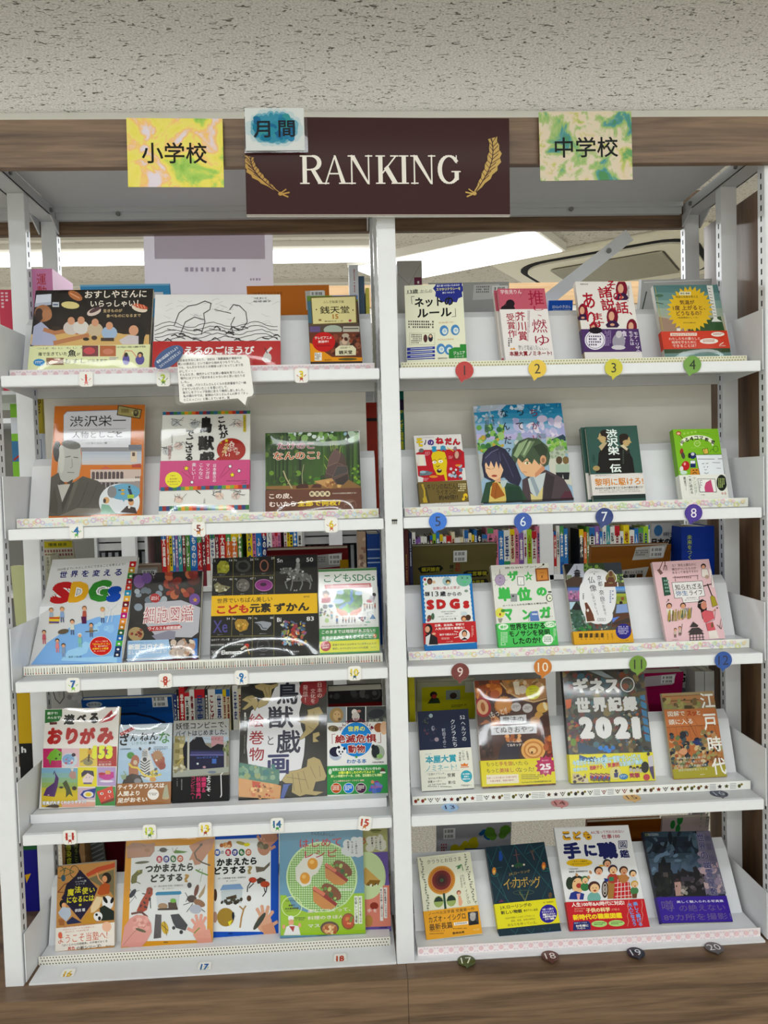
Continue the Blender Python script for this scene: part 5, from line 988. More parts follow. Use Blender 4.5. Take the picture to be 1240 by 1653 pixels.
# ---- third shelf, left bay
b = Book('D1', 'large grey-white picture book with rainbow SDGs letters over a blue globe', 'd4d4d4', t=.012, cover='d8d8d8', hard=True, film=False); P = b.P
P.p([(118, 1200), (300, 960), (560, 780), (830, 680), (1100, 650), (1090, 1190)], '8cb4e0'); P.p([(95, 1235), (118, 1195), (1085, 1160), (1085, 1200)], '5c8cc0')
P.p([(440, 1150), (520, 1040), (640, 1000), (700, 940), (760, 960), (720, 1060), (600, 1120), (1040, 1090), (1040, 1165)], 'a4cce8'); P.blobs(800, 740, 1000, 820, 8, 16, 44, ['a4cce8', '98c0e4'], 4)
P.t(770, 160, 690, 26, '2030年までにわたしたちにできることを考えよう！', '3c3c2c', .005, rot=2.5)
for i, ch in enumerate('世界を変える'): P.t(482+i*114, 240-i*5, 76, 66, ch, '242c70', .03)
for ch, x, y, w, h, c in (('S', 465, 430, 225, 225, 'b42c30'), ('D', 645, 420, 200, 215, 'd8a840'), ('G', 860, 408, 235, 225, '3c8438'), ('s', 1010, 440, 150, 165, '1c50a4')): P.t(x, y, w, h, ch, '28243c', .13); P.t(x, y, w, h, ch, 'e8e8e8', .115); P.t(x, y, w, h, ch, c, .075)
SD = ['b42c30', 'b08c3c', '3c7c3c', '98242c', 'b84030', '3c98b8', 'd8a848', '74202c', 'd06c38', 'b4287c', 'd89048', 'b88030', '306038', '2868a4', '4ca848', '1c3c68', '1c2c50']
for i, c in enumerate(SD):
    y0 = 105+i*59; xo = 1172-i*9.8
    P.p([(xo, y0), (xo+66, y0-3), (xo+58, y0+54), (xo-8, y0+57)], c); P.e(xo+28, y0+32, 15, 12, 'e0dcd8', 8)
for x, y, c, hr in ((350, 670, 'a0b0c0', '8c7450'), (465, 660, '90a8c8', '9c8050'), (700, 650, 'b06050', '8c6040'), (890, 660, 'd4d4d0', 'b09840'), (570, 790, 'd0d4cc', '302820'), (270, 900, 'c06870', '3c2420'), (770, 820, '9c8c70', '3c3430'), (650, 930, '8cc0b0', 'd8e0e0'), (410, 990, 'd89090', '302428'), (475, 1040, '90a0b8', '38302c')): P.person(x, y, 165 if y < 800 else 150, hr, c, '5c6480' if y < 900 else c)
P.p([(330, 690), (440, 680), (432, 752), (322, 760)], 'd8c050'); P.r(330, 690, 438, 706, 'c04840'); P.r(326, 735, 432, 752, '5c4890'); P.e(475, 840, 60, 26, '6c6050', 14, 12); P.p([(665, 680), (720, 680), (722, 752), (675, 755)], '5c2850')
P.l([(975, 610), (940, 735)], 9, 'e0e4e8'); P.l([(975, 605), (935, 560)], 7, 'd8dce0'); P.l([(975, 605), (1030, 555)], 7, 'd8dce0'); P.l([(1000, 640), (985, 730)], 5, 'e0e4e8'); P.l([(710, 840), (835, 825)], 8, '605038')
P.e(872, 990, 120, 104, 'e4dcd8', 30); P.e(872, 990, 115, 99, 'c4302c', 30); P.t(880, 940, 130, 17, 'コピーして使える', 'f0e0c0', .01); P.t(875, 968, 180, 22, '「SDGsクイズ」', 'e8c850', .02); P.t(875, 992, 140, 17, 'や、掲示資料も！', 'f0e0c0', .01); P.t(868, 1018, 170, 22, '各教科との関連', 'e8c850', .02); P.t(860, 1043, 120, 16, 'が、よくわかる！', 'f0e0c0', .01)
P.t(598, 1108, 135, 20, '監修 小林 亮', '34485c'); b.done()
b = Book('D2', 'black glossy book with purple and red blobs and a glaring plastic jacket', '1c1a1c', t=.014, cover='24242a', film=True); P = b.P
P.e(245, 410, 62, 72, '7c5c94', 18); P.e(325, 370, 55, 60, '6c5088', 18); P.ring(398, 318, 16, 18, 5, 'd0d0d0'); P.l([(398, 335), (400, 370)], 3, 'c0c0c0')
P.blobs(200, 460, 540, 700, 16, 26, 60, ['8c98a4', 'a8b0b8', '6c7884'], 4); P.blobs(560, 300, 880, 560, 18, 26, 62, ['7c2c24', '9c4430', '5c2420', 'b06848'], 5); P.e(852, 590, 62, 66, '705098', 18); P.star(858, 595, 32, 14, 5, 'c8983c')
P.p([(300, 640), (700, 600), (920, 680), (900, 960), (820, 1020), (420, 1010), (300, 860)], 'b8b8c0'); P.e(413, 583, 58, 50, 'a8282c', 20); P.t(413, 583, 80, 46, 'はたらく', 'e8dcdc', .03)
P.t(560, 760, 560, 200, '細胞図鑑', 'ece4e4', .09); P.t(560, 760, 560, 200, '細胞図鑑', 'a82830', .04); P.t(560, 760, 560, 200, '細胞図鑑', 'e4dcdc', .005)
P.p([(320, 905), (350, 895), (680, 870), (712, 895), (690, 925), (350, 950)], 'ac2c30'); P.t(515, 912, 360, 40, 'ウイルス＆細菌図鑑', 'e8d8d8', .03); P.p([(370, 1000), (560, 940), (640, 950), (630, 1040), (420, 1045)], '8c8c9c')
P.e(200, 980, 86, 78, 'a8946c', 16); P.blobs(140, 930, 260, 1030, 12, 10, 18, ['8c2c24', 'b06040', '682018'], 2); P.r(840, 1030, 890, 1280, '2c70b8')
P.p([(105, 1055), (560, 1040), (600, 1270), (95, 1295)], 'a8c4e0'); P.blobs(590, 1060, 840, 1230, 46, 22, 46, ['c8b8a8', 'a89c94', 'd8ccc0', 'b08c74', 'b8a8a0'], 6); P.t(310, 1120, 400, 64, '新型コロナを', 'f0f4f8', .05); P.t(320, 1180, 430, 46, '正しく学んで予防しよう!', 'f0f4f8', .02); P.hb(1245, 1262, 'd8dce4'); P.hb(1275, 1290, '682028'); P.tiny(862, 310, 50, 50, 3, 'b04848'); P.t(250, 1078, 260, 16, '世界中の人が気をつけよう！', '4080b8'); b.done()
b = Book('D3', 'large square black element encyclopedia with a yellow title band', '161616', t=.016, cover='141416', film=True); P = b.P
for q in ([(305, 320), (280, 1130)], [(515, 308), (490, 1340)], [(727, 300), (715, 1325)], [(90, 518), (725, 500)], [(60, 1135), (715, 1118)]): P.l(q, 4, '8c8448')
for x, y, s_, n in ((112, 352, 'S', '16'), (328, 345, 'Fe', '26'), (545, 332, 'Cu', '29'), (112, 546, 'Pd', '46'), (328, 540, 'Ag', '47'), (528, 532, 'I', '53'), (305, 948, 'Au', '79'), (532, 942, 'Hg', '80'), (525, 1152, 'Ra', '88')): P.t(x, y, 0, 22, s_, 'c8c8c8'); P.t(x+165, y-6, 34, 22, n, 'd0d0d0', .01)
P.t(248, 948, 34, 22, '54', 'd0d0d0', .01); P.t(782, 350, 56, 40, 'Sn', 'd8d8d8', .01); P.t(1085, 342, 68, 42, '50', 'dcdcdc', .01); P.t(772, 955, 44, 44, 'Bi', 'dcdcdc', .02); P.t(1087, 942, 74, 44, '83', 'dcdcdc', .02)
P.p([(135, 400), (170, 350), (230, 352), (262, 400), (262, 450), (230, 482), (170, 475), (140, 480)], '98983c'); P.blobs(150, 370, 250, 460, 9, 10, 20, ['b8b45c', '7c7c2c', 'a8a848'], 3)
P.ring(405, 405, 64, 54, 26, '4c4c48', 16); P.r(360, 330, 410, 352, '161616'); P.ring(622, 402, 40, 54, 16, '7c4c3c', 18); P.ring(622, 402, 40, 54, 4, 'b08070', 18); P.p([(100, 600), (140, 570), (180, 600), (275, 620), (230, 660), (150, 680), (115, 650)], '8c8868'); P.blobs(120, 590, 240, 660, 8, 10, 18, ['c8c8b0', '585440', 'a8a48c'], 4)
P.e(402, 602, 70, 66, '6c6864', 22); P.blobs(360, 560, 445, 645, 10, 8, 14, ['8c8884', '4c4844'], 5); P.e(617, 602, 92, 62, '8c3c84', 24); P.ring(617, 602, 88, 58, 5, 'c898c0', 26); P.e(612, 595, 34, 18, '3c1838', 14)
HG = 'a8aaa8'; P.p([(775, 475), (820, 420), (870, 425), (900, 460), (960, 470), (1060, 480), (1095, 520), (1090, 580), (1050, 560), (920, 565), (880, 520), (850, 480), (800, 490)], '686a68'); P.e(965, 350, 20, 26, HG, 12); P.p([(948, 375), (985, 378), (985, 450), (960, 490), (940, 470)], '8c8e8c')
for q in ([(890, 540), (835, 570), (855, 635)], [(910, 550), (905, 600), (890, 655)], [(1005, 545), (1010, 590), (985, 650)], [(1070, 540), (1095, 590), (1085, 640)], [(1090, 500), (1108, 560)], [(960, 400), (930, 450), (870, 450)]): P.l(q, 13, '7c7e7c')
P.blobs(850, 430, 1085, 560, 34, 5, 14, ['c0c2c0', '404240', '989a98', '585a58'], 7); P.blobs(785, 425, 850, 480, 8, 5, 10, ['b4b6b4', '505250'], 8)
for x, y, s_ in ((190, 498, '硫黄 いおう'), (400, 493, '鉄 てつ'), (615, 486, '銅 どう'), (178, 700, 'パラジウム'), (398, 693, '銀 ぎん'), (612, 688, 'ヨウ素 ようそ'), (160, 1115, 'キセノン'), (385, 1110, '金 きん'), (605, 1100, '水銀 すいぎん'), (600, 1312, 'ラジウム')): P.t(x, y, 0, 11, s_, 'b8b8b8')
P.t(940, 655, 42, 18, 'スズ', 'd0d0d0', .02); P.t(935, 1280, 76, 18, 'ビスマス', 'd0d0d0', .02)
P.p([(75, 715), (1160, 682), (1163, 885), (68, 925)], 'e0b83c'); P.t(420, 755, 570, 52, '世界でいちばん美しい', '2c2410', .01); P.t(295, 850, 330, 92, 'こども', 'b83828', .045); P.t(580, 835, 220, 98, '元素', '201c10', .04); P.t(900, 825, 360, 92, 'ずかん', '201c10', .045); P.t(1052, 718, 60, 16, '創元社', '504820', .02)
P.t(165, 1030, 150, 130, 'Xe', '54508c', -.012); P.p([(315, 985), (345, 950), (430, 955), (462, 1000), (440, 1060), (370, 1085), (325, 1050)], 'a8883c'); P.blobs(335, 970, 440, 1060, 12, 8, 18, ['d0b468', '8c6c28', 'c89848'], 6); P.p([(518, 985), (600, 970), (690, 985), (692, 1010), (640, 1065), (590, 1060), (570, 1020)], '989ca4'); P.l([(525, 995), (580, 1005), (605, 1045), (645, 1045)], 8, '2c3038')
P.ring(608, 1220, 62, 62, 7, '686868', 22); P.l([(608, 1220), (570, 1240)], 4, '909090'); P.ring(608, 1220, 44, 44, 2, '505050', 12)
P.blobs(800, 960, 1040, 1210, 90, 10, 26, ['6c8cac', 'b8a050', 'a85c48', '5c6c8c', 'c8c8b8', '7c8c54', '8c5c84', '445c74', 'd0a870'], 11, .6); P.blobs(900, 1000, 970, 1190, 26, 8, 20, ['a83c34', 'c87848', '8c3848'], 12); P.blobs(800, 1130, 900, 1220, 20, 8, 16, ['a8c0d0', 'd8d0a0', '7ca0c0'], 13)
P.t(165, 1168, 190, 22, 'セオドア・グレイ著', 'd0d0d0', .01); P.t(380, 1160, 180, 22, 'ニック・マン写真', 'd0d0d0', .01); P.t(135, 1222, 140, 22, '若林文高監修', 'c8c8c8', .01); P.t(345, 1215, 125, 20, '武井摩利訳', 'c8c8c8', .01); P.l([(60, 1250), (370, 1235)], 2, '3c6c50'); P.t(282, 1295, 215, 46, 'Elements', 'e4e4e4', .04); P.t(118, 1296, 95, 34, 'The Book of', 'c0c0c0')
P.e(440, 1225, 26, 22, 'b43c30', 12); P.l([(425, 1235), (385, 1262)], 22, 'd0ccc4'); P.l([(440, 1240), (465, 1310)], 10, 'b89858'); b.done()
b = Book('D4', 'white children\'s book with a green world cupped in hands and yellow-green band', 'e2e4e2', t=.014, cover='38783c', film=True); P = b.P
P.hb(212, 240, '387c3c'); P.t(480, 320, 620, 100, 'こどもSDGs', '387c54', .01); P.p([(178, 410), (740, 385), (752, 430), (740, 440), (185, 460)], 'b4383c'); P.t(465, 424, 520, 34, 'なぜSDGsが必要なのかがわかる', 'ecdcdc', .02)
P.e(470, 605, 172, 148, '4c8c3c', 28); P.blobs(330, 490, 620, 720, 44, 12, 34, ['2c5c34', '68a844', '84b850', '3c7838', '244c30'], 6); P.l([(510, 480), (500, 540), (520, 590), (490, 630), (420, 650), (370, 690)], 34, '5088b8'); P.e(370, 500, 50, 28, 'a8c4dc', 14); P.e(345, 610, 70, 30, 'a8c4dc', 14); P.e(590, 510, 48, 26, 'a8c4dc', 14); P.p([(440, 640), (470, 640), (490, 740), (420, 750)], '6cb048')
P.p([(320, 690), (440, 730), (470, 785), (380, 785), (330, 740)], 'd8987c'); P.p([(630, 680), (500, 730), (480, 785), (570, 780), (620, 730)], 'd8987c')
for i in range(4): P.l([(335+i*22, 715+i*12), (410+i*12, 760+i*4)], 4, 'b06c54'); P.l([(612-i*22, 710+i*12), (540-i*10, 760+i*3)], 4, 'b06c54')
P.e(195, 520, 44, 42, '4c3c38', 16); P.e(195, 545, 32, 30, 'd8a48c', 14); P.p([(138, 570), (255, 560), (245, 625), (140, 632)], 'a82840'); P.e(780, 530, 26, 26, '302828', 12); P.p([(735, 540), (800, 545), (770, 620), (710, 600)], 'a8a0a8'); P.p([(690, 590), (760, 595), (750, 625), (695, 622)], 'b43044'); P.e(187, 675, 28, 28, '8c8c90', 14); P.e(255, 668, 30, 20, '4c7ca0', 12); P.blobs(125, 650, 300, 800, 14, 8, 18, ['8c9c90', '6c6488', 'a8a098', 'c0a060', '78a078'], 7); P.e(208, 842, 26, 28, 'b4cc98', 12)
for x, y, h_, tp in ((665, 680, 90, 'c8c0b4'), (695, 675, 60, '8c3838'), (727, 672, 64, '303038'), (760, 675, 66, 'a8a8a8'), (792, 665, 66, 'b04040'), (402, 835, 70, '505058'), (438, 835, 70, 'c07850'), (474, 835, 70, '404450'), (510, 835, 70, '989098'), (545, 835, 70, '303030'), (265, 780, 90, '70a0b8'), (330, 835, 100, '3c6ca0')): P.person(x, y, h_, top=tp)
P.l([(640, 775), (700, 745), (770, 745)], 3, '40607c'); P.l([(702, 745), (705, 860)], 3, '40607c'); P.p([(725, 825), (762, 765), (800, 820)], '3c78a8'); P.blobs(600, 800, 670, 850, 8, 10, 18, ['784058', '404c70', 'a85868'], 8); P.e(705, 862, 34, 8, '80b8a0', 10); P.t(420, 905, 550, 13, '秋山宏次郎 監修 バウンド 著', '505450')
B = b.band(932, None, '3c8c48'); B.t(468, 972, 645, 46, 'このままでは地球があぶない!', 'ecf0e8', .02); B.t(445, 1044, 600, 44, '未来のために考えるべきこと', 'ecf0e8', .02); B.p([(122, 1098), (842, 1068), (846, 1208), (124, 1232)], 'd8d838'); B.e(195, 1150, 63, 62, 'b0343c', 24); B.t(195, 1138, 84, 24, 'SDGsを', 'ecdcdc', .03, rot=6); B.t(195, 1168, 80, 22, '読解！', 'ecdcdc', .03, rot=6)
B.t(540, 1128, 530, 26, '国連が決めた2030年までに世界の人々が', '404820', .01); B.t(490, 1175, 430, 26, '達成しなければならない17の目標', '404820', .01); B.t(775, 1165, 70, 14, 'カンゼン', '508850', .02); B.e(790, 1030, 22, 26, 'c07848', 10); b.done()
# ---- third shelf, right bay
b = Book('D5', 'blue bordered white book with red SDGs letters and red band above sticker nine', '3078b4', t=.014, cover='3078b4'); P = b.P
P.p([(178, 262), (800, 245), (885, 1140), (250, 1175)], 'e4e6e4')
for i in range(16): P.e(182+i*4.4, 275+i*56, 7, 16, '3078b4', 6); P.e(803+i*5.2, 262+i*55, 7, 16, '3078b4', 6); P.e(190+i*41, 262-i*1.2, 14, 6, '3078b4', 6)
P.e(735, 300, 105, 90, '78b49c', 22); P.r(630, 215, 850, 240, '3078b4'); P.l([(698, 262), (722, 286)], 5, '202c28'); P.l([(722, 262), (700, 288)], 5, '202c28'); P.l([(768, 262), (792, 290)], 5, '202c28'); P.l([(792, 264), (768, 288)], 5, '202c28'); P.e(745, 330, 30, 14, '60c080', 10)
P.e(275, 320, 36, 44, '403028', 14); P.e(275, 328, 24, 28, '784c34', 12); P.e(210, 295, 20, 18, 'b04858', 10); P.e(330, 330, 22, 20, 'd8b898', 10); P.e(225, 360, 16, 14, '8cb068', 8); P.e(505, 318, 60, 60, 'a8c0c4', 16); P.e(520, 325, 34, 28, '5c4c30', 12); P.e(522, 342, 20, 18, 'd8c088', 10)
P.t(500, 410, 360, 40, 'お笑い芸人と学ぶ', 'b84858', .005); P.t(245, 490, 62, 60, '図解', '202028', .03); P.t(348, 490, 90, 66, '13', '202428', -.005); P.t(452, 488, 76, 70, '歳', '202428', .03); P.t(605, 492, 190, 50, 'からの', '202428', .02)
for ch, x, y, w, h in (('S', 285, 635, 105, 135), ('D', 430, 628, 128, 132), ('G', 610, 625, 140, 142), ('s', 765, 635, 86, 106)): P.t(x, y, w, h, ch, 'b83030', .09)
P.t(525, 728, 190, 14, '東京都市大学大学院教授', '404448'); P.t(530, 755, 110, 14, '佐藤真久 監修', '404448'); P.t(525, 792, 270, 14, 'お笑い芸人・お笑いジャーナリスト', '606468'); P.t(530, 825, 200, 24, 'たかまつなな 著', '303438')
P.e(275, 810, 30, 40, '6c4838', 12); P.e(320, 790, 22, 46, '506c54', 12); P.e(262, 840, 22, 22, 'a84858', 10); P.e(735, 820, 40, 38, '784c34', 14); P.e(790, 810, 36, 40, '503828', 14); P.e(735, 830, 26, 24, 'd8a880', 10); P.e(735, 755, 44, 26, 'c8d4d8', 12); P.e(765, 452, 26, 18, '8c9c90', 10)
B = b.band(870, 1145, 'b82c30'); B.t(540, 905, 395, 34, '企業、自治体、学校で', 'ecdcd8', .03); B.t(545, 950, 390, 34, '人気の授業を書籍化！', 'ecdcd8', .03); B.t(525, 1030, 230, 28, '親子で読みたい!', 'ecdcd8', .03); B.tiny(490, 1085, 110, 28, 2, 'e8c0b8')
B.e(265, 960, 52, 70, '241c1c', 16); B.e(250, 960, 32, 42, 'd8a88c', 14); B.p([(220, 1040), (290, 1010), (380, 1070), (390, 1160), (228, 1160)], '241c20'); B.p([(228, 1060), (290, 1020), (270, 1160), (228, 1160)], 'd8d8d8'); B.e(335, 1020, 26, 16, 'd8a88c', 10); B.e(740, 1040, 74, 72, 'e4dcd8', 24); B.e(740, 1020, 36, 46, '241c1c', 14); B.e(740, 1030, 28, 36, 'cfa080', 14); B.p([(690, 1105), (740, 1070), (790, 1100)], '24242c'); B.l([(605, 990), (655, 1000)], 8, 'e4dcd8'); B.l([(605, 1075), (660, 1062)], 8, 'e4dcd8'); B.tiny(850, 1000, 30, 160, 2, 'e0b0a8', 1); B.t(540, 1122, 90, 14, 'くもん出版', 'e8d8d0')
b.done()
b = Book('D6', 'white book with big green lettering and little unit characters above sticker ten', 'deded8', t=.016, cover='d8d6d0'); P = b.P
G = '50b45c'
P.t(470, 205, 395, 26, '語らSIセブン！', '303430', .01); P.t(375, 315, 140, 130, 'ザ', G, .06); P.t(572, 315, 110, 120, '☆', G, .03); P.t(270, 545, 175, 180, '単', G, .07); P.t(520, 545, 185, 180, '位', G, .07); P.t(742, 515, 135, 115, 'の', G, .08); P.t(320, 805, 115, 150, 'マ', G, .07); P.t(560, 805, 130, 130, 'ン', G, .06); P.t(790, 780, 150, 150, 'ガ', G, .07)
P.e(213, 365, 64, 72, 'b0a0b8', 20); P.ring(213, 365, 64, 72, 3, '403840', 20)
for a in range(0, 360, 45): P.l([(213+62*math.cos(math.radians(a)), 365+70*math.sin(math.radians(a))), (213+92*math.cos(math.radians(a)), 365+104*math.sin(math.radians(a)))], 3, '504850')
P.l([(212, 295), (208, 225), (200, 290)], 3, '504850'); P.e(213, 340, 12, 5, '504050', 8); P.l([(195, 380), (213, 392), (230, 380)], 3, '504050')
P.p([(432, 325), (512, 325), (518, 432), (438, 432)], 'e8e8e4'); P.l([(432, 325), (512, 325), (518, 432), (438, 432), (432, 325)], 6, '303430'); P.l([(475, 380), (475, 415)], 3, '303430')
P.p([(665, 228), (815, 220), (830, 368), (680, 378)], 'c88c4c'); P.l([(665, 228), (815, 220), (830, 368), (680, 378), (665, 228)], 16, '8c5434'); P.l([(690, 215), (770, 175)], 8, 'b8a898'); P.e(762, 170, 14, 12, '302c28', 8); P.l([(722, 275), (765, 272)], 4, '5c3c20'); P.e(745, 325, 10, 20, '7c5430', 8)
P.p([(345, 540), (430, 540), (430, 640), (350, 640)], '989c9c'); P.e(378, 570, 16, 12, '40403c', 8); P.e(840, 595, 42, 52, '30342c', 18); P.e(842, 595, 34, 43, 'e0e4d0', 18); P.l([(830, 520), (860, 520)], 20, '4c5448'); P.e(848, 600, 12, 8, '303430', 8)
P.t(530, 675, 570, 24, 'メートルくんたちが教える単位の話', '303430', .01, rot=1); P.e(215, 780, 62, 62, 'd8d468', 18); P.p([(185, 850), (250, 850), (230, 905), (205, 905)], '9c9890'); P.e(250, 755, 26, 22, '4c8c40', 12); P.e(215, 800, 12, 20, '9c5430', 8); P.p([(590, 800), (620, 765), (690, 760), (715, 885), (600, 890)], '6884b8'); P.r(618, 790, 690, 812, 'c8d0e0'); P.l([(580, 780), (580, 888)], 4, '30405c'); P.tiny(820, 838, 120, 26, 2, '606860')
B = b.band(905, None, '54b860'); B.t(560, 955, 445, 84, '世界をはかる', '141c14', .03); B.t(585, 1040, 520, 80, 'モノサシを発明', '141c14', .03); B.t(555, 1135, 350, 80, 'したのか?', '141c14', .03); B.e(255, 958, 64, 40, 'dce8d8', 16); B.t(258, 960, 80, 40, '誰が', '5cb464', .04); B.e(850, 935, 74, 38, 'dce8d8', 16); B.t(850, 935, 120, 40, 'いつ?', '5cb464', .04)
B.e(820, 1125, 70, 66, 'e8f0e4', 22); B.tiny(820, 1125, 95, 76, 3, '70907c'); B.tiny(270, 1110, 90, 170, 4, 'c8e4c8', 1); B.tiny(912, 1060, 34, 150, 2, 'c8e4c8', 1); b.done()
b = Book('D7', 'temple photo book with a white speech shape and two brown Buddha figures', '5c5448', t=.014, cover='c8c4bc'); P = b.P
P.p([(80, 165), (210, 160), (115, 300)], '181818'); P.p([(210, 160), (330, 158), (345, 400), (120, 400), (115, 300)], 'b8bcc8'); P.p([(105, 300), (180, 300), (190, 370), (130, 380)], '788068')
for i, (w_, y) in enumerate(((46, 240), (50, 268), (54, 300))): P.p([(245-w_, y+18), (235, y-6), (262, y-6), (250+w_, y+18)], '282428')
P.l([(240, 182), (246, 240)], 5, '282428'); P.r(215, 262, 282, 325, '30282c'); P.p([(100, 370), (200, 320), (320, 330), (300, 450), (120, 450)], '4c3c30'); P.r(118, 445, 290, 470, '3c4c60'); P.grad(128, 460, 290, 630, ['6478b4', '98849c', 'a86c90', '7c6488'], 5); P.blobs(150, 510, 280, 610, 20, 8, 20, ['c08cac', 'b4789c', '6c5068'], 3)
P.p([(150, 640), (290, 635), (340, 1000), (200, 1010)], '445c50'); P.p([(150, 640), (230, 640), (180, 730), (160, 740)], 'b0c8d4'); P.p([(180, 730), (240, 640), (330, 740), (240, 745)], '302c2c'); P.blobs(170, 770, 380, 1010, 70, 8, 26, ['5c7868', '8ca09c', '48685c', '3c5c48', '748c80', '305440'], 5); P.blobs(240, 950, 520, 1000, 20, 10, 24, ['3c7444', '4c8850', '2c5c3c'], 6)
P.r(330, 150, 810, 250, '384830'); P.blobs(340, 150, 560, 240, 24, 10, 26, ['5c7c3c', '789450', '3c5828'], 7); P.p([(575, 150), (800, 145), (830, 400), (740, 300), (600, 230)], '40444c'); P.blobs(740, 280, 830, 400, 16, 10, 22, ['789454', 'a8b878', '4c6834'], 8)
P.grad(730, 450, 860, 540, ['6090c8', '88a8d0', '485860'], 4); P.grad(745, 540, 880, 670, ['a0a848', '7c8c44', '98a050'], 4); P.p([(800, 590), (840, 580), (845, 620), (815, 630)], '8c5430'); P.p([(750, 680), (880, 670), (900, 780), (740, 790)], '8ca0c8'); P.e(805, 655, 22, 20, '302420', 10); P.p([(720, 800), (920, 785), (935, 960), (690, 960)], '604434')
P.p([(690, 850), (790, 830), (700, 910)], '6884c8'); P.p([(690, 915), (900, 850), (930, 900), (740, 940)], '483c38'); P.p([(440, 910), (620, 900), (680, 960), (640, 1000), (450, 1000)], '54605c'); P.blobs(470, 900, 700, 990, 20, 8, 20, ['6c3c34', 'b0a89c', '7c5044', '404c54'], 9)
P.e(510, 575, 235, 350, 'e0e0e2', 40); P.e(440, 330, 110, 112, 'e0e0e2', 26); P.e(590, 820, 112, 108, 'e0e0e2', 26); P.e(360, 500, 86, 130, 'e0e0e2', 26)
P.t(460, 265, 130, 18, 'この目で見たい', '404040', rot=2); P.e(462, 289, 8, 8, '303030', 8); P.t(525, 340, 56, 62, '京', '282828', .0); P.t(538, 415, 56, 62, '都', '282828', .0); P.t(556, 525, 62, 66, '奈', '282828', .0); P.t(570, 605, 62, 62, '良', '282828', .0); P.t(590, 725, 34, 180, 'のお寺で', '383838', 0, v=1, rot=4); P.t(425, 365, 88, 84, '仏', '282828', .0); P.t(448, 468, 88, 84, '像', '282828', .0); P.t(475, 670, 32, 280, 'に会いましょう', '383838', 0, v=1, rot=6); P.e(545, 468, 4, 4, '303030', 6)
P.tiny(690, 580, 60, 160, 2, '8088a8', 1); P.tiny(330, 590, 26, 110, 1, '585858', 1); P.r(508, 850, 608, 886, '707070'); P.r(512, 854, 604, 882, 'e0e0e2'); P.t(558, 868, 60, 20, '改訂版', '505050')
def buddha(P, x, y, s, c, w='e8e4e0'):
    for k, cc in ((1.16, w), (1, c)): P.e(x, y-58*s, 32*s*k, 40*s*k, cc, 14); P.e(x, y-4*s, 66*s*k, 66*s*k, cc, 18); P.p([(x-78*s*k, y+42*s), (x+78*s*k, y+42*s), (x+82*s*k, y+100*s), (x-82*s*k, y+102*s)], cc)
buddha(P, 672, 350, 1.02, '6c4838'); P.e(672, 340, 58, 74, '8c8050', 18); P.e(672, 296, 24, 28, '704c38', 12); P.p([(640, 330), (705, 330), (725, 392), (615, 394)], '684434'); P.r(610, 392, 762, 398, '503428')
P.p([(332, 650), (372, 638), (415, 700), (465, 800), (490, 895), (360, 905), (345, 800), (345, 740)], 'e8e4e0'); P.p([(340, 656), (368, 648), (405, 705), (452, 805), (472, 885), (372, 892), (352, 780), (356, 740)], '6c4432'); P.e(382, 750, 16, 20, 'd8d4d0', 8)
B = b.band(1008, None, 'd4a43c', 'band_strip'); B.tiny(495, 1085, 450, 90, 1, '54401c'); 
for i, s_ in enumerate(('寺宝を', 'めぐる', '京都と', '奈良の', '古寺を', '歩いて', '名仏に', '出会う')): B.t(300+i*56, 1085, 24, 80, s_, '4c3818', .0, v=1)
B.e(838, 1022, 100, 98, '343084', 26); B.tiny(838, 1010, 140, 110, 5, 'c0bcd8'); B.t(850, 1138, 110, 10, 'メイツ出版', '604818'); b.done()
b = Book('D8', 'pale pink book of ancient village life drawings above the steel blue sticker', 'e0c0c4', t=.012, cover='d8c4c4'); P = b.P
K = '302828'
P.l([(215, 205), (180, 300)], 10, '604038'); P.p([(148, 310), (178, 292), (224, 345), (192, 370)], '7c6058'); P.l([(240, 200), (245, 260)], 10, '604038'); P.l([(225, 310), (235, 255), (262, 255), (268, 310)], 8, '604038'); P.l([(247, 260), (247, 312)], 7, '604038')
P.t(475, 242, 300, 34, 'え？ 弥生土器なのに', '584448', .01); P.t(475, 290, 300, 34, '縄文がついたものが', '584448', .01); P.t(490, 330, 320, 34, 'あるって本当ですか!?', '584448', .01)
P.p([(205, 400), (265, 395), (320, 610), (240, 625)], '345444')
for j in range(4):
    for i in range(3): P.e(240+i*22+j*7, 440+j*42, 8, 14, '8cb0a0', 8)
P.l([(340, 400), (650, 372)], 7, '604040'); P.l([(365, 385), (372, 445)], 7, '604040'); P.l([(640, 370), (645, 420)], 7, '604040'); P.tiny(505, 405, 240, 30, 1, '906c70')
q = [(328, 462), (700, 440), (736, 625), (658, 635), (662, 695), (470, 708), (450, 645), (366, 652)]; P.p(q, 'e6e4e2'); P.l(q+[q[0]], 5, K)
P.t(528, 510, 325, 66, '知られざる', '1c1c1c', .01); P.l([(360, 555), (710, 535)], 3, K); P.t(450, 592, 145, 60, '弥生', '3c6898', .01); P.t(620, 585, 160, 58, 'ライフ', '1c1c1c', .01); P.t(568, 648, 125, 15, '監修 譽田亜紀子', '404040'); P.t(565, 672, 160, 14, '絵 スソアキコ', '404040')
P.e(715, 255, 32, 34, '302424', 14); P.e(715, 265, 22, 24, 'd8a890', 12); P.p([(690, 290), (765, 290), (785, 370), (770, 400), (695, 390)], 'e4dcd4'); P.l([(690, 290), (765, 290), (785, 370), (770, 400), (695, 390), (690, 290)], 3, K); P.e(760, 390, 26, 26, 'b8a090', 10); P.p([(785, 285), (815, 300), (848, 520), (825, 520)], 'e6e0dc'); P.tiny(820, 420, 16, 160, 1, '907078', 1)
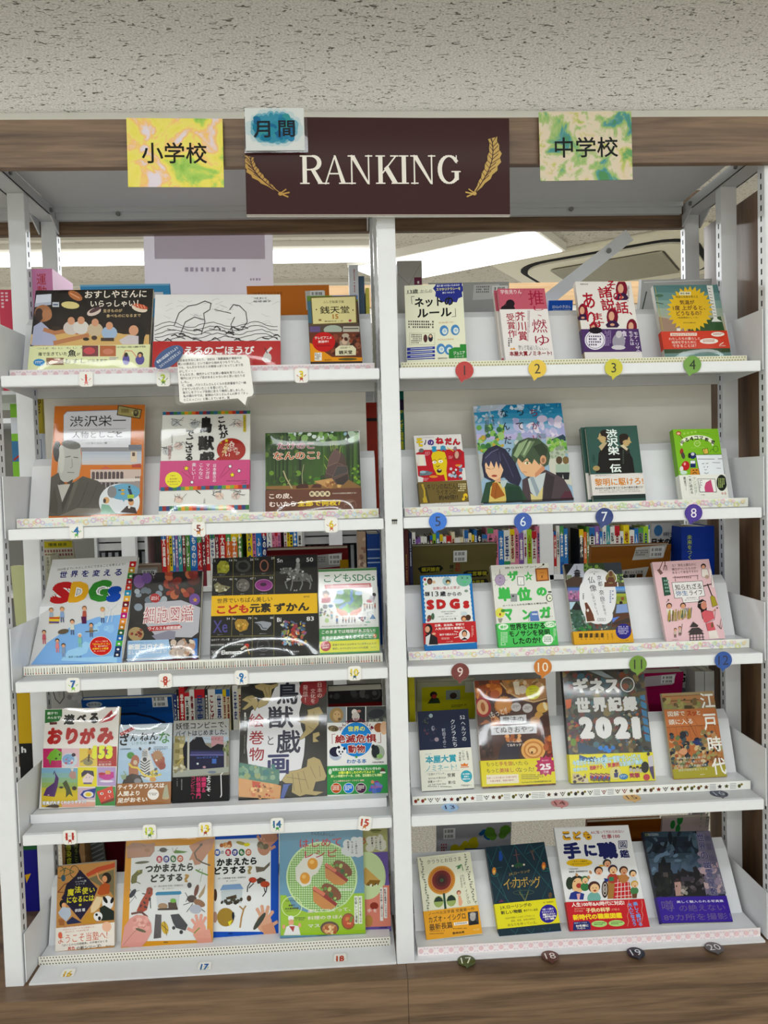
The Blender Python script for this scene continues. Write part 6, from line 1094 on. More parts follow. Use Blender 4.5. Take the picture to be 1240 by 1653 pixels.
P.l([(715, 505), (810, 480)], 13, '3c2c2c'); P.l([(765, 480), (820, 620)], 13, '3c2c2c'); q = [(800, 640), (825, 618), (855, 640), (890, 740), (825, 762)]; P.p(q, 'a89c3c'); P.l(q+[q[0]], 4, K); P.e(885, 775, 10, 10, K, 8)
P.p([(640, 760), (650, 690), (700, 665), (745, 690), (755, 780), (735, 930), (700, 900), (680, 800)], '241c1c'); P.e(718, 740, 36, 52, 'c88c78', 14); P.p([(690, 830), (735, 800), (830, 815), (850, 900), (750, 950), (720, 945)], 'cc6870'); P.l([(740, 800), (830, 820), (862, 800), (850, 915), (740, 955), (765, 1050)], 4, K); P.p([(745, 960), (830, 940), (862, 1040), (765, 1050)], 'cc6870'); P.p([(770, 1055), (870, 1040), (905, 1140), (790, 1142)], 'e4dcd4'); P.l([(830, 820), (860, 790)], 12, 'c88c78'); P.l([(655, 720), (710, 700)], 5, 'd8d0c8'); P.p([(805, 960), (830, 950), (835, 1005), (810, 1010)], '706040')
for x, y in ((300, 740), (465, 740)): P.e(x, y, 34, 34, '3c2c24', 12); P.e(x, y+8, 26, 28, 'd0a080', 12); P.p([(x-34, y+40), (x+34, y+40), (x+55, y+100), (x-20, y+110)], 'e4dcd4')
R = random.Random(3)
for i in range(46): x = R.uniform(285, 560); P.l([(x, 935-R.uniform(0, 30)-(x-285)*.12), (x+R.uniform(-8, 14), 830-R.uniform(0, 40)-(x-285)*.1)], 7, R.choice(['a09048', '506848', 'c0a850', '4c7c88', '786c30']))
P.l([(290, 680), (262, 700)], 4, K); P.e(290, 672, 9, 9, K, 8)
for x, y in ((375, 1060), (428, 1040)): P.person(x, y, 110, top='c8b8a8', leg='605048')
P.l([(455, 960), (445, 1080)], 5, K)
for q in ([(545, 1000), (585, 935), (650, 980), (640, 1000)], [(525, 1062), (570, 1010), (655, 1005), (712, 1052)], [(535, 1090), (550, 1060), (690, 1055), (720, 1085)]): P.p(q, '484040')
for i in range(5): P.l([(550+i*38, 1085), (553+i*39, 1160)], 8, '484040')
P.l([(545, 1125), (720, 1118)], 6, '484040'); P.l([(545, 1155), (725, 1150)], 6, '484040'); P.l([(880, 980), (930, 1030), (955, 960)], 7, '584040'); P.l([(912, 1020), (930, 910)], 5, '584040'); P.t(378, 1142, 70, 9, '誠文堂新光社', '705858'); b.done()
# ---- fourth shelf, left bay
b = Book('E1', 'origami craft book with big red lettering, first on the fourth shelf', 'e4e0dc', t=.012, cover='d8c040', film=True); P = b.P
P.p([(172, 268), (380, 262), (378, 345), (340, 405), (168, 430)], '2c7434'); P.t(262, 310, 125, 34, '親子で!', 'e4ece0', .03); P.t(282, 362, 160, 32, 'みんなで!', 'e4ece0', .03); P.p([(225, 420), (315, 415), (318, 445), (230, 450)], '642824')
P.t(465, 385, 130, 130, '遊', '141414', .06, o='e8e8e4', ow=.06); P.t(615, 370, 120, 90, 'べ', '141414', .07); P.t(765, 370, 110, 130, 'る', '141414', .07); P.p([(820, 432), (980, 272), (992, 320)], 'b4303c'); P.p([(830, 435), (1050, 320), (980, 400)], 'c04450'); P.p([(910, 345), (990, 290), (950, 370)], '8c2030')
for ch, x, w in (('お', 292, 185), ('り', 498, 150), ('が', 688, 190), ('み', 905, 200)): P.t(x, 585, w, 205, ch, 'b04038', .13); P.t(x, 585, w, 205, ch, 'ece8e4', .115); P.t(x, 585, w, 205, ch, 'b02824', .075)
for q, c in (((148, 738, 375, 970), 'b43068'), ((378, 738, 585, 960), 'd8b8c0'), ((590, 738, 805, 955), 'd8c060'), ((808, 715, 1040, 955), 'a82c28'), ((570, 965, 800, 1200), 'd8cc38'), ((808, 965, 1030, 1190), 'b09cc4'), ((570, 1215, 790, 1360), 'c8b0bc'), ((785, 1200, 1025, 1430), '3c8c44')): P.r(*q, c)
P.grad(130, 975, 570, 1450, ['80a8c0', '8cb0a0', '88a868', 'c8b438', 'd0b830', 'c8a838'], 8); P.p([(190, 860), (240, 780), (300, 735), (380, 790), (370, 880), (300, 885), (235, 880)], '74a838'); P.e(350, 812, 13, 12, '141c10', 8); P.e(308, 860, 13, 12, '141c10', 8); P.p([(215, 880), (250, 880), (238, 950)], '609030')
P.e(470, 880, 98, 88, 'c8d0d8', 24); P.e(455, 870, 74, 64, '88a8c8', 20); P.e(520, 815, 26, 22, '3c2434', 10); P.blobs(420, 840, 510, 920, 9, 10, 20, ['c06878', 'd8d0d4', '7898c0'], 4); P.e(695, 905, 60, 40, '908c6c', 14); P.l([(610, 900), (700, 840), (760, 870)], 18, '9c8860'); P.l([(715, 740), (700, 890)], 20, '4c3824'); P.e(715, 780, 26, 30, 'c89838', 10)
P.p([(150, 1310), (190, 1220), (285, 1150), (300, 1080), (285, 1010), (340, 1100), (325, 1200), (290, 1325)], '502468'); P.l([(290, 1010), (275, 1050)], 8, '3c1850'); P.e(215, 1303, 14, 6, 'd0b8c0', 8); P.p([(385, 1160), (430, 1120), (470, 1200), (515, 1325), (470, 1290), (425, 1335), (430, 1250)], '485028'); P.e(530, 1220, 30, 26, '3c2c20', 10); P.e(370, 1210, 26, 14, '3c2c20', 10); P.p([(460, 1070), (490, 1010), (545, 1020), (550, 1100), (500, 1110)], 'b08c84'); P.p([(480, 980), (525, 980), (505, 1020)], 'd8d0c8')
P.p([(625, 1110), (695, 1032), (768, 1085), (742, 1168), (640, 1160)], 'dccccc'); P.p([(612, 1040), (650, 1000), (760, 1010), (770, 1080), (690, 1035), (620, 1090)], '40384c'); P.e(675, 1090, 5, 6, '302830', 6); P.e(715, 1085, 5, 6, '302830', 6); P.r(640, 1150, 742, 1170, '6c6080'); P.p([(825, 1040), (1005, 1020), (1010, 1090), (930, 1130), (830, 1090)], 'b83c8c'); P.e(920, 1135, 84, 14, 'e0d8e4', 16); P.r(905, 1005, 965, 1050, 'd0a060'); P.e(860, 1045, 40, 18, 'a82c34', 12)
P.p([(600, 1300), (640, 1250), (795, 1215), (770, 1330), (660, 1345)], '283c90'); P.e(700, 1295, 62, 38, 'e0dcd0', 18); P.e(700, 1295, 36, 24, 'd8c040', 14); P.p([(800, 1260), (990, 1190), (1012, 1330), (850, 1395)], 'c85040'); P.p([(850, 1395), (1012, 1332), (1010, 1370), (860, 1415)], '7c3428'); P.e(862, 1285, 22, 16, 'e8e0dc', 10); P.e(955, 1262, 22, 16, 'e8e0dc', 10); P.e(865, 1285, 10, 10, '181414', 8); P.e(955, 1262, 10, 10, '181414', 8); P.l([(905, 1325), (900, 1350)], 7, 'e8d8d0'); P.l([(950, 1305), (960, 1325)], 7, 'e8d8d0')
P.p([(170, 1450), (300, 1400), (350, 1440), (330, 1460)], '4c3c28'); P.r(380, 1385, 780, 1450, 'd8a898')
for ch, x, w in (('1', 775, 55), ('5', 860, 84), ('3', 952, 88)): P.t(x, 782, w, 165, ch, '1c4890', .17); P.t(x, 782, w, 165, ch, 'd8dc4c', .09)
P.t(898, 900, 150, 14, '折り紙クリエイター考案', 'e4d0c8'); P.t(898, 932, 150, 30, '新宮文明', 'e8d8d0', .01); P.t(408, 1392, 530, 46, '写真が大きくわかりやすい!', 'f0f0f4', .04, o='5070a8', ow=.04); b.done()
b = Book('E2', 'pale blue animal book with a zebra and other beasts and a brown band', 'b8c8d8', t=.014, cover='c8d4dc', film=True); P = b.P
P.grad(92, 455, 735, 1160, ['d0d8e0', 'b4c8dc', 'a8c0d4'], 5); P.p([(100, 550), (265, 470), (290, 500), (120, 585)], 'b02c34'); P.t(195, 525, 165, 28, 'おもしろい!', 'e8dcdc', .02, rot=22); P.t(365, 512, 140, 30, 'おもしろい!', '7c9c80', .01); P.t(572, 497, 185, 30, '進化のふしぎ', '7c9c80', .01)
P.t(160, 625, 120, 150, 'ざ', '28282c', .03); P.t(272, 605, 85, 85, 'ん', '28282c', .02); P.t(400, 595, 110, 100, 'ね', '28282c', .02); P.t(515, 590, 100, 95, 'ん', '28282c', .02); P.t(642, 605, 130, 140, 'な', '548c54', .02); P.t(340, 672, 180, 36, 'いきもの', '5c8c70', .0); P.t(492, 668, 85, 34, '事典', '38484c', .03)
P.t(170, 742, 130, 20, '今泉忠明監修', '38444c', .01); P.tiny(600, 735, 170, 44, 3, '5c6c78')
P.p([(210, 960), (250, 850), (320, 870), (330, 1050), (215, 1080)], 'a87860'); P.e(235, 820, 46, 42, '5c9050', 16); P.e(290, 880, 50, 66, 'a8705c', 16); P.e(290, 905, 26, 30, 'c8b8a0', 12); P.p([(480, 800), (590, 780), (645, 850), (650, 950), (600, 1000), (540, 940), (500, 860)], '9c5c48'); P.star(560, 820, 80, 50, 14, 'a88464'); P.e(615, 945, 44, 46, '904838', 14); P.e(545, 880, 14, 14, 'd8d0c8', 8)
P.p([(355, 880), (400, 740), (440, 740), (490, 880), (550, 1060), (520, 1140), (360, 1090)], 'd0d0d0'); P.e(405, 810, 38, 66, 'b8b8b8', 16); P.e(405, 870, 26, 26, '383838', 12); P.e(350, 740, 15, 22, '48484c', 10, 30); P.e(462, 740, 15, 22, '48484c', 10, -30)
for i in range(6): P.l([(355, 890+i*34), (405, 925+i*32), (465, 880+i*34)], 11, '28282c')
for i in range(3): P.l([(378, 770+i*22), (405, 785+i*20), (432, 770+i*22)], 6, '38383c')
P.l([(215, 920), (250, 960), (320, 970), (400, 1060), (480, 1080), (600, 1050)], 22, 'd8c460'); P.blobs(450, 980, 550, 1060, 12, 12, 24, ['c8b858', '5c6468', 'a8a060'], 3); P.p([(130, 1165), (160, 1080), (250, 1040), (350, 1060), (390, 1150)], '48403c'); P.e(320, 1130, 44, 34, '8c8c90', 14); P.e(505, 1110, 40, 30, 'c89c64', 12); P.l([(150, 1010), (180, 1060)], 10, '90a078'); P.p([(110, 1060), (190, 1050), (170, 1110), (130, 1110)], '98a890'); P.hb(1150, 1165, 'b8b4b0')
B = b.band(1150, None, '9c6c40', 'band_strip'); B.t(362, 1195, 565, 62, 'ティラノサウルスは', 'ece8e0', .035); B.t(210, 1282, 270, 62, '人間より', 'ece8e0', .035); B.t(258, 1360, 365, 62, '足がおそい', 'ece8e0', .035); B.e(510, 1292, 70, 68, 'e8e4e0', 20); B.tiny(510, 1292, 105, 34, 2, '605850'); B.p([(620, 1330), (650, 1190), (680, 1170), (705, 1340)], 'a8a890'); B.e(660, 1340, 44, 16, 'b8a888', 10); b.done()
b = Book('E3', 'dark novel of a haunted shop with white title and black band in the left bay', '8c887c', spine='L', t=.016, cover='202022'); P = b.P
P.grad(105, 430, 755, 720, ['a8a8a4', 'b0b0b0', 'a8b4c0'], 4); P.r(115, 640, 240, 1010, '98906c')
for i in range(5): P.r(125+(i % 2)*50, 670+i*62, 180+(i % 2)*45, 715+i*62, 'c0b48c' if i % 2 else '7c7450')
P.r(545, 640, 690, 760, 'b08c90'); P.t(600, 670, 100, 30, 'ビデオ', '9c4c5c', .02); P.p([(290, 720), (360, 650), (440, 650), (480, 740), (540, 780), (620, 730), (690, 740), (700, 1010), (300, 1030), (230, 1000), (215, 780), (250, 700)], '24242a'); P.r(300, 800, 700, 1025, '2c2c44'); P.r(305, 820, 690, 850, '484870'); P.r(300, 852, 690, 870, '686898'); P.t(500, 888, 250, 20, 'コンビニエンス', '6080c8', .02); P.r(555, 905, 605, 960, '5070b0'); P.e(388, 962, 14, 12, 'd0d8d8', 8); P.e(465, 1002, 20, 14, 'b09098', 8); P.l([(400, 660), (700, 695)], 2, '383838')
P.r(268, 620, 292, 1060, 'b4b4ac'); P.r(695, 700, 720, 1010, 'a8a8a0'); P.blobs(690, 700, 750, 900, 12, 12, 24, ['687050', '505c40', '848c68'], 2); P.p([(105, 1050), (750, 1000), (755, 1060), (105, 1130)], 'a0a49c'); P.p([(160, 970), (230, 890), (225, 880), (150, 960)], 'b0a060'); P.blobs(105, 980, 240, 1060, 12, 10, 22, ['b8b49c', '88846c', 'c8c4b0'], 5); P.e(555, 1060, 50, 16, '7c8490', 12)
P.t(430, 512, 600, 80, '妖怪コンビニで、', '1c1c1c', .01); P.t(430, 600, 600, 66, 'バイトはじめました。', '1c1c1c', .01); P.t(260, 668, 220, 32, '令丈ヒロ子', 'c8c8c0', .0)
B = b.band(1105, None, '161618'); B.t(515, 1215, 52, 230, 'ようこそ、', 'e4e4e4', .02, v=1); B.t(460, 1200, 56, 180, '幽霊＆', 'c04870', .03, v=1); B.t(400, 1235, 58, 250, '妖怪専門', 'c04870', .03, v=1); B.t(335, 1240, 50, 255, 'コンビニへ!', 'b84468', .02, v=1); B.l([(680, 1068), (658, 1090), (664, 1320), (652, 1345)], 11, 'dcdcdc'); B.tiny(210, 1220, 20, 160, 1, '989898', 1); B.tiny(158, 1180, 16, 90, 1, '888888', 1); b.done()
b = Book('E4', 'tall black book with gold outlined shapes and a white gourd panel', '26241f', t=.014, cover='24221e', film=True); P = b.P
P.p([(550, 60), (780, 60), (820, 250), (780, 420), (800, 560), (845, 700), (830, 880), (790, 1080), (560, 1180), (540, 1060), (210, 990), (195, 800), (210, 560), (250, 400), (350, 320), (470, 250)], 'dcdce0')
GO = 'b0a074'; GD = '4c4430'
def beast(P, pts, lines=()):
    P.p(pts, GO); P.l(pts+[pts[0]], 4, GD)
    for q in lines: P.l(q, 4, GD)
beast(P, [(290, 120), (360, 95), (470, 110), (550, 90), (545, 120), (480, 160), (470, 260), (420, 330), (330, 370), (300, 320), (400, 240), (380, 180), (300, 150)], ([(400, 140), (430, 240)], [(450, 130), (455, 220)]))
beast(P, [(145, 280), (200, 240), (260, 225), (310, 250), (330, 320), (290, 400), (260, 340), (180, 390), (145, 385), (220, 310)], ([(210, 265), (250, 290)],)); beast(P, [(870, 380), (930, 365), (970, 350), (1010, 345), (1050, 420), (1000, 440), (1000, 540), (930, 620), (820, 700), (770, 720), (850, 600), (845, 540), (760, 505), (840, 490), (880, 420)], ([(940, 400), (960, 520)], [(880, 560), (940, 600)]))
beast(P, [(930, 640), (1000, 620), (1010, 660), (960, 690), (1000, 730), (930, 740)]); beast(P, [(580, 1170), (650, 1070), (760, 1050), (860, 1010), (870, 930), (940, 900), (1010, 930), (1040, 1000), (1080, 1110), (1060, 1160), (960, 1180), (930, 1280), (1050, 1290), (960, 1330), (850, 1320), (780, 1345), (690, 1300), (700, 1200), (620, 1200)], ([(700, 1090), (720, 1280)], [(760, 1080), (800, 1300)], [(820, 1060), (880, 1260)], [(640, 1130), (850, 1160)], [(900, 1010), (960, 1140)], [(1000, 1000), (1010, 1120)]))

P.t(655, 200, 240, 245, '鳥', '161c30', .03); P.t(575, 465, 290, 245, '獣', '181c34', .02); P.t(660, 735, 270, 260, '戯', '201c3c', .02); P.t(545, 990, 240, 220, '画', '242860', .03); P.t(462, 725, 66, 100, 'と', '181818', .0)
for ch, y in (('絵', 505), ('巻', 695), ('物', 880)): P.t(305, y, 165, 150, ch, '982430', .01)
P.e(900, 160, 115, 110, '8c1c24', 24); P.e(1010, 130, 80, 120, '8c1c24', 20); P.e(900, 270, 100, 60, '8c1c24', 20); P.t(1010, 160, 56, 160, '日本の', 'e0c8c4', 0, v=1); P.t(935, 225, 56, 160, '文化を', 'e0c8c4', 0, v=1); P.t(852, 200, 56, 190, '発信！', 'e0c8c4', 0, v=1); P.t(180, 540, 26, 170, '山本智美', 'd0d0c8', 0, v=1); P.t(172, 770, 14, 210, 'と学ぶはじめての絵巻', 'b0b0a8', 0, v=1); P.r(172, 420, 190, 470, 'd0d0c8')
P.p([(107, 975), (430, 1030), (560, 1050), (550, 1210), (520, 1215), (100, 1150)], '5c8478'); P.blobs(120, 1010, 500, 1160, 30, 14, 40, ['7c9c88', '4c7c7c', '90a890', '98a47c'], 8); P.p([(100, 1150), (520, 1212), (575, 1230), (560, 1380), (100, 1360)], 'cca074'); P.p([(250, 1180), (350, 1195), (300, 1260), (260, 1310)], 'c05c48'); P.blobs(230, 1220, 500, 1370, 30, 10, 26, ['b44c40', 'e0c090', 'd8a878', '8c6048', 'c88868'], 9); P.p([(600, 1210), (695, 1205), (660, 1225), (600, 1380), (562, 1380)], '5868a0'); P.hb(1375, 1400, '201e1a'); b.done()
b = Book('E5', 'white endangered animals book with a blue circle and green lower half', 'e4e4e2', t=.014, cover='dcdcd8'); P = b.P
P.r(125, 350, 338, 525, '8c9498'); P.e(230, 440, 78, 85, 'a08860', 20); P.e(235, 445, 44, 56, 'c0a47c', 16); P.e(215, 430, 6, 6, '302418', 6); P.e(255, 432, 6, 6, '302418', 6); P.e(262, 485, 18, 16, '706048', 10); P.r(347, 350, 550, 525, '24282c'); P.e(430, 410, 32, 34, 'd8d0cc', 14); P.e(445, 460, 44, 50, 'c8c0bc', 16); P.e(480, 400, 24, 16, 'b08478', 10); P.r(560, 348, 780, 520, '4c5050'); P.e(670, 430, 90, 50, '34383c', 18, 10); P.blobs(590, 480, 780, 515, 14, 8, 18, ['8c9488', '6c7468'], 3)
P.e(195, 590, 62, 34, '70644c', 16, -8); P.blobs(160, 570, 230, 610, 8, 8, 14, ['988c68', '504834'], 4); P.e(700, 585, 52, 52, 'a06440', 16); P.e(755, 590, 40, 76, 'd8b89c', 14); P.e(450, 715, 178, 190, '2c88cc', 36)
for i, ch in enumerate('みんなが知りたい!'): a = math.radians(-56+14*i); P.t(448+208*math.sin(a), 705-208*math.cos(a), 44, 44, ch, '7c2440', .02, rot=-math.degrees(a)*.85)
P.t(452, 595, 190, 60, '世界の', 'e8e868', .03, o='3080c0', ow=.03); P.t(445, 705, 460, 95, '絶滅危惧', '942830', .035, o='f0e8e0', ow=.06); P.l([(215, 652), (180, 655), (183, 760)], 5, '98383c'); P.l([(690, 752), (722, 750), (720, 645)], 5, '98383c'); P.t(455, 820, 190, 90, '動物', '942830', .035, o='f0e8e0', ow=.06); P.t(455, 955, 220, 50, 'わかる本', '3074b0', .02); P.e(452, 908, 14, 14, '58a050', 10); P.t(692, 968, 130, 18, '今泉忠明監修', '303030', .01)
P.e(222, 880, 72, 66, 'b4bccc', 20); P.e(220, 850, 70, 56, '20203c', 18); P.e(285, 845, 58, 56, 'e4e4e8', 20); P.e(255, 800, 17, 17, '181828', 10); P.e(318, 815, 15, 17, '181828', 10); P.e(262, 850, 11, 14, '202030', 8); P.e(298, 850, 10, 12, '202030', 8); P.e(278, 875, 10, 8, '202030', 8); P.e(690, 860, 74, 84, 'a8b0a4', 22); P.e(665, 850, 44, 70, '2c3438', 16); P.e(640, 800, 22, 30, '24282c', 12); P.e(710, 900, 34, 24, '8cb470', 12)
B = b.band(1002, None, '3c9050', 'green_lower_panel'); B.t(455, 1042, 540, 34, '世界に生息する希少でおもしろいいきもの!', 'e8f0e0', .03); B.t(455, 1078, 400, 32, '50種の暮らしをのぞいてみよう!', 'e4ec70', .03); B.t(455, 1115, 570, 32, '詳しい特徴やデータ、分布、豆知識なども満載!', 'e4ecB0'.lower(), .03)
B.t(370, 1172, 340, 20, 'どんな動物なのか？イチオシ 解説', 'e8c8b8', .02)
for x, c in ((228, 'b8582c'), (368, '2c80cc'), (505, '50284c')): B.e(x, 1255, 60, 60, 'e0e4dc', 22); B.e(x, 1255, 55, 55, c, 22); B.tiny(x, 1255, 78, 60, 3, 'ece8e0')
B.blobs(610, 1190, 740, 1290, 14, 20, 34, ['4c68b0', '7880c0', '8c4c84', '5c78b8'], 6); B.t(675, 1240, 120, 30, 'まなぶっく', 'c84c6c', .02); B.e(632, 1185, 20, 20, 'c88c68', 10); B.e(160, 1070, 20, 34, 'c8d8c8', 10); B.e(745, 1060, 26, 28, '604840', 10); B.e(745, 1080, 34, 12, 'dce0d8', 10); b.done()
# ---- fourth shelf, right bay
b = Book('E6', 'midnight blue novel with white vertical lettering and a wide cream band', '222a44', spine='R', t=.016, cover='222a44'); P = b.P
P.e(270, 492, 24, 25, 'a0b0b4', 16); P.e(296, 645, 20, 32, '8c8c98', 14); P.e(300, 640, 9, 14, '40445c', 10); P.e(340, 780, 27, 26, '988c94', 16); P.blobs(165, 480, 240, 590, 12, 5, 12, ['4c5c58', '38484c', '5c5c44'], 3); P.blobs(190, 630, 350, 720, 12, 5, 12, ['443848', '6c4450', '3c4458'], 5); P.blobs(250, 760, 320, 800, 8, 4, 9, ['504458', '384058'], 6)
P.t(652, 510, 60, 44, '52', 'dce0e4', .0); P.t(668, 680, 52, 230, 'ヘルツの', 'dce0e4', .0, v=1); P.t(548, 700, 56, 330, 'クジラたち', 'dce0e4', .0, v=1, rot=2); P.t(432, 760, 40, 225, '町田そのこ', 'c8ccd4', .0, v=1)
B = b.band(892, 1392, 'dfdfd4'); B.t(390, 1015, 375, 96, '本屋大賞', '4ca0b0', .04); B.t(395, 1120, 370, 72, 'ノミネート!', '4ca0b0', .0); B.t(235, 958, 80, 16, '2021年', '6cacb4'); B.l([(190, 1175), (610, 1152)], 2, '909890')
B.t(335, 1198, 220, 30, '「王様のブランチ」', '404440'); B.t(345, 1248, 210, 26, 'BOOK大賞2020', '404440'); B.t(515, 1210, 96, 46, '受賞', '303430', .01); B.t(315, 1290, 165, 30, '読書メーター', '404440', .01); B.t(345, 1325, 215, 20, 'OF THE YEAR 2020', '505450'); B.t(522, 1298, 90, 40, '第1位', '303430', .01); B.tiny(430, 1355, 400, 18, 1, '606460'); B.e(698, 1222, 68, 72, '4ca4b4', 26); B.t(698, 1195, 90, 20, '早川新聞も', 'e4ecec', .02); B.t(698, 1225, 60, 20, '絶賛の', 'e4ecec', .02); B.t(698, 1255, 92, 20, '感動作品!', 'e4ecec', .02)
B.t(620, 985, 26, 110, '魂の物語', '404440', 0, v=1, rot=-4); B.t(662, 965, 30, 120, 'いちばん', '404440', 0, v=1); B.t(712, 970, 22, 110, '全国書店', '404440', 0, v=1, rot=5); B.p([(635, 1100), (630, 1070), (655, 1082), (675, 1060), (695, 1080), (718, 1065), (712, 1098)], 'd87c38'); B.l([(628, 1115), (725, 1108)], 9, 'c87040'); B.tiny(700, 1335, 130, 22, 2, '707470'); b.done()
b = Book('E7', 'warm brown baking recipe book with yellow band, tall and glossy on the fourth shelf', '5c3c2c', t=.016, cover='e0d8cc', film=True); P = b.P
P.grad(118, 120, 940, 1040, ['5c3828', '4c3430', '5c4038', '4c3028', '503428'], 6); P.p([(430, 130), (930, 120), (945, 330), (800, 370), (600, 320), (480, 240)], 'a87c50'); P.l([(420, 160), (520, 270), (650, 345), (800, 380), (940, 345)], 16, 'c8a87c'); P.blobs(480, 130, 920, 260, 26, 22, 50, ['c8a078', 'b88448', 'd8c0a0', '8c6c48', 'a8906c'], 4); P.p([(560, 150), (630, 145), (640, 300), (590, 290)], 'd8cdbb'); P.e(670, 240, 50, 50, 'd0c4b4', 16); P.blobs(130, 140, 400, 330, 34, 22, 54, ['b86c30', '98502c', 'd08c4c', '7c3c20', 'c87c3c'], 5)
P.e(215, 430, 95, 115, 'a02c34', 22, 15); P.e(212, 430, 66, 88, 'd8b08c', 20, 15); P.e(215, 430, 26, 56, 'a86438', 14, 10); P.e(455, 415, 104, 90, 'c88850', 26); P.star(455, 415, 112, 96, 18, 'c08048'); P.e(455, 415, 88, 76, 'd09860', 22); P.e(355, 285, 56, 50, 'b06038', 18); P.e(905, 445, 76, 58, 'd0a860', 18, 20); P.e(930, 430, 20, 50, 'e8dcb8', 12, 20); P.e(860, 540, 48, 52, 'c89c58', 18); P.e(930, 600, 70, 72, '4c2c24', 20); P.e(815, 600, 60, 54, 'c09468', 18); P.e(870, 700, 62, 66, '6c4030', 18)
P.blobs(200, 560, 480, 660, 16, 20, 44, ['a86840', 'c88c58', '8c4c30'], 6); P.p([(160, 640), (300, 610), (340, 1010), (190, 1030)], '3c2824'); P.blobs(180, 640, 320, 1020, 26, 12, 30, ['2c1c1a', '4c3430', '5c4038'], 7); P.p([(420, 900), (470, 840), (640, 840), (640, 1035), (390, 1035)], '34303c'); P.blobs(480, 750, 640, 830, 12, 16, 34, ['c08050', 'd8a878', '9c5c38'], 8); P.e(800, 930, 140, 130, 'd8a868', 28); P.e(800, 930, 112, 100, 'c08448', 26); P.e(800, 930, 92, 80, 'dcb078', 24); P.e(795, 935, 60, 52, 'b87c44', 20); P.e(792, 940, 42, 34, 'e0bc88', 16); P.e(785, 960, 14, 14, '5c3c20', 10); P.blobs(930, 780, 1030, 980, 14, 20, 46, ['a85c30', 'c07840', '8c4424'], 9); P.blobs(930, 980, 1040, 1035, 6, 14, 26, ['982c34', '6c2428'], 10)
P.e(790, 272, 84, 82, 'd0cc40', 26); P.t(790, 235, 90, 16, '簡単すぎて', '484410'); P.t(795, 262, 96, 16, '毎日作りたい!', '484410'); P.t(792, 308, 82, 30, '75品', '484410', .01); P.e(597, 435, 58, 52, 'c8c4c4', 20); P.tiny(597, 435, 76, 36, 2, '7c6c68'); P.e(728, 450, 58, 52, 'c8c4c4', 20); P.tiny(728, 450, 76, 36, 2, '7c6c68'); P.t(395, 495, 190, 70, 'もっと!!', 'ece8e0', .0, rot=14); P.l([(285, 520), (315, 555)], 4, 'ece8e0'); P.l([(480, 440), (485, 490)], 4, 'ece8e0')
P.p([(412, 540), (715, 522), (715, 618), (415, 632)], 'd4d4d8'); P.t(565, 578, 245, 74, '魔法の', '282428', .005); P.p([(305, 652), (832, 632), (838, 738), (312, 755)], 'd8d8dc'); P.t(572, 692, 460, 70, 'てぬきおやつ', '282428', .005); P.t(592, 832, 155, 18, 'YouTuber 料理研究家', 'e0d8d0'); P.t(595, 872, 205, 34, 'てぬキッチン', 'e8e0d8', .01)
B = b.band(1040, 1348, 'd8cc3c'); P = B
B.t(320, 1095, 140, 50, 'もっと', '3c3418', .0); B.t(480, 1090, 160, 54, '手を抜', 'b05038', .01); B.t(650, 1085, 180, 46, 'いたら', '3c3418', .0); B.t(325, 1172, 140, 50, 'もっと', '3c3418', .0); B.t(515, 1168, 220, 56, '美味しく', 'b05038', .01); B.t(715, 1160, 190, 54, 'なった!', '3c3418', .0)
B.star(945, 1118, 126, 96, 12, 'b43c68'); B.t(938, 1055, 80, 18, '累計発行', 'e8c8d4'); B.t(940, 1128, 130, 74, '25', 'f0e4e8', .05); B.t(950, 1188, 62, 30, '万部', 'e8d0d8', .02); B.p([(250, 1225), (628, 1215), (635, 1320), (252, 1335)], 'e4dcc8'); B.t(430, 1255, 350, 24, '料理レシピ本大賞2020【お菓子部門】', 'a8586c', .005); B.t(435, 1292, 290, 24, '大賞の著者、待望の新刊!!', 'a8586c', .005); B.tiny(790, 1250, 250, 66, 3, '8c8438'); B.t(840, 1305, 350, 22, 'YouTubeで大人気&超話題作家の本!', '54501c', .01)
P = b.P
for i in range(7): P.p([(205+i*145, 1382-i*5), (230+i*145, 1352-i*5), (300+i*145, 1350-i*5), (270+i*145, 1382-i*5)], '7c5438')
b.done()
b = Book('E8', 'thick crowded 2021 world records book with huge white numerals and yellow band', '4c4a44', t=.020, cover='2c2a28', film=True); P = b.P
P.blobs(140, 90, 1110, 1000, 420, 12, 44, ['54483c', '3c4444', '6c5c44', '38342c', '844c34', '34505c', '5c6c5c', '8c7c54', '2c2c30', '74403c', '486c78', '303c48'], 5); P.blobs(170, 640, 420, 900, 60, 10, 24, ['8c3050', '5c2c48', 'a83c38', '403440', 'b06038'], 6); P.p([(160, 400), (230, 390), (220, 480), (170, 500)], 'd06830')
for i in range(6): P.p([(970+i*12, 320+i*90), (1030+i*12, 340+i*90), (1040+i*12, 410+i*90), (985+i*12, 390+i*90)], '4c84ac')
P.p([(290, 860), (560, 960), (480, 1000), (290, 990)], '1c4460'); P.blobs(530, 920, 690, 970, 9, 16, 34, ['2880cc', '2474b8'], 8); P.e(240, 870, 34, 44, '6c8c34', 14); P.e(190, 830, 22, 26, 'a0a878', 10); P.p([(420, 90), (560, 90), (700, 170), (600, 160)], '98a0a4'); P.blobs(760, 520, 960, 900, 60, 8, 20, ['3c5c54', 'a86040', '546c84', '9c8454', 'b0a898'], 9); P.p([(880, 330), (1040, 300), (1050, 340), (900, 370)], '6c5c3c')
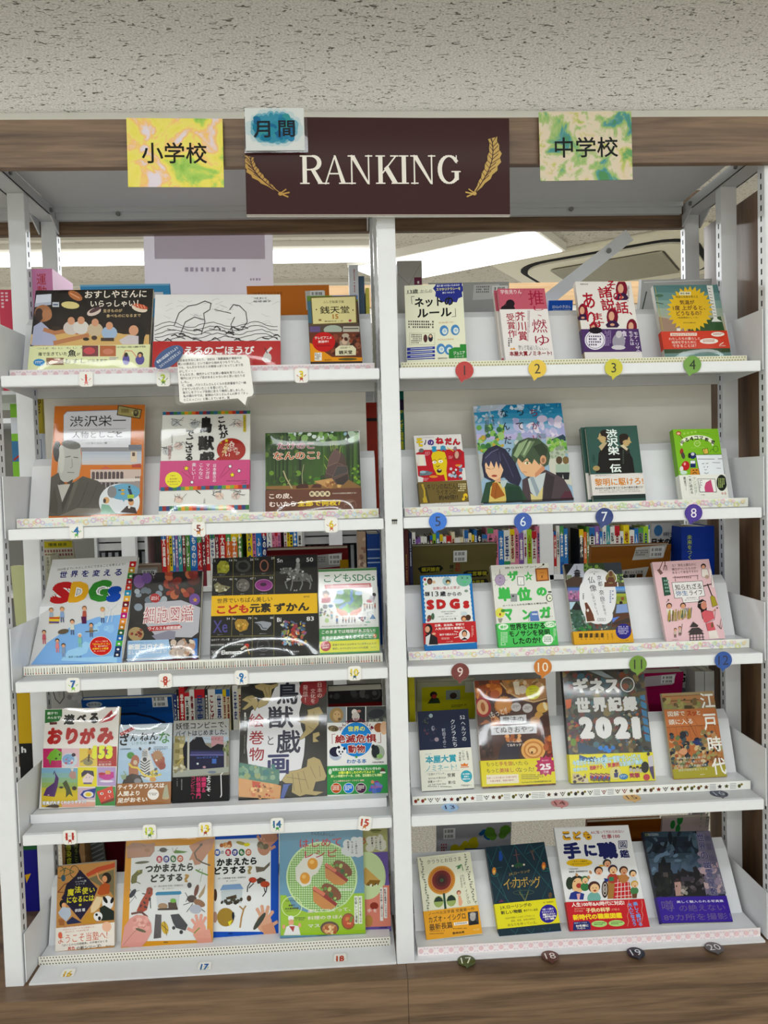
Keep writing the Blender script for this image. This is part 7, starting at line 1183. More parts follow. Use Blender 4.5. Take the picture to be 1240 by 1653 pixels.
for ch, x, y, w, h in (('ギ', 330, 245, 175, 165), ('ネ', 505, 250, 160, 165), ('ス', 675, 250, 160, 145), ('世', 350, 455, 165, 165), ('界', 535, 450, 160, 160), ('記', 705, 445, 160, 160), ('録', 870, 440, 160, 165)): P.t(x, y, w, h, ch, '181818', .13); P.t(x, y, w, h, ch, 'e2e2e2', .065)
P.ring(840, 235, 72, 76, 26, '282828', 26); P.ring(840, 235, 72, 76, 12, 'd8d8d8', 26)
for ch, x, w in (('2', 388, 170), ('0', 578, 190), ('2', 780, 175), ('1', 940, 100)): P.t(x, 705, w, 250, ch, '161616', .16); P.t(x, 705, w, 250, ch, 'e2e2e2', .09)
B = b.band(995, None, 'dcd434'); B.p([(300, 1010), (480, 1075), (600, 1035), (420, 1090), (300, 1075)], '2c508c'); B.blobs(300, 1020, 620, 1080, 14, 10, 26, ['3468a0', '5c88b0', '28406c'], 3); B.t(610, 1070, 770, 80, '今年のギネス世界記録は“冒険”がいっぱい!!', 'c8e4ec', .03, o='3080b0', ow=.03, rot=4); B.t(310, 1180, 165, 46, '世界中の', 'c8e4ec', .03, o='3080b0', ow=.03, rot=4); B.t(490, 1155, 145, 52, '超絶テク', 'b82850', .04, rot=4); B.t(585, 1140, 40, 50, 'で', 'c8e4ec', .03, o='3080b0', ow=.03); B.t(690, 1125, 140, 52, '笑激的', 'b82850', .04, rot=4); B.t(885, 1100, 270, 58, 'な記録が集結', 'c8e4ec', .03, o='3080b0', ow=.03, rot=4)
B.p([(220, 1225), (300, 1230), (420, 1330), (220, 1335)], 'c8bc94'); B.blobs(230, 1240, 400, 1330, 16, 10, 28, ['5c3c4c', 'a89878', '40303c', 'd0c8b0'], 4)
for i in range(12): B.person(430+i*19, 1265+(i % 3)*6, 90, top=['6c4c94', 'a83040', '4c5c9c'][i % 3], leg='3c3048')
B.e(710, 1220, 66, 76, 'd8d090', 20); B.e(715, 1195, 18, 20, '202040', 10); B.p([(690, 1220), (740, 1210), (735, 1270), (695, 1270)], '3c3c78'); B.e(800, 1260, 52, 34, '3c80b4', 18); B.tiny(800, 1260, 70, 30, 2, 'd0e0ec')
for i in range(4): B.e(880+i*38, 1150+(i % 2)*14, 18, 18, '302420', 10); B.e(880+i*38, 1180+(i % 2)*10, 18, 24, 'c0b8b0', 10)
B.t(925, 1245, 120, 60, '笑撃', 'a83850', .05); B.e(1040, 1150, 44, 66, '1c1a1c', 18); B.p([(1070, 1030), (1120, 1010), (1140, 1130), (1085, 1150)], 'c8c4cc'); B.e(1075, 998, 18, 20, '302420', 10); B.p([(1088, 1145), (1135, 1135), (1150, 1290), (1130, 1280), (1095, 1190)], '54486c'); B.e(1060, 1265, 38, 38, 'b8484c', 14); b.done()
b = Book('E9', 'orange-brown book about the Edo period with white lettering and a crowd painting', 'a8744c', spine='L', t=.012, cover='b0a890'); P = b.P
P.grad(175, 165, 720, 340, ['a09070', 'b07c54', '98785c', '8c8460'], 5); P.l([(200, 215), (560, 195)], 5, '70543c'); P.l([(195, 260), (540, 245)], 7, '60503c'); P.blobs(190, 240, 540, 330, 34, 10, 30, ['8c8c5c', '5c4c38', 'a09464', '746448'], 3); P.r(400, 300, 475, 335, '504830'); P.p([(198, 345), (700, 325), (740, 490), (220, 515)], 'b87850'); P.l([(215, 515), (745, 492)], 6, '8c5838'); P.p([(222, 520), (745, 495), (790, 800), (260, 830)], 'b07048')
for i in range(8): P.l([(250+i*64, 518-i*3), (275+i*66, 640)], 4, '905838')
P.l([(420, 420), (520, 610)], 5, '6c4830'); P.l([(480, 420), (540, 510), (700, 480)], 3, '8c5838')
P.blobs(270, 570, 440, 960, 80, 12, 32, ['786c50', 'a89c74', '485458', 'c0a480', '98583c', '6c7850', '34343c'], 5); P.blobs(460, 640, 640, 980, 80, 12, 32, ['686c54', '3c4450', 'b0a078', '98684c', '808c68', 'c8b088', '2c3040'], 6); P.blobs(560, 560, 770, 760, 40, 12, 30, ['8c7c58', '485058', 'b08c68', '343438', 'a8a078'], 7); P.blobs(640, 760, 800, 940, 30, 12, 30, ['b08458', '9c9464', '885c40'], 8); P.p([(470, 660), (545, 640), (570, 690), (520, 700)], '34406c'); P.e(390, 760, 40, 34, 'c89878', 14); P.e(375, 615, 22, 20, '303840', 10); P.p([(280, 940), (820, 900), (832, 1015), (298, 1038)], 'a49c48')
P.t(318, 382, 170, 52, '図解で', 'e4e0d4', .01); P.t(470, 380, 90, 52, 'スッ', 'a43420', .02); P.t(540, 372, 34, 42, 'と', 'e4e0d4', .01); P.t(362, 462, 240, 52, '頭に入る', 'e4e0d4', .01)
for ch, x, y, w, h in (('江', 628, 252, 140, 150), ('戸', 655, 465, 130, 160), ('時', 705, 685, 140, 150), ('代', 748, 910, 140, 170)): P.t(x, y, w, h, ch, 'e6e4de', .02)
for i, s_ in enumerate(('約260年の文化と暮らし', 'ビジュアルで楽しく解説!', '武将・町人・農民の実像', '歴史の秘密が見えてくる')): P.t(470+i*5, 822+i*40, 290, 24, s_, 'd0d0c4', .0)
P.t(582, 992, 50, 12, '宝島社', 'e0dcc8'); b.done()
# ---- lowest shelf, left bay
b = Book('F1', 'small ochre storybook with a dark diamond and panda, first on the lowest shelf', 'b88c58', t=.016, cover='d8d4cc'); P = b.P
P.p([(500, 450), (620, 380), (740, 350), (800, 330), (800, 380), (660, 420), (520, 480)], 'b8583c'); P.p([(520, 500), (790, 400), (790, 700), (760, 640)], '7c7458'); P.p([(480, 900), (530, 840), (600, 870), (600, 960), (440, 960)], 'b88c40'); P.ring(385, 430, 46, 62, 6, '28343c', 20); P.ring(235, 435, 44, 60, 6, '28343c', 20); P.l([(235, 430), (290, 390), (380, 430), (270, 480), (290, 390)], 7, '3c6040'); P.e(270, 495, 22, 34, '3c5c6c', 12); P.l([(215, 640), (280, 560), (350, 530)], 10, '7c4838'); P.l([(215, 640), (270, 640)], 8, '7c4838')
P.p([(440, 405), (620, 600), (560, 760), (445, 925), (330, 790), (248, 700)], '241c3c'); P.p([(300, 560), (440, 430), (600, 600), (540, 780), (350, 790), (265, 690)], '201830'); P.t(445, 492, 60, 22, '世界一', 'd0d4d8'); P.t(450, 525, 110, 20, 'いっぺん塾', 'd0d4d8'); P.t(445, 552, 90, 18, 'シリーズ', 'c8ccd0')
P.t(345, 640, 66, 74, '魔', 'd8d048', .02); P.t(418, 612, 64, 70, '法', 'd8d048', .02); P.t(492, 622, 64, 70, '使', 'd8d048', .02); P.t(565, 615, 54, 46, 'い', 'd8d048', .02); P.t(445, 708, 275, 64, 'になるには', 'd8d048', .02); P.t(442, 768, 26, 22, '編', 'd8d048', .02); P.t(440, 822, 104, 32, '宗田 理', 'e4e4e4', .02)
P.e(260, 760, 30, 42, '181818', 14); P.e(275, 775, 22, 28, 'd8a880', 12); P.p([(215, 850), (260, 790), (340, 800), (350, 870), (300, 940), (240, 890)], 'b4bcc8'); P.p([(300, 945), (360, 890), (460, 950), (310, 970)], '283050'); P.e(245, 935, 32, 26, 'a87048', 12); P.r(225, 925, 280, 980, '9c6840'); P.e(715, 490, 48, 56, '2c2018', 16); P.e(695, 500, 26, 34, 'd8a078', 12); P.p([(640, 580), (690, 530), (750, 560), (740, 650), (650, 670), (620, 650)], 'b05c30'); P.l([(615, 440), (635, 500), (680, 545)], 13, 'd8a078'); P.p([(550, 790), (610, 680), (680, 690), (640, 790), (590, 840), (552, 850)], 'd8c4a0')
P.e(725, 745, 58, 72, 'dcdcdc', 18); P.e(700, 715, 18, 40, '181818', 12, 30); P.e(770, 720, 16, 34, '181818', 12, -20); P.p([(640, 800), (690, 770), (790, 830), (790, 920), (660, 930)], '222c24'); P.e(625, 885, 46, 48, 'dcdcdc', 14); P.e(610, 868, 14, 14, '181818', 8); P.e(640, 905, 16, 22, '181818', 8)
B = b.band(975, None, 'e2dcd4', 'band_strip'); B.t(430, 982, 320, 16, '悩み多き迷い子たちのための', 'c07060'); B.t(430, 1008, 330, 16, '今日からスタートする物語です。', 'c07060'); B.t(410, 1035, 240, 16, '君を変える、大人気の塾小説', 'c07060'); B.t(470, 1098, 500, 90, 'ようこそ当塾へ!', 'c86850', .0); B.e(238, 1080, 22, 34, 'd07058', 12); B.e(715, 990, 48, 52, 'e0b8a0', 18); B.t(490, 1160, 460, 24, '「ぼくらの七日間戦争」の作者がおくる', '3c3830', .01); B.t(352, 1212, 74, 34, '異色', 'b8503c', .02); B.t(530, 1198, 250, 36, 'の新シリーズ!', '3c3830', .02); B.t(732, 1185, 50, 14, '静山社', '504840'); b.done()
b = Book('F2', 'yellow framed nature book with frog, salamander, beetle and open hands', 'd09830', t=.010, cover='d0a040', film=True); P = b.P
def naturehand(P, x, y, s, c, d=1):
    P.e(x, y, 62*s, 76*s, c, 18)
    for i, (a, L_) in enumerate(((-38, 62), (-14, 82), (8, 84), (28, 74))):
        t = math.radians(a*d); x0, y0 = x+44*s*math.sin(t), y-50*s*math.cos(t); P.l([(x0, y0), (x0+L_*s*math.sin(t), y0-L_*s*math.cos(t))], 26*s, c); P.e(x0+L_*s*math.sin(t), y0-L_*s*math.cos(t), 14*s, 16*s, c, 10)
    P.l([(x-50*s*d, y+20*s), (x-104*s*d, y-10*s)], 28*s, c)
P.p([(150, 250), (965, 218), (950, 1240), (110, 1255)], 'dcdede'); P.t(550, 470, 510, 88, 'つかまえたら', '1c1c1c', .055); P.t(520, 578, 340, 86, 'どうする', '1c1c1c', .055); P.t(735, 580, 54, 88, '?', 'b08c48', .055)
for i, (ch, c) in enumerate((('生', 'b03048'), ('き', '283c88'), ('も', '2c703c'), ('の', 'b85c38'))): P.e(444+i*74, 380-i*3, 33, 38, c, 20); P.t(444+i*74, 380-i*3, 40, 44, ch, 'e8e4e0', .03)
P.p([(95, 250), (160, 205), (330, 215), (395, 205), (392, 290), (350, 350), (100, 372)], 'b08c78'); P.l([(110, 370), (340, 350), (392, 290)], 5, '8c6858'); P.e(315, 285, 28, 22, '9c7860', 12); P.l([(260, 225), (300, 245)], 5, '706050'); P.e(485, 280, 42, 26, '545048', 14); P.l([(425, 290), (540, 275)], 5, '443c34'); P.p([(590, 300), (620, 280), (750, 295), (700, 312), (610, 316)], '5c8438'); P.l([(595, 300), (580, 255)], 4, '7c6440'); P.l([(600, 300), (640, 250)], 4, '7c6440')
P.p([(760, 235), (850, 190), (990, 150), (1040, 150), (1010, 260), (950, 330), (880, 430), (820, 440), (800, 380), (760, 390), (800, 300)], 'b88c74'); P.l([(900, 215), (850, 270), (820, 310), (840, 370), (900, 410), (985, 440)], 15, '5c5444'); P.e(890, 222, 20, 14, '5c5444', 10, 45)
P.e(260, 415, 78, 14, '686454', 16, 6); P.p([(140, 620), (150, 560), (210, 500), (265, 490), (260, 530), (210, 560), (200, 630), (150, 645)], '70703c'); P.l([(195, 620), (240, 640)], 9, '60602c'); P.e(225, 510, 12, 10, 'a89c48', 8); P.l([(835, 490), (870, 510), (960, 545)], 15, '608c38'); P.l([(850, 510), (880, 480)], 7, '608c38'); P.l([(900, 530), (880, 620)], 4, '608c38'); P.l([(905, 480), (900, 540)], 4, '608c38')
P.e(160, 745, 24, 56, '28283c', 14, -35); P.l([(130, 700), (200, 800)], 5, '28283c'); P.l([(120, 760), (230, 710)], 4, '28283c'); P.l([(125, 850), (190, 770)], 4, '28283c')
P.p([(200, 930), (250, 820), (300, 740), (310, 690), (370, 690), (372, 750), (340, 800), (310, 920), (240, 960)], 'a04428'); P.blobs(240, 720, 350, 920, 10, 8, 14, ['242020'], 3); P.l([(345, 800), (350, 900)], 9, '241c1c'); P.l([(290, 750), (262, 745)], 10, '241c1c'); P.e(340, 705, 34, 28, '8c3c28', 14); P.l([(150, 960), (250, 940), (310, 990)], 22, '6c4438')
P.t(540, 662, 310, 18, '文：秋山幸也 写真：松橋利光', '484848'); P.t(540, 690, 125, 16, '絵：こばようこ', '484848'); P.p([(400, 745), (420, 728), (670, 718), (682, 742), (660, 755), (405, 765)], '3484a8'); P.p([(412, 768), (660, 755), (640, 905), (425, 915)], 'c8ccd0'); P.e(480, 880, 52, 34, 'a08468', 16); P.p([(535, 840), (620, 830), (635, 895), (540, 900)], '483424'); P.e(590, 820, 34, 24, '70a448', 12); P.p([(424, 905), (640, 893), (640, 918), (425, 924)], '3c2c24')
P.e(790, 800, 52, 40, '48342c', 16); P.e(870, 845, 66, 36, '8c6444', 16, -25); P.e(840, 710, 22, 66, '6c3c2c', 14, -15); P.p([(860, 770), (940, 640), (920, 740), (870, 800)], 'a89478')
for q in ([(720, 735), (745, 780), (780, 795)], [(700, 865), (770, 840)], [(735, 940), (800, 850)], [(830, 860), (930, 940)], [(745, 790), (725, 830)]): P.l(q, 7, '30241c')
P.e(765, 655, 24, 30, '38343c', 14); P.e(830, 910, 66, 50, 'b0b4c0', 18); P.p([(400, 965), (465, 970), (460, 1215), (380, 1225)], '585458'); P.e(500, 1110, 36, 70, 'c8a838', 14, 15); P.l([(470, 1080), (535, 1140)], 6, '302410'); P.l([(495, 1040), (520, 1190)], 5, '302410'); P.p([(560, 970), (650, 960), (745, 1080), (720, 1140), (620, 1110), (590, 1060)], '404048'); P.e(675, 1155, 20, 22, '34343c', 10); P.e(595, 1110, 18, 20, '34343c', 10)
P.p([(40, 1310), (70, 1100), (130, 1010), (200, 970), (300, 980), (355, 1060), (362, 1150), (310, 1250), (250, 1312)], 'd49c94'); P.blobs(170, 1000, 340, 1120, 14, 18, 34, ['dca8a0', 'c88c84', 'e0b4ac'], 4); P.l([(60, 1290), (150, 1180), (230, 1100)], 6, 'b07870'); P.e(245, 1135, 60, 15, '606048', 14, -18); naturehand(P, 870, 1130, 1.15, 'd8a090', 1); P.p([(800, 1180), (980, 1120), (1010, 1270), (860, 1280)], 'd49c8c'); P.l([(815, 1165), (870, 1110)], 11, '6c8c3c'); P.t(512, 1262, 50, 14, '偕成社', '504018', .02); b.done()
b = Book('F3', 'blue framed nature book with crab, fish and open hands, half hidden', '2058b0', t=.010, cover='2058b0'); P = b.P
P.p([(0, 170), (715, 150), (705, 1150), (-20, 1155)], 'e0e2e2'); P.t(350, 408, 430, 82, 'かまえたら', '181818', .055); P.t(20, 400, 100, 90, 'つ', '181818', .055); P.t(275, 500, 340, 84, 'どうする', '181818', .055); P.t(490, 498, 52, 90, '?', 'a89468', .055)
for x, ch, c in ((140, '際', '2c5ca8'), (258, '生', 'b03048'), (330, 'き', '283c88'), (402, 'も', '2c703c'), (475, 'の', 'b87048')): P.e(x, 308, 32, 38, c, 20); P.t(x, 308, 40, 44, ch, 'e8e4e0', .03)
P.t(195, 306, 34, 34, 'の', '202020', .02); P.blobs(180, 200, 280, 240, 12, 14, 28, ['c08c58', 'a86c48', 'd8b088'], 3); P.e(400, 210, 60, 18, 'a8a05c', 14, -15); P.e(460, 225, 34, 20, 'd0c848', 12, 10); naturehand(P, 640, 260, 1.1, 'b88c78', -1); P.p([(620, 120), (780, 85), (790, 170), (700, 260)], 'b08470'); P.blobs(600, 200, 680, 260, 5, 22, 34, ['706858', '8c8470', '504c40'], 5)
P.p([(550, 460), (640, 470), (705, 410), (700, 450), (640, 510), (560, 525)], '70685c'); P.t(300, 582, 300, 18, '文：川嶋隆義 写真：松橋利光', '484848'); P.t(298, 612, 120, 14, '絵：こばようこ', '484848'); P.p([(170, 715), (200, 658), (385, 645), (422, 700)], '88a4c8'); P.p([(180, 720), (410, 700), (400, 850), (190, 858)], 'c0c8cc'); P.p([(235, 790), (345, 760), (350, 800), (240, 815)], '504434'); P.blobs(190, 800, 400, 855, 16, 12, 24, ['3c3830', '504c40'], 6)
P.p([(560, 600), (600, 575), (660, 600), (640, 640), (570, 645)], '4c3c34'); P.e(520, 605, 42, 30, 'b8503c', 14); P.e(650, 650, 50, 34, 'b05034', 14)
for q in ([(500, 620), (465, 680), (462, 730)], [(530, 640), (480, 690)], [(670, 670), (660, 730), (625, 778)], [(640, 690), (650, 730)]): P.l(q, 10, '30282c')
P.e(480, 800, 24, 32, '604838', 12); P.e(120, 765, 20, 66, '503828', 14); P.e(232, 1000, 92, 98, 'a08440', 22); P.p([(300, 960), (345, 990), (300, 1020)], 'c8c8c8'); P.e(312, 985, 14, 44, '24282c', 10); P.p([(255, 1050), (300, 1030), (275, 1098)], 'd8d048'); P.l([(380, 885), (420, 920), (445, 880)], 14, 'a08458'); P.l([(425, 910), (400, 1000), (385, 1105)], 16, 'b08c5c'); naturehand(P, 640, 1060, 1.3, 'd0a48c', -1); P.p([(610, 1090), (730, 1050), (780, 1220), (650, 1235)], 'c8967c'); P.e(590, 1040, 26, 110, '4c5048', 16, -35); P.e(118, 1000, 26, 60, 'b09080', 12); P.t(285, 1172, 52, 14, '偕成社', '102858', .02); b.done()
b = Book('F4', 'blue and lime recipe book with fried eggs and hot dog rolls on a checked plate', '6c98b0', t=.012, cover='7ca0b4', film=True); P = b.P
P.e(470, 570, 340, 340, 'c8dcb0', 40); P.e(470, 570, 326, 326, '9cc078', 40)
for i in range(30):
    x = 150+i*22; dy = math.sqrt(max(0, 320**2-(x-470)**2)); P.l([(x, 570-dy), (x, 570+dy)], 8, 'd8e4c8') if dy else 0
for i in range(30):
    y = 250+i*22; dx = math.sqrt(max(0, 320**2-(y-570)**2)); P.l([(470-dx, y), (470+dx, y)], 7, '6ca050') if dx else 0
P.p([(75, 742), (130, 742), (200, 860), (330, 905), (560, 900), (700, 820), (770, 725), (875, 722), (885, 1108), (80, 1125)], '98bc38'); P.hb(1125, 1150, '5c84a0')
P.p([(220, 480), (300, 380), (400, 345), (485, 370), (470, 450), (430, 530), (380, 560), (360, 640), (290, 665), (225, 600)], 'dcdcd4'); P.e(383, 442, 50, 56, 'd89c34', 22); P.e(310, 580, 48, 56, 'd89c34', 22); P.e(375, 425, 22, 20, 'e8bc68', 12); P.e(300, 565, 20, 20, 'e8bc68', 12)
def roll(P, x, y, s):
    P.e(x+55*s, y-30*s, 95*s, 52*s, '7c4c2c', 18, -38); P.blobs(x-60*s, y-70*s, x+100*s, y+50*s, 30, 10*s, 22*s, ['5c8c38', '8cac58', '3c6028', 'a8c070'], 7); P.l([(x-80*s, y-50*s), (x+85*s, y+75*s)], 36*s, '8c2424'); P.l([(x-90*s, y-62*s), (x-10*s, y-10*s)], 30*s, 'c87860'); P.p([(x-100*s, y-40*s), (x-60*s, y-20*s), (x+90*s, y+90*s), (x+50*s, y+115*s), (x-20*s, y+110*s), (x-95*s, y+50*s)], 'c08850')
roll(P, 610, 520, 1.1); roll(P, 500, 745, 1.15)
P.t(480, 155, 225, 34, 'かんたんおいしい', '28445c', .01, rot=-6); P.t(458, 240, 400, 80, 'はじめて', 'b4383c', .01); P.t(462, 345, 310, 72, 'レシピ', 'b4383c', .01); P.blobs(690, 210, 840, 350, 16, 34, 52, ['d0d4d4'], 3); P.t(800, 285, 20, 130, '10歳からの', '303840', .02, v=1); P.t(762, 285, 20, 120, 'キッチンの', '303840', .02, v=1); P.t(724, 270, 20, 90, '教科書1', '303840', .02, v=1)
P.t(690, 660, 70, 12, '料理制作', 'e0e4dc'); P.t(700, 688, 125, 24, '島本美由紀', 'e8ece4', .01); P.ring(185, 850, 95, 95, 6, 'dce8b8', 26); P.t(180, 795, 105, 14, '栄養 食育 監修', '405028'); P.t(185, 838, 60, 18, '家庭で', '303c18', .04); P.t(185, 868, 130, 18, '作る簡単料理', '303c18', .04); P.t(185, 892, 110, 14, '初めての', '506030'); P.tiny(262, 968, 100, 34, 2, '506030')
P.e(178, 960, 28, 26, 'e4e4e4', 14); P.e(180, 1000, 26, 30, 'd8a484', 12); P.p([(110, 1120), (135, 1040), (180, 1020), (250, 1035), (270, 1118)], 'e2e2e2'); P.p([(160, 1035), (215, 1035), (200, 1090)], 'a83838'); P.e(110, 1040, 15, 22, 'd8a484', 10); P.e(260, 1025, 15, 22, 'd8a484', 10)
P.t(540, 882, 405, 36, '楽しくつくって、', 'ece4e0', .01); P.t(510, 950, 345, 36, '料理のきほん', 'ece0d8', .01); P.t(740, 945, 34, 36, 'を', 'ece4e0', .01); P.t(470, 1025, 260, 32, 'マスター！', 'f0e8e8', .01); P.e(545, 1050, 88, 62, '605048', 20); P.e(545, 1060, 72, 52, 'b07c50', 18); P.blobs(500, 1030, 600, 1100, 14, 12, 24, ['d8b088', 'a86440', 'e0c8a0'], 8); P.e(722, 988, 66, 78, '8c5c30', 20); P.e(722, 988, 52, 62, 'b8543c', 18); P.blobs(690, 950, 760, 1030, 8, 10, 18, ['c88c50', '6c8c38', 'd8a070'], 9)
for x, s_ in ((836, '初めてでも安心の'), (796, '初級レシピ満載')): P.r(x-17, 748, x+17, 1010, 'e4e8dc'); P.t(x, 880, 22, 240, s_, '283020', .02, v=1)
P.t(480, 1118, 90, 12, '日東書院', '406018'); b.done()
b = Book('F5', 'purple and salmon recipe book partly hidden behind the lime recipe book', '6c5c98', t=.010, cover='6c5c98'); P = b.P
P.p([(292, 120), (1095, 90), (1100, 330), (860, 340), (300, 360)], 'a8a878'); P.e(900, 570, 180, 240, 'bccca0', 30); P.p([(860, 660), (1115, 650), (1130, 1035), (860, 1045)], 'd08878'); P.e(905, 560, 165, 226, 'c4d4a8', 30); P.p([(870, 500), (890, 480), (1030, 610), (990, 640), (870, 640)], 'c8a868'); P.p([(930, 600), (1030, 605), (1010, 650), (880, 655)], '8c6c30'); P.blobs(880, 635, 1000, 660, 10, 6, 10, ['e0e0d0', '403820'], 3)
P.blobs(920, 190, 1060, 300, 14, 34, 48, ['ccccc0'], 4); P.t(1030, 250, 20, 120, '10歳からの', '403838', .02, v=1); P.t(990, 245, 20, 110, 'キッチンの', '403838', .02, v=1); P.t(952, 235, 20, 90, '教科書2', '403838', .02, v=1); P.t(870, 225, 44, 60, 'う', 'b04040', .02); P.e(985, 130, 50, 20, '888c58', 12); P.l([(930, 125), (1040, 125)], 5, '404830'); P.e(970, 845, 40, 34, '8c3c2c', 16); P.t(925, 890, 44, 34, '手', 'e8dcd8', .01); P.t(978, 888, 34, 34, 'を', 'e8dcd8', .01); P.e(920, 985, 36, 56, 'b08850', 16)
for x, s_ in ((1077, '料理の基礎をしっかりと'), (1040, '学べる中級・上級レシピ')): P.r(x-15, 672, x+15, 960 if x > 1050 else 985, 'e0dcd8'); P.t(x, 815, 20, 260, s_, '403030', .02, v=1)
P.t(1055, 1048, 75, 14, 'NHK出版', '282048', .03); b.done()
# ---- lowest shelf, right bay
b = Book('F6', 'cream novel with a big brown sunflower and golden band, first at the lower right', 'd8d8c4', t=.018, cover='d0d0bc', hard=True); P = b.P
P.e(375, 580, 160, 166, 'c89448', 34); P.star(375, 580, 158, 140, 34, 'b87c38'); P.e(375, 580, 120, 124, '8c3c30', 30); P.ring(375, 580, 116, 119, 4, 'd8a870', 30); P.e(375, 580, 102, 106, '6c2c28', 28); P.e(375, 580, 74, 78, '542420', 24); P.e(375, 580, 44, 46, '402020', 20); P.e(378, 582, 22, 22, '3c5034', 14); P.l([(405, 740), (425, 905)], 26, '2c4c38'); P.e(345, 828, 56, 66, '98a868', 18); P.p([(290, 830), (310, 785), (345, 765), (380, 790), (400, 825)], '283830'); P.e(492, 820, 56, 66, '98a868', 18); P.p([(438, 825), (455, 775), (492, 752), (530, 780), (547, 815)], '283830')
P.t(400, 352, 400, 48, 'クララとお日さま', '3c3c34', .0); P.t(390, 312, 300, 14, 'Klara and the Sun', 'b0b0a0'); P.l([(540, 430), (605, 405), (625, 475)], 9, '5c8460'); P.p([(560, 420), (605, 405), (590, 450), (555, 460)], '5c8460'); P.t(660, 690, 36, 340, 'カズオ・イシグロ', '484840', .0, v=1, rot=6); P.t(605, 600, 20, 150, '土屋政雄訳', '707068', 0, v=1)
P.e(578, 730, 26, 28, '985c48', 14); P.e(580, 738, 18, 20, 'd8a88c', 12); P.p([(570, 765), (598, 765), (625, 840), (612, 885), (580, 880)], 'd8a88c')
R = random.Random(8)
for i in range(20):
    x = 130+i*5.5+R.uniform(-14, 14); y = 330+i*30; P.e(x, y, 14, 5, R.choice(['38483c', '2c3830', '5c6850']), 8, R.uniform(-60, 60)); P.l([(x-8, y+10), (x+10, y+30)], 2.5, '4c5848')
    x = 640+i*7.0+R.uniform(-16, 16); y = 290+i*29; P.e(x, y, 14, 5, R.choice(['38483c', '2c3830', '5c6850']), 8, R.uniform(-60, 60)); P.l([(x-8, y+10), (x+10, y+30)], 2.5, '4c5848')
B = b.band(910, 1240, 'd8a038'); B.t(495, 942, 540, 38, 'ノーベル文学賞 受賞第一作', '34281c', .005); B.t(445, 1015, 430, 74, 'カズオ・イシグロ', '282018', .01); B.t(375, 1108, 270, 74, '最新長篇', '282018', .01); B.p([(525, 1075), (690, 1062), (692, 1095), (528, 1108)], 'e8e4dc'); B.t(608, 1085, 140, 22, '世界同時発売', '282018', .01); B.p([(685, 960), (805, 950), (818, 1100), (700, 1112)], '3c3c40'); B.e(745, 1015, 34, 48, 'a8a4a0', 16); B.e(745, 985, 36, 22, 'b0aca8', 12); B.p([(700, 1110), (720, 1065), (790, 1060), (815, 1100)], '181818')
B.tiny(370, 1165, 230, 18, 1, '7c5c20'); B.tiny(360, 1195, 230, 18, 1, '7c5c20'); B.t(580, 1190, 140, 28, '豊崎由美', '3c2c14', .02); B.tiny(605, 1145, 180, 16, 1, '7c5c20'); B.t(790, 1162, 70, 22, '早川書房', 'e8d090'); b.done()
b = Book('F7', 'dark teal storybook with a diamond trellis and bright yellow band', '14303c', t=.016, cover='14303c', hard=True); P = b.P
T = '2c6468'
for q in ([(235, 180), (145, 430)], [(430, 170), (210, 830)], [(590, 155), (540, 270)], [(115, 260), (360, 820)], [(250, 180), (560, 800)], [(430, 175), (870, 690)], [(600, 160), (840, 500)], [(160, 570), (380, 830)], [(770, 200), (560, 800)], [(870, 560), (760, 790)], [(160, 440), (290, 420)], [(560, 280), (760, 180)]): P.l(q, 5, T)
P.p([(255, 235), (275, 240), (298, 310), (280, 350), (255, 345), (250, 300)], '244c94'); P.e(196, 462, 24, 44, 'c88844', 12); P.e(196, 475, 12, 26, 'e8b868', 10); P.ring(205, 505, 38, 18, 6, '2c6c68', 14); P.e(768, 418, 24, 44, 'c07038', 12); P.e(768, 432, 12, 26, 'e0a858', 10); P.ring(790, 460, 40, 18, 6, '2c6c68', 14)
P.l([(443, 225), (480, 430)], 9, '6c4c48'); P.l([(420, 290), (492, 280)], 7, '6c4c48'); P.l([(620, 240), (660, 345)], 8, '7c5c4c'); P.p([(605, 240), (650, 232), (655, 262), (615, 270)], '504440'); P.p([(420, 400), (480, 370), (540, 395), (510, 430), (480, 415), (450, 435)], '285038'); P.e(410, 408, 13, 12, 'c8c0b0', 10); P.e(540, 398, 13, 12, 'c8c0b0', 10)
P.t(490, 488, 250, 38, 'J.K.ローリング', 'b09858', .0, rot=3); 
for ch, x, y, w, h in (('イ', 345, 615, 80, 120), ('ッ', 405, 620, 50, 60), ('カ', 455, 600, 90, 120), ('ボ', 550, 595, 90, 110), ('ッ', 630, 605, 55, 70), ('グ', 695, 600, 90, 130)): P.t(x, y, w, h, ch, 'b89c54', .0)
P.ring(540, 715, 120, 26, 5, '48604c', 22); P.l([(490, 705), (560, 815), (595, 700)], 8, '7c7c48'); P.p([(250, 825), (280, 790), (315, 815)], '6c3458'); P.e(850, 755, 22, 34, '604c34', 12)
for i in range(3): P.l([(395+i*185, 1140), (455+i*190, 1200), (480+i*190, 1135)], 5, T)
P.hb(1215, 1245, '1c4c74')
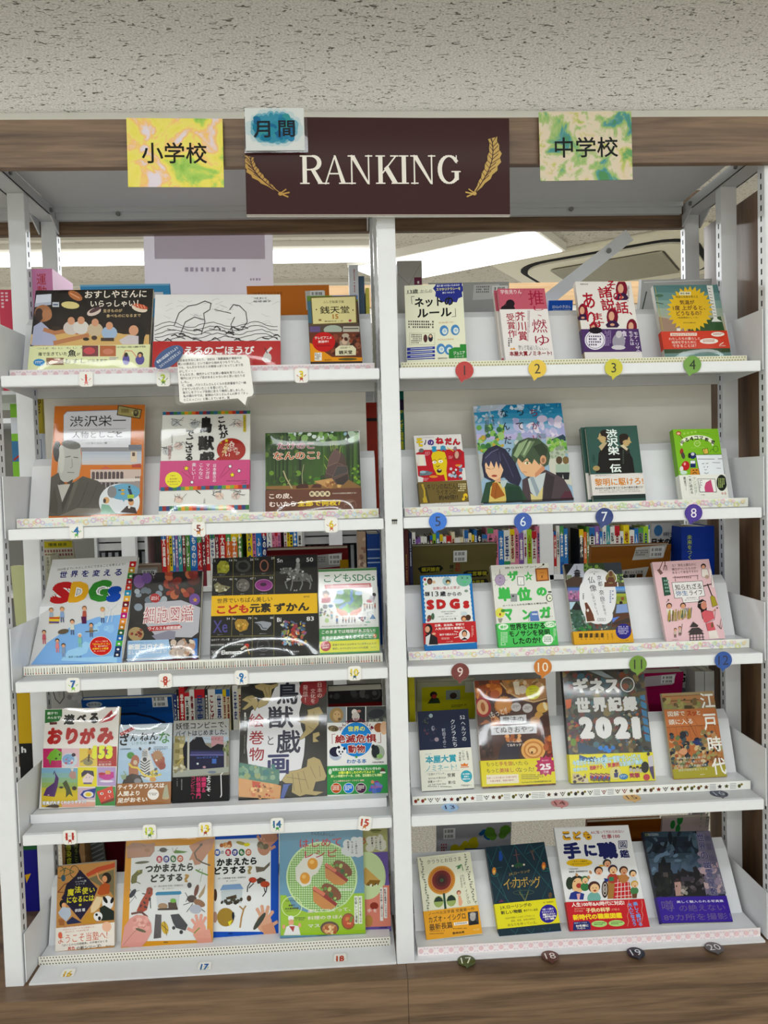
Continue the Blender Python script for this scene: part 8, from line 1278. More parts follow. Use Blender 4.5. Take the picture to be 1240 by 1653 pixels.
B = b.band(820, 1115, 'd8d038'); B.t(450, 875, 370, 50, 'J.K.ローリングの', '302c20', .02); B.t(400, 938, 250, 44, '新しい物語', '302c20', .03); B.t(625, 922, 165, 26, '書き下ろし童話', '504c28', .01); B.t(500, 1000, 350, 24, '伝説の怪物イッカボッグをめぐる', '787438'); B.t(545, 1035, 300, 24, '真実、希望、友情の物語が、', '787438'); B.t(530, 1080, 350, 34, 'あなたを待っている。', '68642c', .0); B.e(832, 970, 102, 108, '34248c', 28); B.t(825, 915, 130, 24, '9歳〜12歳の', 'd8d4e8', .02); B.t(825, 945, 140, 24, 'みなさんによる', 'd8d4e8', .02); B.t(840, 975, 150, 26, '挿絵コンテスト', 'ece8e0', .04); B.t(845, 1002, 160, 24, '入選作品34点を', 'ece8e0', .04); B.t(850, 1030, 110, 24, 'カラー掲載!', 'ece8e0', .04); B.t(830, 835, 120, 18, '訳・松岡佑子', '504c28'); b.done()
b = Book('F8', 'white job encyclopedia with cartoon crowd and wide red band, tallest at lower right', 'dedede', t=.014, cover='dcdcdc'); P = b.P
for ch, x, w in (('こ', 220, 84), ('ど', 328, 92), ('も', 430, 88)): P.t(x, 242, w, 90, ch, '4c3828', .13); P.t(x, 242, w, 90, ch, 'd8a840', .055)
P.t(630, 208, 335, 30, 'AIに取って代わられない', 'a04048', .01); P.t(665, 252, 185, 42, '仕事100', 'a04048', .02); P.t(275, 390, 180, 165, '手', '1c245c', .06); P.t(462, 388, 125, 120, 'に', '1c245c', .06); P.t(635, 392, 200, 170, '職', '1c245c', .06); P.l([(745, 300), (828, 298), (830, 368), (750, 372), (745, 300)], 7, '1c245c'); P.t(788, 335, 58, 52, '図', '1c245c', .02); P.t(808, 425, 96, 78, '鑑', '1c245c', .03)
P.e(350, 512, 132, 40, 'd8b438', 28); P.t(352, 498, 160, 16, '一生モノの職業が', '403414', .01); P.t(355, 524, 195, 16, '一目でわかるマップ付', '403414', .01); P.t(290, 574, 100, 16, '「子供の科学」', '303030', .01); P.t(340, 600, 190, 18, '編集部と職業情報研究会', '303030', .01)
def face(P, x, y, r, hair, skin='e0bc94', top=None):
    if top: P.e(x, y+r*1.9, r*1.25, r*1.2, top, 14)
    P.e(x, y-r*.2, r*1.12, r*1.05, hair, 14); P.e(x+r*.1, y+r*.1, r*.84, r*.88, skin, 14); P.e(x+r*.15, y+r*.5, r*.3, r*.18, 'a04838', 8); P.e(x-r*.2, y, r*.09, r*.1, '281c18', 6); P.e(x+r*.4, y, r*.09, r*.1, '281c18', 6)
P.p([(640, 700), (740, 640), (860, 660), (890, 880), (640, 885)], 'a07844'); P.p([(715, 685), (850, 665), (890, 870), (700, 885)], 'b83438')
for i in range(4): P.l([(712+i*2, 725+i*45), (868+i*8, 705+i*48)], 5, 'e4dcd8'); P.l([(745+i*34, 685-i*4), (740+i*40, 880)], 5, 'e4dcd8')
P.e(612, 785, 34, 90, '3c2820', 20); P.ring(612, 785, 20, 62, 6, 'd8d0c8', 16); P.ring(612, 785, 8, 30, 5, 'd8d0c8', 12); P.e(560, 660, 70, 26, 'dcd8d4', 14)
face(P, 330, 735, 76, '2c2c24', top=None); P.e(250, 720, 38, 66, '2c3828', 14); P.e(335, 745, 60, 80, 'dcb88c', 18); P.e(345, 745, 30, 26, 'a84038', 12); P.e(300, 700, 8, 6, '281c18', 6); P.p([(240, 885), (260, 820), (310, 800), (400, 830), (390, 890)], '2c3c84'); P.p([(320, 830), (360, 825), (350, 888), (330, 888)], 'd8a8a8')
face(P, 405, 690, 36, '3c7048', top='3c7848'); face(P, 500, 770, 56, '4c2824', top='78a8a0'); face(P, 545, 600, 40, '38241c', 'd8a888'); face(P, 690, 590, 44, '3c2c40', top='a84438'); face(P, 630, 525, 38, '30342c', 'd8a888'); face(P, 800, 600, 40, '4c3424', 'c89878', 'b07c4c'); face(P, 895, 630, 34, '282420', top='c8ccd0'); face(P, 915, 740, 34, 'c0a058', top='4c7c50'); P.p([(650, 660), (700, 660), (700, 700), (655, 705)], '3c7c54'); P.p([(600, 670), (650, 680), (640, 710), (610, 705)], '283c80'); P.p([(890, 840), (945, 830), (940, 880), (895, 882)], '6c4830'); P.e(575, 545, 28, 10, 'd0a850', 10)
for x, y in ((322, 635), (445, 660), (462, 610)): P.e(x, y, 13, 20, 'b88c60', 8, 30)
B = b.band(903, 1212, 'b82830'); B.t(540, 935, 550, 46, '人生100年&AI時代に対応!', 'ecdfd8', .03); B.t(350, 985, 110, 18, '創刊97年の', 'e0a890'); B.t(340, 1010, 90, 18, '科学雑誌', 'e0a890'); B.t(540, 1000, 250, 48, '子供の科学', 'e8d8a8', .035); B.t(722, 997, 85, 24, 'が贈る', 'e0a890'); B.t(535, 1068, 515, 60, '新時代の職業図鑑', 'e8d044', .045)
B.p([(285, 1125), (440, 1115), (462, 1140), (465, 1208), (278, 1215)], '24306c'); B.t(360, 1135, 130, 14, '図書カード付き', 'c8d0e0'); B.t(375, 1165, 130, 26, '50名様に', 'ece8e0', .03); B.t(365, 1192, 90, 20, 'プレゼント', 'ece8e0', .03); B.e(555, 1148, 82, 34, 'a8cc80', 22); B.tiny(555, 1148, 110, 34, 2, '506838'); B.e(735, 1143, 84, 34, 'a8cc80', 22); B.tiny(735, 1143, 110, 34, 2, '506838')
B.t(955, 1045, 50, 250, '楽しく稼げる', '7c9cd0', .04, v=1, rot=3); B.t(895, 1050, 48, 240, '大人になろう', '7c9cd0', .04, v=1, rot=3); B.l([(860, 905), (845, 960), (860, 1010), (845, 1070), (862, 1120), (850, 1175)], 4, 'd8a090'); B.l([(990, 905), (1000, 960), (992, 1010), (1008, 1060), (1000, 1120), (985, 1180)], 4, 'd8a090'); b.done()
b = Book('F9', 'stormy castle photo book with a violet band, last at the lower right', '2c3440', t=.016, cover='1c1c30'); P = b.P
P.grad(100, 235, 870, 620, ['30404c', '141c28', '1c2430', '3c4c58', '4c5c6c', '48586c'], 8); P.blobs(120, 250, 620, 420, 34, 26, 70, ['1c2834', '3c4c58', '101820', '2c3c48', '4c5c68'], 3, .45); P.blobs(160, 400, 640, 600, 30, 24, 60, ['506070', '3c4c5c', '64788c', '485868'], 4, .5); P.p([(580, 240), (700, 235), (860, 800), (700, 810), (640, 600), (600, 400)], '6c6878'); P.blobs(620, 420, 840, 800, 30, 16, 44, ['b09c9c', '8c8090', 'a89498', '746c80'], 5)
P.p([(240, 515), (262, 510), (265, 490), (285, 455), (305, 490), (308, 512), (352, 512), (352, 570), (372, 600), (372, 800), (240, 815)], '16181c'); P.p([(280, 600), (350, 600), (360, 700), (290, 700)], '4c4844'); P.p([(370, 610), (410, 610), (418, 575), (440, 600), (455, 562), (500, 590), (560, 600), (550, 560), (580, 545), (610, 590), (640, 640), (680, 820), (380, 815)], '201e22'); P.blobs(390, 620, 650, 790, 40, 10, 28, ['343034', '4c4448', '18161a', '5c5458'], 6); P.r(445, 640, 560, 680, '3c3840'); P.p([(385, 690), (440, 685), (470, 810), (400, 815)], 'a88c84'); P.p([(375, 690), (410, 650), (445, 685)], '3c2c30'); P.e(405, 725, 6, 10, '302428', 8); P.blobs(460, 700, 520, 800, 12, 10, 22, ['8c8880', '6c6864', 'a8a09c'], 7)
P.blobs(190, 610, 350, 820, 44, 12, 34, ['141618', '1c2020', '0e1012', '242824'], 8); P.r(120, 250, 150, 272, '6c7040'); P.r(125, 255, 143, 267, '30404c'); P.t(195, 256, 90, 12, 'NATIONAL', 'a8b0b8'); P.t(195, 268, 95, 10, 'GEOGRAPHIC', 'a8b0b8')
for ch, x, y in (('世', 615, 290), ('界', 635, 372), ('の', 655, 455), ('幽', 682, 535), ('霊', 702, 610), ('屋', 722, 700), ('敷', 745, 780)): P.t(x, y, 64, 66, ch, '383860', .015, o='9c98a8', ow=.03)
for ch, x, y in (('幽', 680, 300), ('霊', 695, 375), ('出', 725, 475), ('る', 745, 545)): P.t(x, y, 46, 54, ch, '5c5870', -.005)
P.t(815, 700, 24, 150, 'ほんとうに', 'c8c4c8', 0, v=1, rot=8)
B = b.band(822, 1062, '3c248c'); B.t(620, 868, 430, 22, '美しく魅入られる写真集', 'd8d4e4', .01); B.t(325, 905, 110, 100, '噂', '6c6088', .0); B.t(640, 925, 420, 60, 'の絶えない', '6c6088', .0); B.t(600, 1010, 620, 60, '89カ所を撮影！', '6c6088', .0)
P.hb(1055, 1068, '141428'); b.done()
# second copies standing right behind
def behind(src, dx, label, col, dy=.017):
    x, y = GEO[src][0], GEO[src][7]; GEO['Z'] = (x+dx, GEO[src][1]+.0, *GEO[src][2:7], y+dy); ORG['Z'] = ORG[src]
    b = Book('Z', label, col, spine='R', t=.013, cover='dcd4d0' if col == 'c06878' else col, hard=True); b.P.hb(760 if src == 'C6' else 305, 1200 if src == 'C6' else 700, 'dcd8d4'); b.done()
behind('B2', -.006, 'second copy peeking out behind the dusty pink hardback', 'c06878'); behind('C6', -.007, 'second copy peeking out behind the dark teal novel', '3c5c54')
# ---- white spacer strips lying on the trays of the lowest right shelf
for x0, x1 in ((.085, .255), (.40, .52)):
    pass
# ---------------------------------------------------------------- books on the far side of the rack (backs and spines seen through the gaps)
def proj(p):
    d = p-CAM; z = d.dot(f_); return (620+FPX*d.dot(r_)/z, 826.5-FPX*d.dot(u_)/z)
for r in range(4):
    rs = empty('rear_shelf', (0, 0, 0), '%s far side shelf of the neighbouring bay at the left edge' % ROWW[r], 'shelf', 'far side shelves')
    MB().box(-1.78, -.925, .245, .44, ZS[r]-.012, ZS[r]-.002).build('deck', M_STEELG, rs); MB().box(-1.78, -.925, .435, .445, ZS[r]-.03, ZS[r]).build('lip', M_STEEL, rs)
def rearbook(x0, x1, y0, row, col, label, Y=.30, lean=.22, t=.012, depth=None, art=None, group='books on the far side of the rack', pages=True):
    A, B_ = aty(x0, y0, Y), aty(x1, y0, Y); w = B_.x-A.x; zb = ZS[row]-.0018; H = ((A.z+B_.z)/2-zb)/math.cos(lean); yb = Y+H*math.sin(lean)
    if depth: t = depth
    e = empty('book', ((A.x+B_.x)/2, yb, zb+.0003), label, 'book', group); e.rotation_euler = (lean, 0, 0)
    m = mat('cover_'+col, col, .45); bt = .0015
    if depth:      # spine towards us
        MB().box(-w/2, w/2, 0, bt, 0, H).box(-w/2, -w/2+bt, bt, t, 0, H).box(w/2-bt, w/2, bt, t, 0, H).build('cover', m, e)
        MB().box(-w/2+bt, w/2-bt, bt, t-.003, .003, H-.003).build('page_block', M_PAGES, e)
    else:
        MB().box(-w/2, w/2, 0, bt, 0, H).box(-w/2, w/2, t-bt, t, 0, H).box(-w/2, -w/2+bt, bt, t-bt, 0, H).build('cover', m, e)
        MB().box(-w/2+bt, w/2-.002, bt, t-bt, .002, H-.002).build('page_block', M_PAGES, e)
    if art:
        y1 = proj(Vector(((A.x+B_.x)/2, yb, zb)))[1]
        P = Print([(x0, y0), (x1, y0), (x1, y1), (x0, y1)], w, H, z0=.0003); art(P); P.build('cover_print', e)
rearbook(48, 84, 434, 0, 'cf90b4', 'thick pink spine-out book with red writing at the far top left', Y=.27, lean=0, depth=.15, art=lambda P: (P.t(66, 451, 15, 17, '運', 'b8443c'), P.t(66, 469, 15, 15, '動', 'b8443c'), P.t(66, 486, 14, 14, '会', 'b8443c')))
rearbook(129, 273, 459, 0, '5098c4', 'light blue landscape back cover behind the sushi book', art=lambda P: (P.r(245, 472, 262, 482, 'd8dce0'), P.hb(459, 462, '88b8d4')))
rearbook(398, 531, 461, 0, 'c47830', 'orange landscape back cover with a barcode label behind the top left shelf', art=lambda P: (P.p([(492, 470), (522, 469), (527, 500), (493, 500)], 'c8c4bc'), P.bars(500, 470, 524, 486), P.t(430, 473, 50, 5, 'つかまえたらどうする', '6c4820')))
rearbook(563, 578, 428, 0, 'd4d6da', 'white spine-out book with red dots beside the middle post, top left', Y=.27, lean=0, depth=.15, art=lambda P: (P.tiny(572, 460, 3, 50, 1, 'a84848', 1), P.t(572, 480, 9, 9, '食', '303030', .02), P.t(572, 492, 9, 9, '育', '303030', .02)))
rearbook(579, 588, 446, 0, '54687c', 'slate blue thin spine beside the middle post, top left', Y=.28, lean=0, depth=.15)
rearbook(590, 596, 465, 0, 'd8d070', 'thin yellow spine beside the middle post, top left', Y=.28, lean=0, depth=.12)
rearbook(641, 681, 421, 0, 'a8a6a0', 'grey slipcase standing behind the internet rules book', Y=.27, lean=0, depth=.12, art=lambda P: (P.l([(642, 442), (668, 468)], .8, '8c8a84'), P.l([(680, 425), (655, 466)], .8, '8c8a84'), P.r(668, 448, 680, 460, '6c3048'), P.r(673, 454, 676, 458, 'd8d0d0')))
rearbook(692, 822, 456, 0, 'a8a8a6', 'grey back cover with a barcode label between the first two novels', art=lambda P: (P.p([(765, 460), (806, 459), (808, 482), (763, 484)], 'c4c4c2'), P.bars(795, 462, 820, 478), P.tiny(780, 468, 22, 12, 3, '707070')))
rearbook(886, 925, 485, 0, '1c58ac', 'small blue back cover seen between two novels of the right top shelf', art=lambda P: (P.t(907, 495, 30, 5, 'SDGsのきほん', 'd0dcec', .01), P.t(907, 500, 28, 2.5, '未来のための17の目標', 'b0c4e0')))
rearbook(1036, 1150, 451, 0, 'b4b4b2', 'grey plastic-wrapped back cover behind the sunburst book', t=.02, art=lambda P: (P.l([(1040, 455), (1146, 453)], 1.5, 'd8d8d6'), P.l([(1045, 470), (1040, 500)], 2, '505850')))
rearbook(57, 67, 640, 1, 'b0a040', 'narrow yellow book with black print left of the orange biography', Y=.30, lean=0, depth=.10, art=lambda P: (P.t(62, 648, 8, 6, '02', '282414', .03), P.tiny(62, 660, 8, 18, 4, '604830')))
rearbook(59, 68, 700, 1, 'd0d4dc', 'narrow white spine with a blue outline left of the orange biography', Y=.28, lean=0, depth=.10, art=lambda P: P.l([(61, 710), (61, 740), (66, 740), (66, 710), (61, 710)], .8, '283868'))
rearbook(588, 608, 650, 1, '9c3424', 'brick red spine beside the middle post on the second shelf', Y=.27, lean=0, depth=.12, art=lambda P: P.hb(675, 680, '241c1c'))
rearbook(642, 651, 622, 1, '2c7c6c', 'teal and yellow spine beside the middle post on the second shelf', Y=.27, lean=0, depth=.12, art=lambda P: (P.t(646.5, 690, 6, 70, 'ふしぎ図鑑', 'd8d44c', .03, v=1), P.r(642, 645, 651, 662, '3c2c4c')))
rearbook(66, 116, 874, 2, 'c0bca8', 'cream back cover with yellow top behind the globe book', Y=.32, art=lambda P: (P.r(66, 874, 116, 884, 'b4a838'), P.t(92, 879, 30, 5, '環境 経済', '404820', .02), P.tiny(92, 893, 44, 12, 2, '8c5860')))
rearbook(70, 81, 897, 2, 'd8d4c0', 'pair-width cream spine standing at the left of the third shelf', Y=.27, lean=0, depth=.10, art=lambda P: P.t(77, 912, 5, 26, 'お金のこと', '404040', 0, v=1))
rearbook(212, 259, 912, 2, '98806c', 'brown framed back cover with a barcode beside the globe book', art=lambda P: (P.r(214, 916, 254, 940, 'a8a49c'), P.bars(228, 920, 252, 932)))
rearbook(430, 562, 887, 2, '6c1c20', 'dark red back cover with a barcode label behind the element book', t=.03, art=lambda P: (P.p([(505, 897), (552, 894), (550, 915), (505, 918)], 'b0aeac'), P.bars(530, 896, 551, 912), P.tiny(516, 904, 18, 10, 3, '707070'), P.r(548, 905, 562, 918, 'b08c30')))
rearbook(577, 590, 858, 2, 'b8a08c', 'beige patterned spine beside the middle post on the third shelf', Y=.26, lean=0, depth=.16, art=lambda P: P.blobs(578, 865, 589, 920, 12, 2, 4, ['a07c6c', 'd0bca8', '8c7468'], 3))
rearbook(592, 613, 862, 2, '204c94', 'blue striped box beside the middle post on the third shelf', Y=.26, lean=0, depth=.16, art=lambda P: [P.hb(y, y+2, 'b0c0d8') for y in (886, 900, 907)])
rearbook(652, 659, 855, 2, '5c2c2c', 'maroon spine right of the middle post on the third shelf', Y=.26, lean=0, depth=.16, art=lambda P: P.tiny(655.5, 925, 3, 60, 1, 'b08c50', 1))
rearbook(660, 665, 860, 2, '28284c', 'navy and white spine right of the middle post on the third shelf', Y=.26, lean=0, depth=.16, art=lambda P: P.tiny(662.5, 900, 2.5, 60, 1, 'd0d0d8', 1))
rearbook(665, 802, 880, 2, '6c6440', 'olive biography back cover with black name plates behind the blue bordered book', t=.02, art=lambda P: (P.p([(674, 915), (680, 912), (711, 911), (716, 916), (711, 921), (680, 923)], '20201c'), P.t(695, 917, 30, 7, '福沢諭吉', 'b0a83c', .02), P.p([(748, 924), (754, 921), (786, 921), (790, 926), (785, 931), (754, 932)], '20201c'), P.t(771, 926, 32, 7, '二宮尊徳', 'b0a83c', .02), P.p([(748, 937), (786, 935), (790, 940), (786, 945), (750, 945)], '20201c'), P.t(769, 940, 28, 7, '坂本龍馬', 'b0a83c', .02), P.bars(732, 889, 754, 907), P.t(739, 915, 8, 14, '伝記', '8c3028', .02, v=1), P.t(729, 917, 6, 12, '調べ', '282820', .02, v=1)))
rearbook(955, 1084, 881, 2, '8c5c28', 'brown back cover with a barcode label behind the temple book', t=.02, art=lambda P: (P.p([(1027, 884), (1077, 881), (1072, 902), (1022, 904)], 'c4c2bc'), P.bars(1050, 884, 1073, 900), P.tiny(1037, 893, 20, 10, 3, '707070'), P.p([(1006, 919), (1050, 915), (1044, 938), (1003, 940)], 'b8b4ac'), P.t(1018, 931, 24, 10, '産業', '181818', .04), P.r(1031, 926, 1041, 938, '5c3818'), P.t(1026, 923, 30, 5, '農をつくる仕事', '404040', .01)))
rearbook(1052, 1100, 844, 2, 'c4c6c8', 'white industry book with a globe drawing standing at the right of the third shelf', Y=.33, lean=.1, art=lambda P: (P.e(1063, 856, 7, 9, '4878a8', 12), P.t(1082, 862, 22, 7, '未来をつくる!', '303438', .02), P.t(1068, 874, 30, 12, '日本の', '181c20', .05), P.t(1088, 878, 14, 24, '産業', '181c20', .05, v=1)))
rearbook(1100, 1153, 850, 2, '1c44a0', 'bright blue spine-out box with yellow-green writing at the right of the third shelf', Y=.27, lean=0, depth=.15, art=lambda P: P.t(1113, 895, 8, 64, '未来をつくる産業', 'b8c860', .02, v=1))
rearbook(72, 131, 1116, 3, 'b0b0ae', 'grey book with a speech bubble drawing behind the origami book', Y=.32, art=lambda P: (P.l([(86, 1112), (88, 1128), (94, 1135), (102, 1126), (103, 1112)], 1.2, '303030'), P.t(95, 1120, 4, 12, 'えっ?', '303030', .0, v=1), P.blobs(108, 1115, 128, 1138, 8, 2, 5, ['98989a', 'c0c0c0'], 2)))
rearbook(131, 277, 1128, 3, '1c5494', 'blue back cover with a barcode label behind the animal book', t=.018, art=lambda P: (P.e(151, 1135, 13, 4.5, 'b0b8c0', 16), P.t(151, 1135, 20, 4, '私たちは', '203050', .02), P.bars(245, 1126, 270, 1143), P.l([(190, 1152), (215, 1152), (240, 1158), (262, 1168)], 3.5, '141c34'), P.tiny(215, 1136, 40, 12, 3, '143c74')))
rearbook(529, 617, 1115, 3, '3c3838', 'dark book lying back with a red lower edge behind the endangered animals book', t=.03, lean=.35, art=lambda P: (P.blobs(532, 1117, 612, 1128, 14, 3, 8, ['5c5c5c', '74706c', '484444'], 2), P.hb(1134, 1142, '7c1c1c')))
rearbook(660, 669, 1094, 3, 'b8b030', 'mustard yellow spine right of the middle post on the fourth shelf', Y=.26, lean=0, depth=.14)
rearbook(673, 768, 1100, 3, 'a0a088', 'grey-rimmed yellow-green cover with two small drawings behind the midnight blue novel', t=.02, art=lambda P: (P.r(681, 1108, 768, 1160, 'aca828'), P.p([(690, 1134), (697, 1124), (708, 1126), (711, 1134)], '303c28'), P.e(700, 1120, 6, 5, '28241c', 10), P.e(701, 1123, 4, 3.5, 'a03c38', 8), P.r(720, 1114, 743, 1129, '848c84'), P.e(732, 1123, 6, 5, '3c2c24', 10), P.r(751, 1102, 768, 1119, 'b4b4a4'), P.tiny(741, 1140, 24, 5, 2, '3c3c18')))
rearbook(1000, 1104, 1087, 3, 'a01c58', 'magenta back cover with a barcode label behind the records book', t=.03, art=lambda P: (P.p([(1042, 1092), (1092, 1089), (1088, 1106), (1040, 1108)], 'b8b0b4'), P.bars(1068, 1091, 1090, 1104)))
rearbook(1100, 1121, 1082, 3, 'b8b8b4', 'off-white book end with black SDGs letters above the Edo book', Y=.32, art=lambda P: (P.t(1106, 1094, 14, 14, 'Gs', '1c1c1c', .04), P.p([(1102, 1108), (1118, 1114), (1120, 1118), (1102, 1117)], '686c78')))
rearbook(1122, 1137, 1084, 3, 'b4b4b0', 'pale grey spine above the Edo book, nearer the middle', Y=.27, lean=0, depth=.14); rearbook(1138, 1153, 1084, 3, 'bcbcb8', 'pale grey spine above the Edo book, nearer the side panel', Y=.27, lean=0, depth=.14)
rearbook(99, 136, 1353, 4, 'a0805c', 'kraft brown spine with black shapes and yellow-green writing, far lower left', Y=.26, lean=0, depth=.14, art=lambda P: (P.p([(102, 1353), (129, 1353), (127, 1375), (130, 1395), (103, 1398), (105, 1375)], '1c1c18'), P.t(110, 1378, 8, 34, '感染症', 'a8a83c', .02, v=1), P.t(122, 1377, 6, 30, '知ること', '70783c', .01, v=1)))
rearbook(138, 165, 1356, 4, '6c706c', 'grey striped book end behind the small ochre storybook', Y=.30, art=lambda P: [P.l([(138, 1366+i*7), (165, 1356+i*7)], 2.5, 'a0a4a0') for i in range(6)])
rearbook(166, 262, 1352, 4, '5c1420', 'deep wine red book back behind the yellow framed nature book', Y=.32)
rearbook(705, 826, 1330, 4, 'a4a4a8', 'grey atlas back cover with green and blue map shapes behind the sunflower novel', Y=.34, t=.012, art=lambda P: (P.bars(716, 1335, 735, 1352), P.blobs(732, 1356, 768, 1372, 8, 5, 9, ['a8a030'], 3), P.blobs(776, 1342, 792, 1352, 5, 4, 7, ['2c5c88'], 4), P.blobs(790, 1338, 820, 1352, 8, 4, 8, ['60883c'], 5), P.tiny(718, 1366, 12, 14, 3, '984848'), P.p([(750, 1368), (790, 1370), (786, 1380), (752, 1378)], '304c70')))
rearbook(948, 1068, 1325, 4, '8c5420', 'tan brown back cover behind the job encyclopedia', Y=.33, t=.014)
rearbook(1070, 1146, 1320, 4, 'c8b8b4', 'pale pink back cover with green leaf marks behind the castle book', Y=.32, art=lambda P: (P.e(1098, 1322, 5, 9, '3c8c48', 12), P.e(1087, 1330, 4, 7, '3c8c48', 12), P.e(1096, 1337, 4, 7, '3c8c48', 12), P.t(1142, 1325, 5, 24, 'ナナブン', '3c7c48', .02, v=1), P.t(1132, 1325, 4, 24, '未来への', '6c9c6c', 0, v=1)))
NB = 'books of the neighbouring bay at the left edge'
rearbook(-2, 18, 468, 0, 'c04c60', 'crimson book cut by the left edge beside the top shelf', Y=.32, lean=0, depth=.1, group=NB, art=lambda P: P.tiny(8, 485, 14, 26, 2, 'e0c0c8', 1))
rearbook(16, 29, 652, 1, '84b848', 'lime green book in the gap left of the second shelf', Y=.34, lean=0, depth=.1, group=NB, art=lambda P: (P.r(16, 674, 29, 700, 'd0d4dc'), P.r(16, 712, 29, 745, '4c7ca0'), P.l([(19, 742), (28, 735)], 3, 'a83c38')))
rearbook(17, 40, 914, 2, 'b8bc94', 'pale olive book in the gap left of the third shelf', Y=.32, lean=.1, group=NB); rearbook(27, 48, 1119, 3, 'c0a020', 'mustard book in the gap left of the fourth shelf', Y=.34, lean=0, depth=.1, group=NB, art=lambda P: (P.r(27, 1200, 48, 1260, '202020'), P.t(34, 1210, 8, 10, 'h', 'd8d8d8', .05)))
rearbook(37, 59, 1365, 4, '24247c', 'deep blue book in the gap left of the lowest shelf', Y=.32, lean=0, depth=.1, group=NB, art=lambda P: (P.r(37, 1365, 59, 1372, '2c5c38'), P.p([(38, 1412), (48, 1410), (40, 1425)], 'c8a038')))
# ---------------------------------------------------------------- the rows of spines on the rack across the aisle
CN = {'r': 'red', 'w': 'white', 'b': 'blue', 'n': 'navy', 'g': 'green', 'y': 'yellow', 'p': 'pink', 'o': 'orange', 't': 'teal', 'v': 'purple', 'k': 'black', 's': 'grey', 'm': 'maroon', 'l': 'lime green', 'c': 'cream'}
CH = {'r': 'b02c30', 'w': 'd8d8d4', 'b': '3474b0', 'n': '28386c', 'g': '50803c', 'y': 'd0bc38', 'p': 'c88098', 'o': 'c8703c', 't': '3c8c94', 'v': '80609c', 'k': '242428', 's': '84888c', 'm': '702c38', 'l': '94b83c', 'c': 'd4ccb0'}
ORD = ['first', 'second', 'third', 'fourth', 'fifth', 'sixth', 'seventh', 'eighth', 'ninth', 'tenth', 'eleventh', 'twelfth', 'thirteenth', 'fourteenth', 'fifteenth', 'sixteenth', 'seventeenth', 'eighteenth', 'nineteenth', 'twentieth']+['twenty-'+q for q in ('first', 'second', 'third', 'fourth', 'fifth', 'sixth', 'seventh', 'eighth', 'ninth')]+['thirtieth', 'thirty-first', 'thirty-second', 'thirty-third']
def spines(x0, x1, ybase, zs, seq, hpx, where, grp, txts):
    tot = sum(float(q[1:]) for q in seq); x = x0; R = random.Random(len(seq)); Y = 1.715; cnt = 0
    for i, q in enumerate(seq):
        wpx = float(q[1:])*(x1-x0)/tot; c = q[0]
        if c != '_':
            A, B_ = aty(x, ybase, Y), aty(x+wpx, ybase, Y); w = B_.x-A.x-.0008; h = (hpx*R.uniform(.9, 1.06))/FPX*(Y-CAM.y); zb = zs+.0004
            e = empty('book', ((A.x+B_.x)/2, Y, zb), '%s spine, %s from the left in the row %s' % (CN[c], ORD[cnt], where), 'book', grp); cnt += 1
            MB().box(-w/2, w/2, 0, .0012, 0, h).box(-w/2, -w/2+.001, .0012, .14, 0, h).box(w/2-.001, w/2, .0012, .14, 0, h).build('cover', mat('spine_'+c, CH[c], .45), e)
            MB().box(-w/2+.001, w/2-.001, .0012, .137, .002, h-.003).build('page_block', M_PAGES, e)
            P = Print([(0, 0), (10, 0), (10, 100), (0, 100)], w, h, z0=.0003); dk = c in 'wcylps'; c2 = R.choice(['b83038', '2c5c9c', 'd8c040', '3c8c5c', 'd07040', '303038', 'c890a8', 'd8d8d4'])
            if R.random() < .55: P.r(0, 70+R.uniform(-5, 15), 10, 100, c2)
            if R.random() < .3: P.r(0, 0, 10, R.uniform(8, 22), R.choice(['b03038', '3468a0', 'd0b838', '508c54']))
            P.t(5, 38, 6.0, 52, txts[i % len(txts)], R.choice(['202428', '7c2028', '203c74']) if dk else 'e4e2dc', .03, v=1); P.build('spine_print', e)
        x += wpx
TX1 = ['大図鑑', 'まんが', '宇宙', '生物', '歴史人', 'ひみつ', '世の中', 'ふしぎ', 'もののけ', 'くらべ', 'もっと大', 'くふう図', 'おはなし', 'いちばん']
spines(263, 490, 949, .85, ['r9', 'o5', 'y5', 'b5', 'v5', 't7', 'm6', 'g8', 'b12', 'r8', 'm7', 'r7', 'w9', 'm7', 'r12', 'o9', 'o11', 'g8', '_8', 'y10', 'p6', 'b10', 'n9', 'w9', 'p5', 'p5', 'p5', '_6', 'w5', 'y5', 'y5', 'b8', 'w8'], 94, 'above the element book', 'spines across the aisle, left bay', TX1)
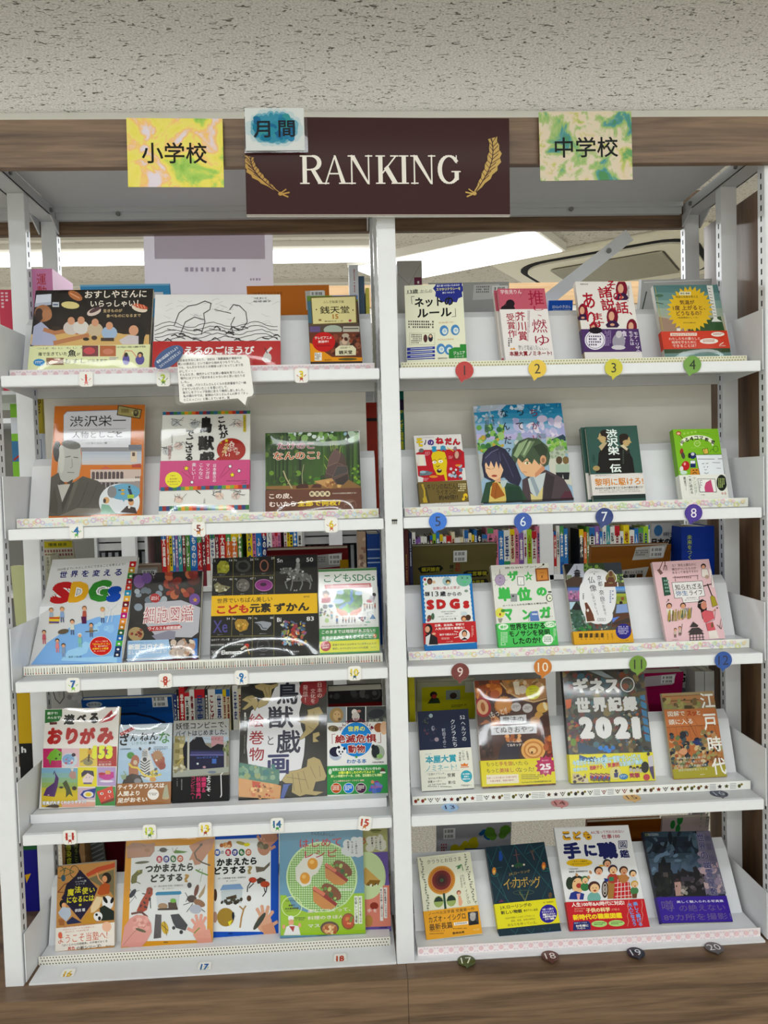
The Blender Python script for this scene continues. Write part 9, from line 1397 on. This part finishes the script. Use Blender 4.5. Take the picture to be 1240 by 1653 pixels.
spines(667, 750, 937, .85, ['w6', 'v4', 'v5', 'w5', 'w6', 'k5', 'm5', 'l6', 'b6', 'w6', 'w6', 'r9', 'c6', 'w9', 'c6'], 72, 'above the olive name-plate book', 'short spines across the aisle', ['詩集', '文庫', '物語', '随筆'])
spines(751, 918, 933, .85, ['w6', 'c5', 'y4', 'b4', 'k7', 's8', 'p9', 'p7', 'b8', 'w9', 'c7', 'p6', 'v7', 'w5', 'l7', 'w7', 'p7', 's7', 'y5', 'w6', 'r4', 'w5', 'b6', 'b6'], 76, 'above the unit characters book', 'spines across the aisle, right bay', ['心理学', '市民', '哲学', '思想', '生き方', '言葉', '仕事'])
spines(936, 1055, 929, .85, ['k7', 'o5', 'g4', 'w9', 'v7', 'b5', 'w6', 't6', 'w7', 'w8', 'w6', 'y9', 'w8', 'b6', 's8', 'l8', 'w7'], 74, 'above the temple book', 'spines across the aisle, far right', ['時代', '入門', '科学', '自然', '数学', '地球'])
spines(282, 392, 1180, .15, ['n5', 'k4', 'r9', 'w8', 'w8', 's17', 'k5', 'w12', 'w12', 'c6', 'c6', '_4', 'w9', 'c6'], 84, 'above the haunted shop novel', 'low spines across the aisle', ['ことば', '世界', '学習王', '大図鑑', '教養大事', '日本史', '百科'])
for x0, x1, lab in ((156, 236, 'grey slatted magazine rack across the aisle, above the globe book'), (491, 578, 'grey slatted magazine rack across the aisle, above the green-covered book')):
    A, B_ = aty(x0, 900, 1.74), aty(x1, 900, 1.74); e = empty('magazine_rack', ((A.x+B_.x)/2, 1.74, .8505), lab, 'rack', 'slatted magazine racks'); w = (B_.x-A.x)*1.02
    MB().box(-w/2, w/2, .12, .13, 0, .33).build('back_board', mat('rack_dark_back', '54565a', .6), e)
    for i in range(4): MB().box(-w/2, w/2, .02+i*.008, .028+i*.008, .17+i*.038, .202+i*.038).build('slat', M_STEELG, e)
    for s_ in (-1, 1): MB().box(s_*w/2-.006, s_*w/2+.006, 0, .13, 0, .34).build('side_frame', M_STEELG, e)
    for i in range(7): MB().box(-w/2+.015+i*w/7.5, -w/2+.03+i*w/7.5, .03, .1, 0, .16).build('divider', mat('divider_grey', '8c9094', .5), e)
